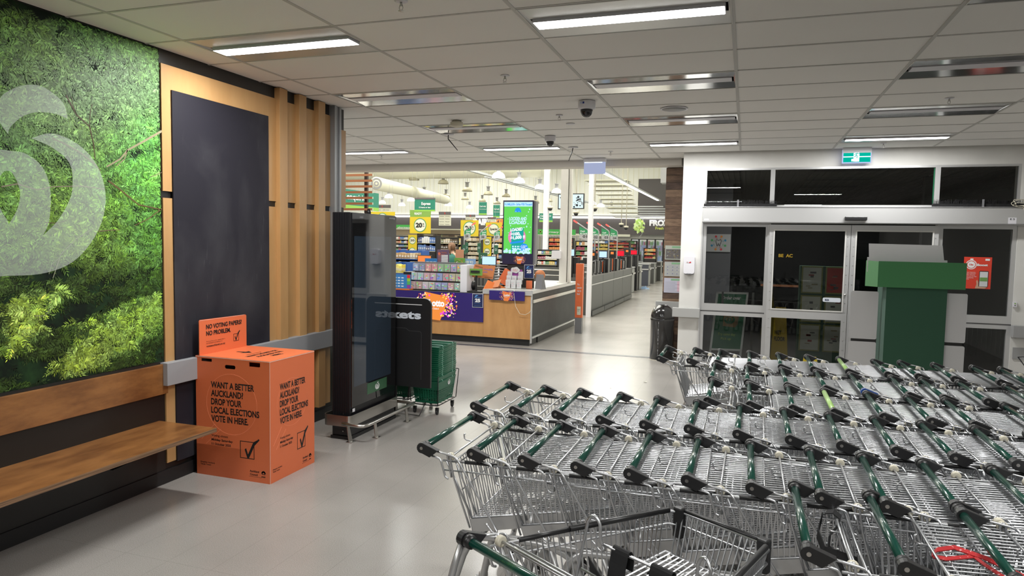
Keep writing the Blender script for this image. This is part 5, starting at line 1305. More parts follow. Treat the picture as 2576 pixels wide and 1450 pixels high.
MB().box(-4.17, ys-.001, 1.66, -3.93, ys-.0006, 2.10).build('ticket_picture', 'scr_teal', tw)
for s, z, w in (('LOADED', 2.035, .24), ('$100,', 1.955, .20), ('$1,000 !!', 1.885, .29)): text(s, (-4.19, ys-.002, z), Vector((1, 0, .10)), Z_, .052, 'scr_white', tw, w, bold=.06)
MB().prism([(-4.20, 1.80), (-3.92, 1.84), (-3.90, 1.875), (-4.18, 1.835)], (0, ys-.002, 0), X_, Z_, .0004).build('ribbon', 'scr_blue', tw)
m = MB()
for k in range(4):
    for j in range(2): m.box(-4.15+.05*k, ys-.002, 1.70+.04*j, -4.118+.05*k, ys-.0015, 1.728+.04*j)
m.build('ticket_boxes', 'scr_pale', tw)
MB().disc((-3.915, ys-.003, 1.735), X_, Z_, .078, .0004, 28).build('blue_disc', 'scr_blue', tw)
text('$1.1 MILLION\nIN PRIZES\nTO BE WON', (-3.97, ys-.004, 1.76), X_, Z_, .017, 'scr_white', tw, .11, bold=.03)
rr = random.Random(8); m = MB()
for k in range(60): a, b = rr.uniform(-4.31, -3.79), rr.uniform(1.63, 1.69+.03*rr.random()); m.disc((a, ys-.0012-.00005*k, b), X_, Z_, rr.uniform(.008, .028), .0003, 8)
m.build('foam_picture', 'scr_pale', tw)
m = MB()
for k in range(26): a, b = rr.uniform(-4.30, -3.79), rr.uniform(1.8, 2.45); m.disc((a, ys-.0002, b), X_, Z_, rr.uniform(.003, .014), .0003, 8)
m.build('bubbles', 'scr_pale', tw)
lotto_mark(tw, -4.0, 1.51, YT-.002, .125)
card25(-3.90, YT-.01, 1.165, .185, .255, 'navy card with the number 25 under the tall screen')
t = thing('display_disc', 'orange rounded display seen edge-on behind the tall screen', 'display', (-3.66, 12.5, zt)); MB().lathe([(.10, -.015), (.10, .015)], (-3.67, 12.55, 1.22), 24, axis='y').box(-3.70, 12.54, zt, -3.64, 12.56, 1.2).build('disc', 'board_orange' if False else MATS['board_orange'], t)
t = thing('acrylic_sign', 'grey acrylic sign stand seen from the side on the worktop', 'sign stand', (-3.66, 12.3, zt))
MB().prism([(0, 0), (.14, 0), (.06, .27), (.035, .27)], (-3.63, 12.1, zt), Vector((.35, .94, 0)).normalized(), Z_, .15).build('stand', 'grey_plastic', t)
m = MB()
for (px, py, s) in ((1372, 722, .10), (1388, 716, .12), (1378, 719, .08), (1350, 728, .1)):
    p = onz(px, py, zt+.002); m = MB(); m.obox((p.x, p.y, zt+.002), Vector((math.cos(px), math.sin(px), 0)), Vector((-math.sin(px), math.cos(px), 0)), Z_, s*1.4, s, .002)
    tag(m.build('paper_slip', 'card_white'), {1372: 'paper slip on the worktop nearest the white column', 1388: 'second paper slip on the worktop by the column', 1378: 'small paper slip between two others on the worktop', 1350: 'paper slip on the worktop beside the acrylic sign'}[px], 'paper')
m = MB().tube([(-3.86, YL-.03, .985), (-3.855, YL-.05, .90), (-3.82, YL-.05, .70), (-3.74, YL-.05, .575), (-3.64, YL-.05, .56), (-3.57, YL-.04, .60), (-3.53, YL-.02, .66), (-3.525, YL-.02, .76)], .0045, 6)
t = thing('white_cable', 'thin white cable looping down over the counter corner', 'cable', (-3.86, YL, .98)); m.build('cable', 'cream_plastic', t)

# columns
c1 = tag(MB().box(-3.755, 14.28, .985, -3.60, 14.46, 5.6).build('column', 'white_paint'), 'square white column rising from the grey worktop', 'column')
MB().box(-3.79, 14.24, .985, -3.56, 14.5, 1.0).build('base_plate', 'white_paint', c1)
MB().box(-3.585, 14.32, .985, -3.53, 14.44, 5.6).build('side_duct', 'white_paint', c1)
c2 = tag(MB().box(-3.71, 16.80, 0, -3.60, 16.92, 5.6).build('column', 'white_plastic'), 'slim white post standing at the near end of the grey self-checkout wall', 'column')
a = at(1398, 638, 14.2)
t = thing('wall_dispenser', 'white dispenser box fixed to the left of the square column', 'dispenser', (a.x, 14.2, 1.45)); MB().prism(rrect(-.10, 0, .09, .17, .02), (a.x+.02, 14.28, 1.50), X_, Z_, .12).build('cover', 'white_plastic', t)
os_ = thing('directional_sign', 'narrow tall orange sign board on a grey base in the aisle', 'sign', (-3.17, 13.75, 0))
MB().box(-3.25, 13.70, .32, -3.10, 13.79, 1.425).build('board', 'orange_ply', os_, bevel=.004); MB().box(-3.245, 13.69, 0, -3.105, 13.80, .32).build('base', 'grey_plastic', os_)
text('The\nsmarter\nway to\nBank', (-3.215, 13.699, .98), X_, Z_, .04, 'pale_ink', os_, .10, bold=.01)
MB().box(-3.205, 13.695, .38, -3.13, 13.699, .55).build('label', 'cream_sign', os_); text('FIND\nME', (-3.195, 13.694, .48), X_, Z_, .02, 'ink', os_, .05)

# wooden slat screen
sl = thing('slat_screen', 'screen of horizontal orange-brown wooden slats on a dark post', 'slat screen', (-7.2, 12, 2.3))
for k in range(8):
    z = 3.075-.1115*k; MB().box(-8.2, 12.0, z, -6.955, 12.03, z+.042).build('slat', 'slat', sl)
MB().box(-7.15, 12.03, .9, -7.09, 12.09, 3.24).build('post', 'slat_dark', sl)
e = MB().box(-6.955, 11.998, 2.29, -6.948, 12.032, 2.33)
for k in range(8): z = 3.075-.1115*k; e.box(-6.955, 11.998, z, -6.948, 12.032, z+.042)
e.build('slat_ends', 'cream_sign', sl)
qs = thing('hanging_sign', 'teal green hanging sign with white lettering behind the slat screen', 'sign', (-8.5, 14, 2.4), 'hanging shop signs')
MB().box(-8.52, 12.4, 2.60, -8.5, 14.98, 2.95).build('board', 'sign_green', qs); MB().box(-8.52, 12.4, 2.52, -8.498, 14.98, 2.60).build('lime_edge', 'lime', qs)
text('Customer enquiries', (-8.495, 12.45, 2.73), Y_, Z_, .13, 'white_ink', qs, 2.0, bold=.02)
for y in (12.7, 14.7): MB().tube([(-8.51, y, 2.95), (-8.51, y, 8.1)], .004, 4).build('wire', 'rail_grey', qs)

# ================================================================== SELF CHECKOUT WALL AND CHECKOUTS
sw_ = thing('self_checkout_wall', 'long low grey panelled wall of the self-checkout area', 'low wall', (-3.65, 20, 0))
ys_ = [16.95, 18.55, 20.15, 21.75, 23.35]
for a, b in zip(ys_, ys_[1:]):
    MB().box(-3.74, a+.01, .14, -3.64, b-.01, .80).build('panel', mat('panel_zinc', (.060, .063, .067), .4, metal=.2) if 'panel_zinc' not in MATS else MATS['panel_zinc'], sw_)
    MB().box(-3.74, a+.01, .80, -3.635, b-.01, 1.0).build('upper_panel', mat('panel_dark', (.032, .035, .042), .35, metal=.2) if 'panel_dark' not in MATS else MATS['panel_dark'], sw_)
    MB().box(-3.60, a+.02, .02, -3.58, b-.02, .14).build('kick_rail', MATS['panel_zinc'], sw_)
MB().box(-3.75, 16.95, .785, -3.60, 23.35, .81).build('rail', 'alu', sw_); MB().box(-3.76, 16.95, 1.0, -3.62, 23.35, 1.02).build('cap', 'alu_dark', sw_)
MB().box(-3.74, 16.96, 0, -3.62, 23.34, .14).build('plinth', 'checkout', sw_)
MB().box(-6.5, 17.2, 0, -3.8, 17.25, .95).build('return_panel', 'checkout', sw_)
# leaning literature/scanner towers on the wall
rr = random.Random(21)
for k in range(11):
    y = 17.3+.5*k; h = rr.uniform(.28, .42); w = .05
    t = thing('scanner_post', '%s dark self-checkout post from the near end of the grey wall' % ORD[k], 'checkout post', (-3.69, y, 1.02), 'dark posts along the self-checkout wall')
    MB().box(-3.72, y, 1.02, -3.66, y+.07, 1.02+h).build('post', 'black_plastic', t); MB().box(-3.72, y-.002, 1.05, -3.70, y, 1.0+h).build('light_edge', 'alu' if k % 3 else 'orange_ply', t)
    if k % 2: MB().obox((-3.78, y+.05, 1.02+h*.9), Vector((1, 0, .4)).normalized(), Vector((-.4, 0, 1)).normalized(), Y_, .16, .03, .12).build('scanner', 'grey_plastic', t)
def sterm(px0, py0, px1, py1, Y, scr, lb, sticker=None):
    tm, xa, za, xb, zb_ = monitor(px0, py0, px1, py1, Y, scr, lb, .9, .02, grp='self-checkout and till screens')
    if sticker: c = (xa+xb)/2; MB().box(c-.045, Y-.002, (za+zb_)/2, c+.045, Y-.0005, (za+zb_)/2+.07).build('sticker', 'scr_orange', tm)
    MB().box((xa+xb)/2-.14, Y+.05, 1.03 if Y < 23.4 else 0, (xa+xb)/2+.14, Y+.35, zb_-.02).build('till_body', 'black_plastic', tm); return tm
sterm(1433, 626, 1446, 646, 17.6, 'scr_lblue', 'blue screen between the two white posts')
tm = sterm(1506, 631, 1528, 650, 19.0, 'scr_lblue', 'pale blue self-checkout screen nearest the aisle')
tm = sterm(1552, 630, 1571, 646, 22.5, 'scr_red', 'left one of two red checkout screens'); tm2 = sterm(1586, 629, 1603, 642, 27.0, 'scr_red', 'right, farther one of two red checkout screens')
sterm(1484, 632, 1499, 655, 18.4, None, 'dark screen back with orange sticker nearest the slim post', True); sterm(1531, 630, 1549, 650, 20.5, None, 'dark screen back with orange sticker between blue and red screens', True); sterm(1569, 626, 1586, 643, 24.5, None, 'dark screen back with orange sticker between the two red screens', True)
for k, (px, py) in enumerate(((1452, 640), (1420, 650))): pass
def lanepole(px_top, py_top, px_l, px_r, py_a, py_b, py_c, Y, num, words, side, lb):
    """lane marker: bent pole with lit tip, green flag, grey number field; side=+1 pole on the right"""
    t = thing('lane_marker', lb, 'lane marker', (at(px_r if side > 0 else px_l, 700, Y).x, Y, 0), 'numbered lane markers')
    xl, xr = at(px_l, 600, Y).x, at(px_r, 600, Y).x; zt_ = at(px_l, py_a, Y).z; zb_ = at(px_r, py_b, Y).z; zn = at(px_l, py_c, Y).z
    xp = xr if side > 0 else xl; w = xr-xl
    zp = zt_-.55*w                # height where the pole bends
    tip = at(px_top, py_top, Y)
    P = [(xp, Y, .0), (xp, Y, zp), (xp-side*.03, Y, zp+.05), (tip.x+side*.16, Y, tip.z-.10), (tip.x+side*.09, Y, tip.z-.055)]
    MB().tube(P, .016, 8).build('pole', 'rail_grey', t)
    MB().tube([(tip.x+side*.10, Y, tip.z-.06), (tip.x, Y, tip.z)], .02, 8).build('lamp', 'red_lamp', t)
    xo = xl if side > 0 else xr
    zmid = zn
    MB().prism([(xo, zmid), (xp, zmid), (xp, zp), (xp-side*.03, zp+.04), (xo, zp+.55*abs(xp-xo))][::1 if side > 0 else -1], (0, Y-.005, 0), X_, Z_, .008).build('flag', mat('lane_green', (.02, .22, .08), .5) if 'lane_green' not in MATS else MATS['lane_green'], t)
    MB().prism([(xo, zmid), (xo, zmid-.09), (xp, zb_), (xp, zmid)][::1 if side > 0 else -1], (0, Y-.005, 0), X_, Z_, .008).build('number_field', 'rail_grey', t)
    text(num, (min(xo, xp)+w*(.40 if side > 0 else .18), Y-.014, zmid-.085), X_, Z_, .065, 'ink', t, .48*w, bold=.02)
    text(words, (min(xo, xp)+w*(.12 if side > 0 else .30), Y-.014, zmid+.068), X_, Z_, .036, 'white_ink', t, w*(.74 if side > 0 else .6), bold=.02, lead=1.15)
    return t
lanepole(1443, 555, 1457, 1480, 570, 608, 590, 17.8, '01', 'Cash\n& Card', 1, 'green Cash & Card lane marker 01, just left of the slim white post')
lanepole(1476, 560, 1486, 1506, 572, 606, 592, 18.8, '02', 'Cash\n& Card', 1, 'green Cash & Card lane marker 02, just right of the slim white post')
lanepole(1503, 562, 1513, 1532, 574, 606, 593, 20.0, '03', 'Cash\n& Card', 1, 'green Cash & Card lane marker 03, third along the self-checkouts')
lanepole(1524, 565, 1535, 1553, 575, 607, 595, 21.2, '04', 'Cash\n& Card', 1, 'green Cash & Card lane marker 04, last before the dark wall sign')
lanepole(1196, 561, 1168, 1184, 574, 606, 590, 18.0, '09', 'Card\nOnly', -1, 'green Card Only lane marker 09, left one of three')
lanepole(1235, 565, 1208, 1224, 578, 606, 592, 19.0, '08', 'Card\nOnly', -1, 'green Card Only lane marker 08, middle one of three')
lanepole(1268, 569, 1243, 1258, 580, 608, 593, 20.0, '07', 'Card\nOnly', -1, 'green Card Only lane marker 07, beside the tall green screen')
# staffed checkouts
names = ['nearest', 'second', 'third', 'fourth', 'fifth']
for k, (y, px) in enumerate(((25.73, 1590), (27.66, 1609), (30.4, 1629), (32.3, 1645), (34.9, 1658))):
    t = thing('checkout_counter', '%s grey checkout counter end along the main aisle' % names[k], 'checkout', (-4.0, y, 0), 'row of grey checkout counters')
    w = .62
    MB().box(-9, y, 0, -3.98, y+w, .93).build('body', 'checkout' if k != 2 else mat('checkout_blue', (.06, .065, .085), .4), t)
    MB().box(-3.99, y+.02, .02, -3.965, y+w-.02, .90).build('end_panel', mat('end_zinc', (.30, .31, .31), .35, metal=.3) if 'end_zinc' not in MATS else MATS['end_zinc'], t)
    MB().box(-9, y-.02, .93, -3.95, y+w+.02, .97).build('top', 'checkout_top', t); MB().box(-9, y-.03, .70, -3.93, y, .755).box(-3.96, y-.03, .70, -3.93, y+w, .755).build('bumper', 'alu', t)
    MB().box(-8.4, y+.08, .97, -4.6, y+w-.08, .985).build('belt', 'rubber', t)
    MB().box(-5.3, y+.1, .985, -5.0, y+.45, 1.3).box(-6.3, y+.1, .985, -6.1, y+.4, 1.22).build('till', 'black_plastic', t)
gb = onz(1628, 640, 1.3)
t = thing('green_bag', 'bright green bag on the farthest visible checkout', 'bag', (-4.6, 34.9, .97)); MB().lathe([(.02, 0), (.14, .03), (.15, .12), (.08, .22), (.03, .26)], (-4.62, 35.2, .985), 10).build('bag', mat('bag_green', (.15, .75, .12), .5), t)
pb = onz(1618, 727, 0); rr = random.Random(5); m = MB()
for k in range(22):
    a = rr.uniform(0, 6.3); r = rr.uniform(0, .22); x, y = pb.x+r*math.cos(a)*1.2, pb.y+r*math.sin(a); s = rr.uniform(.04, .09); z = rr.uniform(.02, .12)
    m.add([(x-s, y, .002), (x+s, y-.04, .003), (x+.3*s, y+s, z*.4), (x, y, z)], [(0, 1, 3), (1, 2, 3), (2, 0, 3)])
tag(m.build('plastic_bag', mat('bag_blue', (.45, .62, .85), .4)), 'crumpled pale blue plastic bag on the aisle floor by the checkouts', 'plastic bag')
# trolley bay rails left of the square column
t = thing('barrier_rail', 'steel tube barrier in front of the dark unit beside the square column', 'barrier', (-5.5, 17.5, 0))
m = MB()
for z in (.55, .98, 1.12): m.tube([(-6.6, 17.3, z), (-4.3, 17.3, z)], .02, 8)
for x in (-6.2, -5.3, -4.5): m.tube([(x, 17.3, 0), (x, 17.3, 1.12)], .02, 8)
m.build('rails', 'steel', t); MB().box(-7.2, 18.2, 0, -4.1, 18.3, 1.15).build('dark_panel', 'checkout', t)
t = thing('bag_rack', 'open rack of white wire shelves left of the tall screen base', 'rack', (-4.8, 12.9, .9))
for k in range(9): MB().box(-4.75, 13.0, .98+.055*k, -4.36, 13.3, .99+.055*k).build('shelf', 'white_plastic', t)
MB().box(-4.75, 13.3, .9, -4.3, 13.32, 1.5).build('back', 'shelf_black', t)

# ================================================================== HANGING SIGNS
def hang(px0, py0, px1, py1, Y, mt, lb, wires=True, grp='hanging shop signs', cat='sign', name='hanging_sign'):
    a, b = at(px0, py0, Y), at(px1, py1, Y)
    t = thing(name, lb, cat, ((a.x+b.x)/2, Y, b.z), grp)
    MB().box(a.x, Y, b.z, b.x, Y+.02, a.z).build('board', mt, t)
    if wires:
        for f_ in (.1, .9): MB().tube([(a.x+(b.x-a.x)*f_, Y+.01, a.z), (a.x+(b.x-a.x)*f_, Y+.01, 8.1)], .003, 4).build('wire', 'rail_grey', t)
    return t, a.x, a.z, b.x, b.z
t, x0, z1, x1, z0 = hang(1043, 498, 1094, 532, 17, 'sign_green', 'green hanging sign reading Express 12 items or less')
MB().box(x0, 16.995, z1-.045, x1, 17.0, z1).build('top_strip', 'grey_sign', t); MB().box(x0, 16.995, z0-.0, x1, 17.0, z0+.04).build('lime_strip', 'lime', t)
text('Express', (x0+.21, 16.99, z0+.17), X_, Z_, .075, 'white_ink', t, .27, bold=.03); text('12 items or less', (x0+.14, 16.99, z0+.085), X_, Z_, .040, 'white_ink', t, .34, bold=.02)
def promo(px0, py0, px1, py1, Y, word, lb, top=None, grp='yellow promotional signs', cut=False):
    t, x0, z1, x1, z0 = hang(px0, py0, px1, py1, Y, 'yellow', lb, grp=grp)
    w = x1-x0; h = z1-z0; c = Vector(((x0+x1)/2, Y-.002, (z0+z1)/2)); r = min(w, h)*.42
    MB().disc(c, X_, Z_, r, .002, 30).build('green_ring', 'stand_green2', t); MB().disc(c-Y_*.003, X_, Z_, r*.88, .002, 30).build('white_disc', 'cream_sign', t)
    if word == '20%': text('20', c+Vector((-r*.70, -.007, -r*.30)), X_, Z_, r*.62, 'ink', t, r*1.05, bold=.05); text('%', c+Vector((r*.42, -.007, r*.05)), X_, Z_, r*.25, 'ink', t, r*.25, bold=.02); text('OFF', c+Vector((r*.42, -.007, -r*.25)), X_, Z_, r*.18, 'ink', t, r*.28, bold=.02)
    else: text(word, c+Vector((-r*.72, -.007, -r*.16)), X_, Z_, r*.40, 'ink', t, r*1.44, bold=.03)
    return t, x0, z1, x1, z0
t, x0, z1, x1, z0 = promo(1031, 546, 1083, 588, 20, '20%', 'yellow 20 percent sign under a lime READY header, below the Express sign')
MB().box(x0, 20, z1, x1, 20.02, z1+.22).build('lime_header', mat('header_lime', (.18, .32, .06), .5), t); text('READY!', (x0+.17, 19.99, z1+.07), X_, Z_, .07, 'white_ink', t, .25, bold=.02)
promo(1159, 554, 1203, 595, 21.5, '20%', 'yellow 20 percent sign behind lane marker 09', grp='yellow promotional signs')
promo(1222, 560, 1262, 594, 22, 'Special', 'yellow Special sign behind lane marker 07')
promo(931, 533, 993, 570, 20, '20%', 'yellow sign mostly hidden behind the top of the black kiosk')
for (px0, px1, py0, py1, wd, lb) in ((1027, 1048, 591, 628, '20%', 'narrow yellow column sign marked 20 below the lime header sign'), (1216, 1235, 596, 645, 'Special', 'narrow yellow column sign marked Special between lanes 08 and 07')):
    a, b = at(px0, py0, 22), at(px1, py1, 22); t = thing('column_sign', lb, 'sign', ((a.x+b.x)/2, 22, b.z), 'yellow promotional signs')
    MB().box(a.x, 22, b.z, b.x, 22.02, a.z).build('board', 'yellow', t)
    r = (b.x-a.x)*.40
    for k in range(2):
        c = Vector(((a.x+b.x)/2, 21.998, a.z-r*1.5-k*r*2.9)); MB().disc(c, X_, Z_, r, .002, 24).build('green_ring', 'stand_green2', t); MB().disc(c-Y_*.003, X_, Z_, r*.86, .002, 24).build('white_disc', 'cream_sign', t)
        text(wd[:2] if wd == '20%' else wd, c+Vector((-r*.65, -.007, -r*.2)), X_, Z_, r*.5, 'ink', t, r*1.3, bold=.03)
for (px0, py0, px1, py1, n, lb, rows) in ((1104, 533, 1134, 568, '5', 'cream hanging aisle sign listing goods, right of the yellow 20 sign', 4), (1171, 540, 1196, 553, '6', 'cream aisle sign above the yellow 20 percent sign near lane 09', 1), (1227, 546, 1248, 559, '7', 'cream aisle sign above the yellow Special sign', 1), (940, 516, 983, 532, '3', 'cream aisle sign number 3 above the kiosk', 1)):
    t, x0, z1, x1, z0 = hang(px0, py0, px1, py1, 24, 'cream_sign', lb, grp='cream aisle signs')
    hh_ = (z1-z0)*(.22 if rows > 1 else .45); MB().box(x0, 23.99, z1-hh_, x1, 24, z1).build('grey_header', 'grey_sign', t)
    text(n, ((x0+x1)/2-.02, 23.985, z1-hh_*.8), X_, Z_, hh_*.6, 'red_poster', t, .05, bold=.02)
    for k in range(rows):
        z = z1-hh_-(z1-z0-hh_)*(k+.7)/rows
        text(('Breakfast', 'Canned fish', 'Health foods', 'Nut & seeds')[k] if rows > 1 else 'Magazines', (x0+.03, 23.985, z), X_, Z_, .035, 'ink', t, (x1-x0)*.38); text(('Soft drinks', 'Crackers', 'Muesli', 'Salsa')[k] if rows > 1 else 'Gift wrap', (x0+(x1-x0)*.56, 23.985, z), X_, Z_, .035, 'ink', t, (x1-x0)*.34)
for (px0, py0, px1, py1, lb) in ((1205, 509, 1224, 541, 'green hanging Card only sign, left of a pair'), (1241, 516, 1257, 548, 'green hanging Card only sign, right of a pair beside the tall screen'), (1357, 537, 1390, 559, 'green hanging sign beyond the far white pole')):
    t, x0, z1, x1, z0 = hang(px0, py0, px1, py1, 26, 'sign_green', lb); MB().box(x0, 25.99, z0, x1, 26, z0+.06).build('lime_strip', 'lime', t)
    text('Card only' if px0 < 1300 else 'Cash & Card\nfrom here', (x0+.04, 25.985, z0+(z1-z0)*.62), X_, Z_, .06, 'white_ink', t, (x1-x0)*.8, bold=.02)
    if px0 < 1300: text('Self service checkouts', (x0+.04, 25.985, z0+(z1-z0)*.42), X_, Z_, .035, 'white_ink', t, (x1-x0)*.85)

# ================================================================== ROOF SERVICES
m = MB().tube([(-32, 30, 5.15), (-8.5, 30, 5.15)], .42, 20)
tag(m.build('air_duct', 'hall_cream'), 'wide cream air duct running across just below the beam line', 'duct')
d1_, d2_ = at(947, 462, 24), at(1122, 503, 38)
t = thing('air_duct', 'slanting round cream duct with open swirl outlets at its ends', 'duct', d1_); MB().tube([d1_, d2_], .26, 20).build('pipe', 'hall_cream', t)
for p in (d1_, d2_):
    dv = (d1_-d2_).normalized() if p is d1_ else (d2_-d1_).normalized(); R = dv.cross(Z_).normalized(); U = R.cross(dv)
    MB().disc(p+dv*.01, R, U, .22, .01, 22, None, .15).disc(p+dv*.01, R, U, .10, .01, 22, None, .05).build('outlet', 'rail_grey', t)
def yrun(px, py, z, y0, y1, w, h, mt, lb, nm='cable_tray'):
    p = onz(px, py, z); return tag(MB().box(p.x-w/2, y0, z-h/2, p.x+w/2, y1, z+h/2).build(nm, mt), lb, 'cable tray' if nm == 'cable_tray' else 'light line')
yrun(1320, 466, 4.4, 20, 44, .12, .08, mat('tray_grey', (.50, .52, .52), .5), 'upper grey steel tray running away under the shop roof')
yrun(1400, 492, 4.4, 26, 44, .10, .06, MATS['tray_grey'], 'lower grey steel tray running away under the shop roof, farther left')
p = onz(1560, 458, 4.4)
t = thing('light_line', 'long bright linear light receding over the checkouts', 'linear light', (p.x, 30, 4.4))
MB().box(p.x-.07, 18, 4.45, p.x+.07, 43, 4.53).build('rail', MATS['tray_grey'], t); MB().box(p.x-.05, 23.5, 4.41, p.x+.05, 42, 4.45).box(p.x-.05, 20.5, 4.41, p.x+.05, 22.3, 4.45).build('tube', 'led', t)
# rafters, wall ribs
m = MB()
rib = MB()
for k in range(95): rib.box(-32+.33*k, 46.39, 3.8, -31.97+.33*k, 46.4, 8)
tag(rib.build('wall_ribs', 'hall_cream', bpy.data.objects['wall_hall_back']), kind='stuff')
for k, y in enumerate((26, 33, 40)): struct(MB().box(-32, y, 6.6, -1.1, y+.25, 7.1).build('trim_%d' % (10+k), 'hall_cream'))
p = at(1640, 400, 44); q = at(1440, 520, 44)
t = thing('ceiling_raft', 'stepped cream ceiling panels hanging below the roof near the dark window', 'ceiling panels', (-8, 36, 4.2))
for k in range(9): a = at(1470+9*k, 455+11.5*k, 30+1.4*k); MB().box(a.x, a.y, a.z, a.x+1.9-.05*k, a.y+1.1, a.z+.04).build('panel', 'hall_cream', t)
t = thing('hanging_light_rails', 'group of parallel pale rails hanging level above the far wall light', 'rails', (-9, 40, 4))
for k in range(6): a = at(1510+15*k, 521+5*k, 40); MB().box(a.x, 40+k*.4, a.z, a.x+3.6, 40.1+k*.4, a.z+.06).build('rail', MATS['tray_grey'], t)
def far_pole(px, Y, w, z1, lb, mt='white_plastic'): x = at(px, 600, Y).x; return tag(MB().box(x-w/2, Y, 0, x+w/2, Y+w, z1).build('column', mt), lb, 'column')
far_pole(1371, 24, .17, 7, 'round-looking far white pole between the tall screen and the square column')
# pendants
def make_pendant(lit):
    t = thing('pendant_light', 'x', 'pendant light', local=True)
    MB().tube([(0, 0, .44), (0, 0, 5.6)], .006, 5).build('cable', 'grey_plastic', t)
    MB().lathe([(.06, .19), (.075, .25), (.075, .40), (.11, .405), (.11, .43), (.03, .44)], n=16).build('housing', 'rail_grey', t)
    MB().lathe([(.235, 0), (.23, .05), (.205, .11), (.15, .165), (.08, .195)], n=22).build('shade', 'bulb' if lit else 'shade', t)
    return t
pn = {True: make_pendant(True), False: make_pendant(False)}; pused = {True: False, False: False}
PEND = [(978, 498, 19, 1), (962, 512, 16, 1), (1011, 518, 16, 1), (1034, 506, 18, 1), (1128, 518, 16.5, 1), (1181, 524, 15.5, 1), (1254, 447, 29, 1), (1306, 460, 25, 1), (1358, 475, 22, 1), (1400, 485, 21, 1), (1490, 515, 17, 1), (1511, 521, 16.5, 1),
        (1002, 481, 20, 0), (1042, 454, 22, 0), (1115, 463, 22, 0), (1067, 491, 18, 0), (1122, 496, 17, 0), (1175, 482, 21, 0), (1170, 503, 16, 0), (1228, 491, 19, 0), (1213, 508, 15, 0), (1273, 496, 17, 0), (1250, 514, 15, 0), (1347, 512, 16, 0), (1380, 508, 16, 0), (1538, 525, 13, 0)]
cnt_ = {True: 0, False: 0}
srt = sorted(PEND)
for px, py, w, l in srt:
    l = bool(l); D = min(.38*F/w, 41); p = at(px, py, D); sc_ = D*w/F/.47*(1.2 if l else 1.32)
    o = pn[l] if not pused[l] else dup(pn[l]); pused[l] = True
    cnt_[l] += 1
    o.location = p; o.scale = (sc_,)*3; o['label'] = '%s pendant light from the left of the %s ones over the shop' % (ORD[cnt_[l]-1], 'glowing white' if l else 'unlit cream'); o['group'] = 'bell-shaped shop pendants'
    if px == 1254: o['label'] = 'largest glowing bell-shaped pendant light, above the tall green screen'
# tvs and small cameras
t = thing('hanging_screen', 'pair of tilted hanging screens showing a dark cctv picture behind the column', 'screen', at(1435, 505, 22))
for (px0, px1, py0, py1) in ((1404, 1426, 488, 527), (1437, 1469, 487, 526)):
    a, b = at(px0, py0, 22), at(px1, py1, 22); MB().box(a.x, 22, b.z, b.x, 22.06, a.z).build('housing', 'black_plastic', t); rr = random.Random(px0); m = MB()
    m.box(a.x+.03, 21.998, b.z+.03, b.x-.03, 22, a.z-.03, (.35, .45, .5))
    for k in range(26):
        c_x = a.x+.06+(b.x-a.x-.12)*min(1, max(0, rr.gauss(.55, .25))); c_z = b.z+.06+(a.z-b.z-.12)*rr.random(); rr_ = rr.uniform(.012, .035); m.disc((c_x, 21.9975-.0002*k, c_z), X_, Z_, rr_*1.2, .0001, 8, (.01, .015, .02)); 
        if k % 2: m.disc((c_x, 21.9965-.0002*k, c_z), X_, Z_, rr_*.6, .0001, 8, (.6, .65, .66))
    m.build('picture', attrmat('cctv', .4, .3, .8), t)
for (px, py, Y, lb) in ((1384, 523, 24, 'small dome camera bracketed to the far white pole'), (1449, 535, 23, 'small dome camera behind the square column'), (1496, 524, 22, 'dome camera hanging from a long rod right of the slim post'), (1563, 565, 30, 'left one of two tiny cameras on drop rods before the dark wall'), (1575, 572, 30, 'right one of two tiny cameras on drop rods before the dark wall')):
    p = at(px, py, Y); t = thing('drop_camera', lb, 'security camera', p, 'cameras on drop rods'); MB().lathe([(.05, .06), (.10, .05), (.11, 0), (.09, -.02)], p, 14).tube([(p.x, p.y, p.z+.05), (p.x, p.y, (8.1 if px != 1384 else p.z+.1))], .018, 6).build('mount', 'cream_plastic', t); MB().lathe([(.085, -.02), (.07, -.08), (.02, -.11)], p, 14).build('dome', 'black_plastic', t)
t = tag(MB().box(*(at(1663, 418, 20)+Vector((0, 0, 4.0))), *(at(1679, 460, 20)+Vector((0, .5, 0)))).build('duct_box', 'rail_grey'), 'grey duct box beside the top of the timber pillar', 'duct box')

# ================================================================== FAR WALL
YB = 46
a = at(985, 0, YB).x
struct(MB().box(-32, YB-.02, 2.42, -1.2, YB+.3, 3.46).build('trim_4', 'hall_dark'))
t = thing('wall_light_line', 'long bright light line along the top of the far dark wall band', 'linear light', (-15, YB, 3.5)); MB().box(-32, YB-.18, 3.50, -1.2, YB-.08, 3.60).build('tube', 'led', t); MB().box(-32, YB-.2, 3.60, -1.2, YB, 3.66).build('rail', 'grey_sign', t)
struct(MB().box(-32, YB-.15, 2.28, -7.28, YB, 2.43).build('trim_5', 'cream_sign'))
ls = thing('wall_lettering', 'large white FROZEN lettering with lime line below on the dark far wall', 'lettering', (-6, YB-.02, 2.7)); 
text('FROZEN', (-6.05, YB-.03, 3.04), X_, Z_, .34, 'white_ink', ls, 1.9, bold=.06); text('Fresh and', (-5.65, YB-.03, 2.78), X_, Z_, .18, 'gold_ink', ls, .95, bold=.03)
ls = thing('wall_lettering', 'white and orange lettering on the far wall left of the tall screen', 'lettering', (-18, YB-.02, 2.9)); text('DAIRY', (-18.5, YB-.03, 2.97), X_, Z_, .40, 'white_ink', ls, 1.45, bold=.06); text('BAKERY', (-17.3, YB-.03, 3.0), X_, Z_, .36, 'lotto_orange', ls, 1.5, bold=.06)
pc = thing('wall_picture', 'round picture of pale green leaves on the far wall left of FROZEN', 'picture', (-6.9, YB, 2.7)); m = MB(); rr = random.Random(6); 
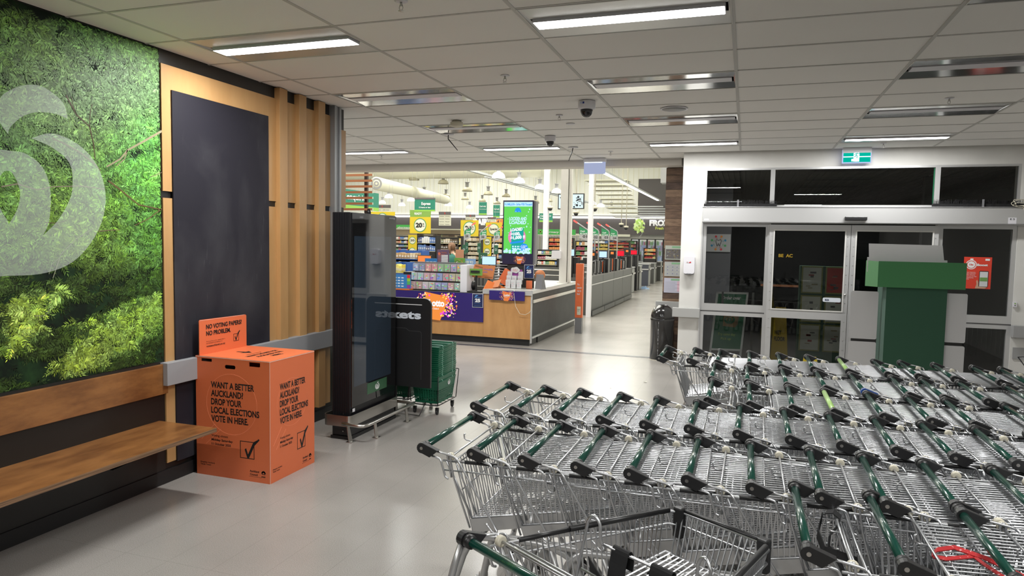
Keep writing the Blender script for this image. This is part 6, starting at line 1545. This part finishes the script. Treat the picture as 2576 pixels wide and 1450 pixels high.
for k in range(60):
    a_, r = rr.uniform(-1.5, 1.5), rr.uniform(0, .75); c = Vector((-7.0+r*math.cos(a_)*.9, YB-.032-.0003*k, 2.98+r*math.sin(a_)*.62)); q = rr.uniform(0, 3.1); u_, v_ = Vector((math.cos(q), 0, math.sin(q)))*rr.uniform(.12, .2), Vector((-math.sin(q), 0, math.cos(q)))*.07
    m.add([c-u_, c+v_, c+u_, c-v_], [(0, 3, 2, 1)], rr.choice(((.55, .75, .25), (.35, .55, .12), (.70, .85, .42), (.62, .72, .2))))
tag(m.build('leaves_print', 'printed', pc), kind='stuff'); MB().prism(arc(-7.3, 2.98, .95, -55, 50, 14)+arc(-7.3, 2.98, .92, 50, -55, 14), (0, YB-.03, 0), X_, Z_, .002).build('rim', 'rail_grey', pc)
dk = at(1605, 450, YB); tag(MB().box(dk.x, YB+.30, 3.75, -4.6, YB+.38, 6.1).build('high_window', 'hall_dark'), 'tall dark window high on the far wall', 'window')
# wood-look bulkheads, pharmacy signs
for (px0, px1, py, Y, lb) in ((985, 1033, 578, 42, 'green pharmacy sign at the left behind the kiosk'), (1345, 1447, 590, 40, 'green pharmacy sign right of the tall screen')):
    p, q = at(px0, py, Y), at(px1, py, Y); hgt = 12/F*Y*1.15
    t = thing('pharmacy_sign', lb, 'sign', (p.x, Y, p.z), 'pharmacy signs'); MB().box(p.x, Y, p.z, q.x, Y+.1, p.z+hgt).build('board', mat('pharm_green', (.06, .42, .08), .5) if 'pharm_green' not in MATS else MATS['pharm_green'], t)
    x = p.x+(.15 if px0 < 1000 else .25); MB().box(x, Y-.01, p.z+hgt*.4, x+hgt*.7, Y, p.z+hgt*.62).box(x+hgt*.24, Y-.01, p.z+hgt*.16, x+hgt*.46, Y, p.z+hgt*.86).build('cross', 'lime', t)
    text('pharmacy', (x+hgt*.95, Y-.01, p.z+hgt*.33), X_, Z_, hgt*.34, 'white_ink', t, .95, bold=.02)
bk = thing('shop_bulkhead', 'brown timber-look bulkhead above the far shelves', 'bulkhead', (-15, 38, 2.3)); MB().box(-28, 40.5, 2.12, -14.6, 41.5, 2.48).build('board', 'hall_brown', bk); MB().box(-28, 40.45, 2.48, -14.6, 41.5, 2.56).build('cap', 'cream_sign', bk)
MB().box(-14.5, 40.1, 0, -9.4, 40.2, 2.2).build('screen_wall', 'cream_sign', bk)
m = MB()
for k in range(22): m.box(-12.2+.18*k, 39.9, .8, -12.12+.18*k, 39.95, 2.25)
tag(m.build('grille_bars', 'rail_grey', bk), kind='stuff')

# ---- shelves with goods: cells of small packs
PAL = dict(
 mix=[(.65, .12, .08), (.75, .55, .15), (.10, .20, .45), (.75, .72, .65), (.12, .30, .12), (.55, .30, .15), (.80, .80, .78), (.35, .08, .12)],
 blue=[(.12, .22, .50), (.55, .60, .70), (.10, .12, .25), (.70, .72, .75)], red=[(.55, .08, .05), (.40, .05, .05), (.75, .30, .10), (.60, .50, .2)],
 brown=[(.10, .07, .05), (.35, .28, .18), (.16, .12, .08), (.55, .48, .36), (.20, .22, .12)], cream=[(.70, .62, .45), (.60, .50, .35), (.78, .72, .60), (.45, .30, .15)],
 yellow=[(.75, .62, .08), (.80, .70, .2), (.7, .55, .1)], cold=[(.45, .55, .75), (.70, .75, .85), (.60, .25, .30), (.35, .50, .30), (.80, .82, .88), (.55, .45, .60)], purple=[(.30, .08, .16), (.22, .05, .10), (.55, .35, .35)])
pack_me = {}
def pack_mesh(c):
    if c not in pack_me:
        m = MB().box(-.5, 0, 0, .5, .8, 1, c).box(-.36, -.03, .30, .36, 0, .62, tuple(min(1, v*.4+.42) for v in c)); pack_me[c] = m.mesh('product_pack', M['goods'])
    return pack_me[c]
npk = 0
def gondola(px0, py0, px1, py1, Y, rows, cols, pal, lb, frame='shelf_black', indiv=True, lit=False, word='packs', price=True):
    """a bay of shelves seen from the front, its packs standing on the shelves"""
    global npk
    a, b = at(px0, py0, Y), at(px1, py1, Y); x0, x1, z0, z1 = a.x, b.x, max(.05, b.z), a.z
    t = thing('shelf_bay', lb, 'shelving', ((x0+x1)/2, Y+.2, 0), 'shop shelving bays')
    MB().box(x0, Y+.4, 0, x1, Y+.45, z1).build('back_panel', frame, t)
    for x in (x0, x1): MB().box(x-.02, Y, 0, x+.02, Y+.42, z1).build('side_panel', frame, t)
    MB().box(x0, Y, 0, x1, Y+.4, z0).build('base', frame, t)
    h = (z1-z0)/rows; rr = random.Random(int(px0*7+py0)); stuff = MB(); w = (x1-x0-.06)/cols
    for r in range(rows):
        z = z0+h*r
        MB().box(x0+.02, Y-.01, z, x1-.02, Y+.4, z+.02).build('shelf', frame, t)
        if price: MB().box(x0+.02, Y-.014, z, x1-.02, Y-.01, z+.022).build('price_strip', mat('price_strip', (.40, .36, .24), .5) if 'price_strip' not in MATS else MATS['price_strip'], t)
        c0 = None
        for c in range(cols):
            if c % rr.choice((2, 3)) == 0 or c0 is None: c0 = rr.choice(PAL[pal])
            cw = w*.9; ch = (h-.05)*rr.uniform(.72, .96); cx = x0+.03+w*(c+.5)
            if indiv and npk < 290:
                o = bpy.data.objects.new('product_pack', pack_mesh(c0)); COL.objects.link(o); o.location = (cx, Y+.03, z+.02); o.scale = (cw, .3, ch); npk += 1
                tag(o, 'small %s on the %s' % (word, lb), 'product', 'packs on the '+lb)
            else: stuff.box(cx-cw/2, Y+.03, z+.02, cx+cw/2, Y+.3, z+.02+ch, c0)
    if stuff.v: tag(stuff.build('shelf_goods', 'goods', t), kind='stuff')
gondola(993, 594, 1027, 632, 27, 4, 9, 'mix', 'dark snack shelves left of the yellow column sign', word='snack pack')
gondola(1049, 592, 1096, 634, 25, 2, 9, 'blue', 'shelf of blue packs right of the yellow column sign', word='blue pack')
gondola(1096, 598, 1155, 660, 27, 4, 10, 'brown', 'dark shelves of bagged goods in the middle', word='dark bag')
gondola(1152, 594, 1160, 660, 24, 3, 2, 'red', 'narrow red shelf end beside lane marker 09', word='red pack')
gondola(1170, 596, 1206, 665, 26, 6, 8, 'cream', 'shelves of small cream packs behind lane marker 09', word='cream pack')
gondola(1236, 596, 1263, 665, 25, 5, 6, 'mix', 'shelves behind lane marker 07 beside the tall screen', word='bottle')
gondola(985, 630, 1060, 700, 16.2, 3, 10, 'cream', 'blue display of bagged snacks behind the lottery counter', mat('display_blue', (.025, .09, .32), .5), word='bag of snacks', price=False)
gondola(992, 660, 1022, 690, 15.6, 1, 7, 'yellow', 'low display of yellow packs behind the black till', MATS['display_blue'], word='yellow pack', price=False)
gondola(1350, 628, 1402, 668, 21, 3, 10, 'mix', 'low shelves of small goods left of the square column', word='sweet packet')
gondola(1380, 598, 1440, 630, 38, 3, 12, 'red', 'far dark shelves behind the pharmacy grille', indiv=False)
gondola(1478, 604, 1600, 640, 42, 4, 34, 'mix', 'far shelves of bright goods behind the lane markers', indiv=False)
gondola(1530, 608, 1582, 640, 36, 4, 12, 'red', 'far red-capped display stand left of the freezers', indiv=False)
gondola(1050, 588, 1290, 600, 39.8, 1, 60, 'brown', 'high far shelf under the timber-look bulkhead', indiv=False)
gondola(1448, 606, 1478, 655, 30, 4, 8, 'mix', 'far shelves seen between the two white posts', indiv=False)
# freezers
for k in range(5):
    p, q = at(1587+20.5*k, 604, 45), at(1587+20.5*(k+1), 604, 45)
    t = thing('freezer_door', '%s from the left of the glass-door freezers under FROZEN' % ORD[k], 'freezer', ((p.x+q.x)/2, 45, 0), 'glass-door freezers')
    m = MB(); frame_rect(m, p.x, 0, q.x, 2.15, .05, 45, 45.06); m.build('frame', 'shelf_black', t)
    MB().box(p.x+.05, 45.02, .05, q.x-.05, 45.03, 2.1).build('pane', 'glass', t)
    rr = random.Random(k); m = MB(); MB().box(p.x, 45.6, 0, q.x, 45.7, 2.15).build('back', 'white_plastic', t)
    for r in range(6):
        z = .1+.33*r; m.box(p.x+.03, 45.15, z-.02, q.x-.03, 45.6, z, (.7, .7, .75))
        for c in range(5):
            w = (q.x-p.x-.12)/5; m.box(p.x+.06+w*c, 45.2, z, p.x+.06+w*c+w*.88, 45.5, z+rr.uniform(.18, .29), rr.choice(PAL['cold']))
    tag(m.build('frozen_goods', attrmat('lit_goods', .5, .3, .35) if k == 0 else bpy.data.materials['lit_goods'], t), kind='stuff')  # goods glow by themselves, standing in for light inside the freezers
    if k == 0: pass
gondola(1620, 624, 1650, 652, 34, 3, 8, 'red', 'dark stand of orange packs in front of the freezers', indiv=False)
# green tablet holders in the self-service area
for k, (px0, py0, px1, py1, Y, lb) in enumerate(((1163, 616, 1171, 640, 17.0, 'dark green info panel, leftmost by lane marker 09'), (1170, 610, 1177, 636, 17.3, 'dark green info panel right behind the lane 09 pole'), (1201, 612, 1209, 636, 17.3, 'dark green info panel by the middle Card Only pole'), (1204, 636, 1225, 664, 16.4, 'large dark green card reading 20 behind the pale blue screen'), (1243, 617, 1252, 640, 17.6, 'dark green info panel by the pole nearest the tall screen'))):
    a, b = at(px0, py0, Y), at(px1, py1, Y); t = thing('info_panel', lb, 'sign', ((a.x+b.x)/2, Y, b.z), 'dark green info panels'); MB().box(a.x, Y, b.z, b.x, Y+.03, a.z).build('board', 'stand_green', t)
    MB().box((a.x+b.x)/2-.012, Y+.03, .0, (a.x+b.x)/2+.012, Y+.05, a.z-.02).build('pole', 'black_plastic', t)
    if k == 3: text('20', (a.x+.06, Y-.003, a.z-.14), X_, Z_, .07, 'white_ink', t, .10)
    else: MB().disc(((a.x+b.x)/2, Y-.001, (a.z+b.z)/2), X_, Z_, (b.x-a.x)*.28, .001, 14, None, (b.x-a.x)*.2).build('ring', 'pale_ink', t)
m = MB(); hb_ = thing('self_service_units', 'low black self-service machines behind the info panels', 'checkout machines', (-7.5, 17.8, 0))
for x in (-8.0, -7.2, -6.4): MB().box(x, 18.5, 0, x+.45, 19.0, 1.15).build('machine', 'black_plastic', hb_)

# ---- staff member working at the shelves
def person():
    t = thing('person', 'person with tied brown hair in a dark green shirt behind the counter, seen from behind', 'person', (-7.9, 17.2, 0), local=True)
    px_ = at(1135, 640, 17.2).x
    t.location = (px_, 17.2, 0); ORG[t.name] = Vector((0, 0, 0))
    def skin(name, V, Ed, Rd, material, sub=2):
        me = bpy.data.meshes.new(name); me.from_pydata(V, Ed, []); o = bpy.data.objects.new(name, me); COL.objects.link(o)
        md = o.modifiers.new('skin', 'SKIN')
        for i, r in enumerate(Rd): me.skin_vertices[0].data[i].radius = (r, r) if not isinstance(r, tuple) else r
        me.skin_vertices[0].data[0].use_root = True
        sb = o.modifiers.new('sub', 'SUBSURF'); sb.levels = sub; sb.render_levels = sub; me.materials.append(material); o.parent = t; return o
    V = [(0, 0, .95), (0, 0, 1.12), (0, .01, 1.38), (0, .03, 1.50), (0, .05, 1.60), (0, .06, 1.68), (.17, .01, 1.43), (.24, .12, 1.20), (.20, .36, 1.18), (.19, .44, 1.19), (-.17, .01, 1.43), (-.23, .14, 1.20), (-.16, .38, 1.20), (-.15, .46, 1.21), (.10, 0, .90), (.11, .02, .50), (.11, 0, .10), (.12, .12, .04), (-.10, 0, .90), (-.11, .02, .50), (-.11, 0, .10), (-.12, .12, .04)]
    Ed = [(0, 1), (1, 2), (2, 3), (3, 4), (4, 5), (2, 6), (6, 7), (7, 8), (8, 9), (2, 10), (10, 11), (11, 12), (12, 13), (0, 14), (14, 15), (15, 16), (16, 17), (0, 18), (18, 19), (19, 20), (20, 21)]
    Rd = [.15, .135, .16, .06, .085, .08, .065, .05, .035, .03, .065, .05, .035, .03, .095, .065, .045, .04, .095, .065, .045, .04]
    import bmesh as _b
    try:
        body = skin('body', V, Ed, Rd, M['skin'])
    except Exception:
        me = bpy.data.meshes.new('body'); bm = _b.new(); lay = bm.verts.layers.skin.verify(); vs = [bm.verts.new(v) for v in V]
        for a_, b2 in Ed: bm.edges.new((vs[a_], vs[b2]))
        for i, v in enumerate(vs): v[lay].radius = (Rd[i], Rd[i]); v[lay].use_root = (i == 0)
        bm.to_mesh(me); bm.free(); body = bpy.data.objects.new('body', me); COL.objects.link(body); body.modifiers.new('skin', 'SKIN'); sb = body.modifiers.new('sub', 'SUBSURF'); sb.levels = 2; sb.render_levels = 2; me.materials.append(M['skin']); body.parent = t
    MB().lathe([(.165, 0), (.175, .15), (.19, .33), (.19, .44), (.14, .52), (.07, .56)], (0, .01, .93), 18).build('shirt', 'shirt', t)
    MB().lathe([(.09, 0), (.10, .15), (.175, .45), (.17, .6)], (0, .01, .42), 18).build('skirt', 'trousers', t)
    h_ = MB().lathe([(.03, 0), (.085, .03), (.105, .10), (.10, .17), (.06, .22), (.01, .235)], (0, .035, 1.555), 18); h_.tube([(0, -.05, 1.70), (0, -.12, 1.68), (.01, -.12, 1.56), (.02, -.10, 1.45)], [.03, .035, .03, .01], 8); h_.build('hair', 'hair', t)
person()

# ================================================================== STAND AT THE DOORS (green card dump bin, back turned)
YS = 9.6
gs = thing('display_stand', 'empty green card display stand with white side flaps in front of the doors', 'display stand', (2.0, YS+.1, 0))
MB().prism([(1.675, 0), (2.335, 0), (2.335, 1.42), (1.675, 1.42)], (0, YS+.004, 0), X_, Z_, .004).build('front_panel', 'stand_green', gs)
MB().add([(1.675, YS, 0), (1.675, YS, 1.42), (1.60, YS+.14, 1.42), (1.60, YS+.14, 0)], [(0, 1, 2, 3)]).build('side_fold', mat('stand_fold', (.09, .15, .12), .55), gs)
MB().box(1.60, YS+.14, 0, 2.34, YS+.145, 1.42).build('rear_panel', 'stand_green', gs)
hd2 = MB().box(1.555, YS-.18, 1.40, 2.50, YS-.176, 1.695).box(1.44, YS-.04, 1.40, 2.50, YS-.036, 1.69)
MB().box(1.555, YS-.105, 1.372, 2.495, YS-.10, 1.69).build('header_front', 'stand_green2', gs)
MB().add([(1.555, YS-.105, 1.372), (1.555, YS-.105, 1.685), (1.44, YS+.05, 1.695), (1.44, YS+.05, 1.372)], [(0, 1, 2, 3)]).build('header_fold', mat('fold_pale', (.10, .26, .11), .55), gs)
MB().add([(2.495, YS-.105, 1.372), (2.50, YS+.05, 1.372), (2.50, YS+.05, 1.685), (2.495, YS-.105, 1.69)], [(0, 1, 2, 3)]).build('header_end', 'stand_green', gs)
MB().box(1.44, YS+.05, 1.38, 2.50, YS+.055, 1.68).build('header_back', 'stand_green2', gs)
MB().prism([(1.45, 1.55), (2.33, 1.55), (2.32, 1.715), (2.285, 1.715), (2.26, 1.895), (1.455, 1.905), (1.465, 1.735), (1.445, 1.735)], (0, YS+.03, 0), X_, Z_, .005).build('white_back_card', 'card_white', gs)
for (x0, x1, z0, z1) in ((1.285, 1.60, .70, 1.305), (1.285, 1.60, .02, .665), (2.335, 2.565, .715, 1.315), (2.335, 2.565, .02, .675)):
    r = .02
    MB().prism(rrect(x0, z0, x1, z1, r, 3), (0, YS+.06, 0), X_, Z_, .006).build('white_flap', 'card_white', gs)
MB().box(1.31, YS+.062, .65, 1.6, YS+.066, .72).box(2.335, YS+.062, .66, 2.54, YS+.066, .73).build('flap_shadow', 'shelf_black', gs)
# red poster on the right side light
rp_ = thing('red_poster', 'red poster with phone picture stuck inside the right-hand glass', 'poster', (2.88, YD, 1.34))
yp = YD+.034
MB().box(2.725, yp, 1.34, 3.04, yp+.002, 1.755).build('sheet', 'red_poster', rp_)
MB().disc((2.81, yp-.001, 1.655), X_, Z_, .062, .0006, 28, None, .052).build('ring', 'white_ink', rp_); MB().disc((2.81, yp-.001, 1.655), X_, Z_, .044, .0006, 24).build('disc', 'white_ink', rp_)
text('10x', (2.785, yp-.002, 1.645), X_, Z_, .022, 'red_poster', rp_, .05, bold=.03); text('Boost', (2.875, yp-.002, 1.64), X_, Z_, .028, 'white_ink', rp_, .12, bold=.04)
MB().box(2.795, yp-.002, 1.715, 2.83, yp-.0012, 1.735).box(2.965, yp-.002, 1.71, 3.015, yp-.0012, 1.735).build('labels', 'white_ink', rp_)
text('From 1 September\nuntil 21 September\ncollect 10x points\nevery time you shop\nat participating\nstores', (2.755, yp-.002, 1.55), X_, Z_, .011, 'white_ink', rp_, .12, lead=1.15)
ph = MB().prism(rrect(2.905, 1.365, 3.01, 1.575, .012), (0, yp-.001, 0), X_, Z_, .001).build('phone_picture', 'ink', rp_); MB().box(2.912, yp-.003, 1.372, 3.003, yp-.0022, 1.565).build('phone_screen', 'card_white', rp_); MB().box(2.915, yp-.004, 1.44, 3.0, yp-.003, 1.49).build('phone_banner', mat('banner_green', (.15, .30, .08), .5), rp_)
MB().prism([(2.865, 1.345), (2.98, 1.345), (3.0, 1.365), (2.905, 1.37), (2.90, 1.43), (2.885, 1.46), (2.875, 1.44), (2.88, 1.40)], (0, yp-.003, 0), X_, Z_, .001).build('hand_picture', 'skin', rp_)

# ================================================================== OUTSIDE, SEEN THROUGH THE GLASS
struct(MB().box(-1.0, 13.9, -.01, -.27, 14.05, 3.5).build('wall_outside_left', 'night_wall'))
struct(MB().box(-.9, 10.75, 3.05, 14, 20, 3.2).build('ceiling_outside', 'soffit'))
m = MB()
for k in range(64): m.box(-.9+.09*k, 10.8, 3.03, -.865+.09*k, 20, 3.05)
tag(m.build('soffit_ribs', 'soffit', bpy.data.objects['ceiling_outside']), kind='stuff')
struct(MB().box(-.5, 19.8, 0, 14, 20, 3.1).build('wall_outside_far', 'night_dark'))
ts = thing('dental_sign', 'white wall sign with a tooth outline ringed by coloured figures outside', 'sign', (-.55, 13.9, 1.7))
MB().box(-.95, 13.87, 1.72, -.28, 13.895, 2.06).build('board', mat('dental_white', (.45, .45, .48), .6), ts)
cx, cz = -.50, 1.89; m = MB()
for k in range(8):
    a = 2*math.pi*(k+.5)/8; c = ((.05, .25, .45), (.7, .25, .05), (.6, .06, .08), (.1, .4, .15))[k % 4]; r = .115
    m.disc((cx+r*1.15*math.cos(a), 13.868, cz+r*1.15*math.sin(a)), X_, Z_, .022, .001, 12, c)
    p_ = [(cx+r*.85*math.cos(a+d), cz+r*.85*math.sin(a+d)) for d in (-.28, .28)]+[(cx+r*.72*math.cos(a), cz+r*.72*math.sin(a))]; m.prism(p_ if True else p_, (0, 13.867, 0), X_, Z_, .001, c)
m.build('figures', 'printed', ts)
tp = [(-.055, .05), (-.04, .07), (-.015, .062), (0, .055), (.015, .062), (.04, .07), (.055, .05), (.05, .01), (.035, -.03), (.028, -.065), (.015, -.06), (.008, -.02), (-.008, -.02), (-.015, -.06), (-.028, -.065), (-.035, -.03), (-.05, .01)]
tps = smooth(tp, (), 3, True); m = MB().tube([(cx+x*.9, 13.868, cz+z*.9) for x, z in tps], .0045, 4, closed=True); m.build('tooth_outline', 'ink', ts)
# folding board sign
def aboard():
    t = thing('folding_board', 'green folding board outside reading Order over, Try same day Pick up', 'board sign', (-.15, 11.4, 0), rotz=0)
    A = [at(1811, 737, 11.75), at(1899, 741, 11.75)]
    O = Vector((-.50, 11.35, .02)); R = Vector((.52, .10, 0)).normalized(); U = Vector((.075, .30, 1.02)).normalized(); w = .50; h = 1.12
    def pt(u, v, off=0): return O+R*u+U*v-R.cross(U)*(-off)
    m = MB(); Nn = R.cross(U)
    for (a, b, c, d) in ((0, 0, .03, h), (w-.03, 0, w, h), (0, h-.03, w, h), (0, .16, w, .19)):
        m.obox(O+R*((a+c)/2)+U*((b+d)/2), R, U, Nn, c-a, d-b, .025)
    m.build('frame', 'alu', t)
    MB().obox(O+R*(w/2)+U*((.19+h-.03)/2), R, U, Nn, w-.06, h-.22, .01).build('poster', mat('aboard_green', (.018, .17, .08), .4), t)
    m = MB()
    for (a, b, c, d) in ((0, 0, .03, h), (w-.03, 0, w, h)): m.obox(O+R*((a+c)/2)+Vector((.14, .55, 0))*.75+Vector((-.075, -.30, 1.02)).normalized()*h/2+R*.1, R, Vector((.0, -.20, 1.0)).normalized(), Nn, c-a, h, .02)
    m.build('rear_leg', 'alu_dark', t)
    def P(u, v): return O+R*u+U*v+Nn*.0055
    text('Order over', P(.09, 1.0), R, U, .052, 'white_ink', t, .30, bold=.04)
    text('Try same day', P(.10, .405), R, U, .042, mat('lime_ink', (.45, .62, .10), .5), t, .27); text('Pick up', P(.155, .335), R, U, .042, MATS['lime_ink'], t, .155)
    bag = MB().prism([(0, 0), (.19, -.02), (.205, .20), (-.005, .235)], P(.16, .56), R, U, .002).build('bag_picture', mat('kraft', (.42, .28, .14), .6), t)
    MB().prism([(.19, -.02), (.225, .03), (.235, .235), (.205, .20)], P(.16, .56), R, U, .002).build('bag_side', mat('kraft_dark', (.30, .19, .09), .6), t)
    hm = MB().tube([P(.21, .79)+Nn*.004, P(.215, .85)+Nn*.004, P(.245, .85)+Nn*.004, P(.245, .79)+Nn*.004], .004, 4).tube([P(.29, .78)+Nn*.004, P(.295, .84)+Nn*.004, P(.325, .84)+Nn*.004, P(.325, .77)+Nn*.004], .004, 4); hm.build('bag_handles', MATS['kraft_dark'], t)
    emblem(P(.255, .665)+Nn*.003, R, U, .065, MATS['aboard_green'], t)
    return t
aboard()
# poster crate rack and wet floor sign seen through the door
t = thing('poster_rack', 'rack of pale price posters standing outside behind the left door', 'poster rack', (.95, 11.6, 0))
rr = random.Random(12)
for r in range(3):
    for c in range(2):
        x0 = .84+.34*c; z0 = .25+.45*r-.02; cc = (.62, .62, .55) if not (r == 2 and c == 1) else (.50, .05, .04)
        p = MB().box(x0, 11.6, z0, x0+.30, 11.62, z0+.42, (.30, .30, .10)).box(x0+.02, 11.598, z0+.02, x0+.28, 11.6, z0+.40, cc); rr.random()
        for k in range(6): a, b = rr.uniform(.05, .16), rr.uniform(.05, .33); p.box(x0+a, 11.5975, z0+b, x0+a+rr.uniform(.04, .09), 11.5985, z0+b+rr.uniform(.01, .035), rr.choice(((.3, .05, .05), (.1, .1, .1), (.35, .3, .2))))
        p.build('poster', 'printed', t)
MB().box(.82, 11.63, -.01, 1.50, 11.9, 1.55).build('crate_stack', 'stand_green', t)
t = thing('wet_floor_sign', 'yellow folding wet floor caution sign outside behind the left door', 'caution sign', (.55, 11.4, 0))
for s in (-1, 1):
    MB().prism([(-.13, 0), (.13, 0), (.075, .92), (-.075, .92)], (.55, 11.40-.10*s if s > 0 else 11.55, -.01), X_, Vector((0, .10*s, 1)).normalized(), .01).build('leaf', mat('caution_yellow%d' % s, (.55, .36, .01), .5), t)
text('WET\nFLOOR', (.46, 11.28, .50), X_, Z_, .06, 'ink', t, .16, bold=.03)
# railing, ramp posts and far glows
t = thing('ramp_railing', 'dark steel railing running down outside the right-hand glass', 'railing', (3, 13, 0))
m = MB().tube([(2.2, 12.6, 1.0), (4.4, 14.5, .55)], .02, 8)
for k in range(24): f_ = k/23; m.tube([(2.2+2.2*f_, 12.6+1.9*f_, -.01), (2.2+2.2*f_, 12.6+1.9*f_, 1.0-.45*f_)], .006, 5)
tag(m.build('railing_bars', mat('rail_dark', (.06, .06, .065), .4), t), kind='stuff')
tag(MB().box(2.75, 13.0, -.01, 2.95, 13.2, 3.05).build('post', 'night_dark'), 'square dark post outside the right-hand glass', 'post')
tag(MB().box(.33, 15.5, 1.0, 1.2, 15.6, 1.04).build('curb_glow_strip', emat('curb_glow', (.75, .32, .16), .15)), 'glowing strip standing for warm light on pavement far outside behind the left door', 'lit kerb')  # glow put into the strip's material in place of light on the pavement
t = thing('far_sign', 'yellow lit letters glowing far outside through the left door', 'sign', (.8, 17, 1.6)); text('BE  AC', (.72, 17, 1.60), X_, Z_, .07, emat('amber', (.9, .55, .05), .5), t, .30, bold=.03)
area('soffit_lamp', (.6, 12.6, 2.98), .4, .4, 30, (1, .95, .85))  # unseen light added to brighten the folding board outside
# pallet tray leaning at far right edge (black wire stand)
t = thing('wire_stand', 'black folded wire stand at the right edge of the photo', 'wire stand', (3.05, 9.3, 0))
MB().tube([onx(2561, 899, 3.0), onx(2576, 898, 3.02), Vector((3.25, 8.9, .3))], .006, 6).tube([onx(2561, 899, 3.0), Vector((3.2, 8.8, .2)), Vector((3.25, 8.6, .0))], .006, 6).build('wire', 'black_paint', t)
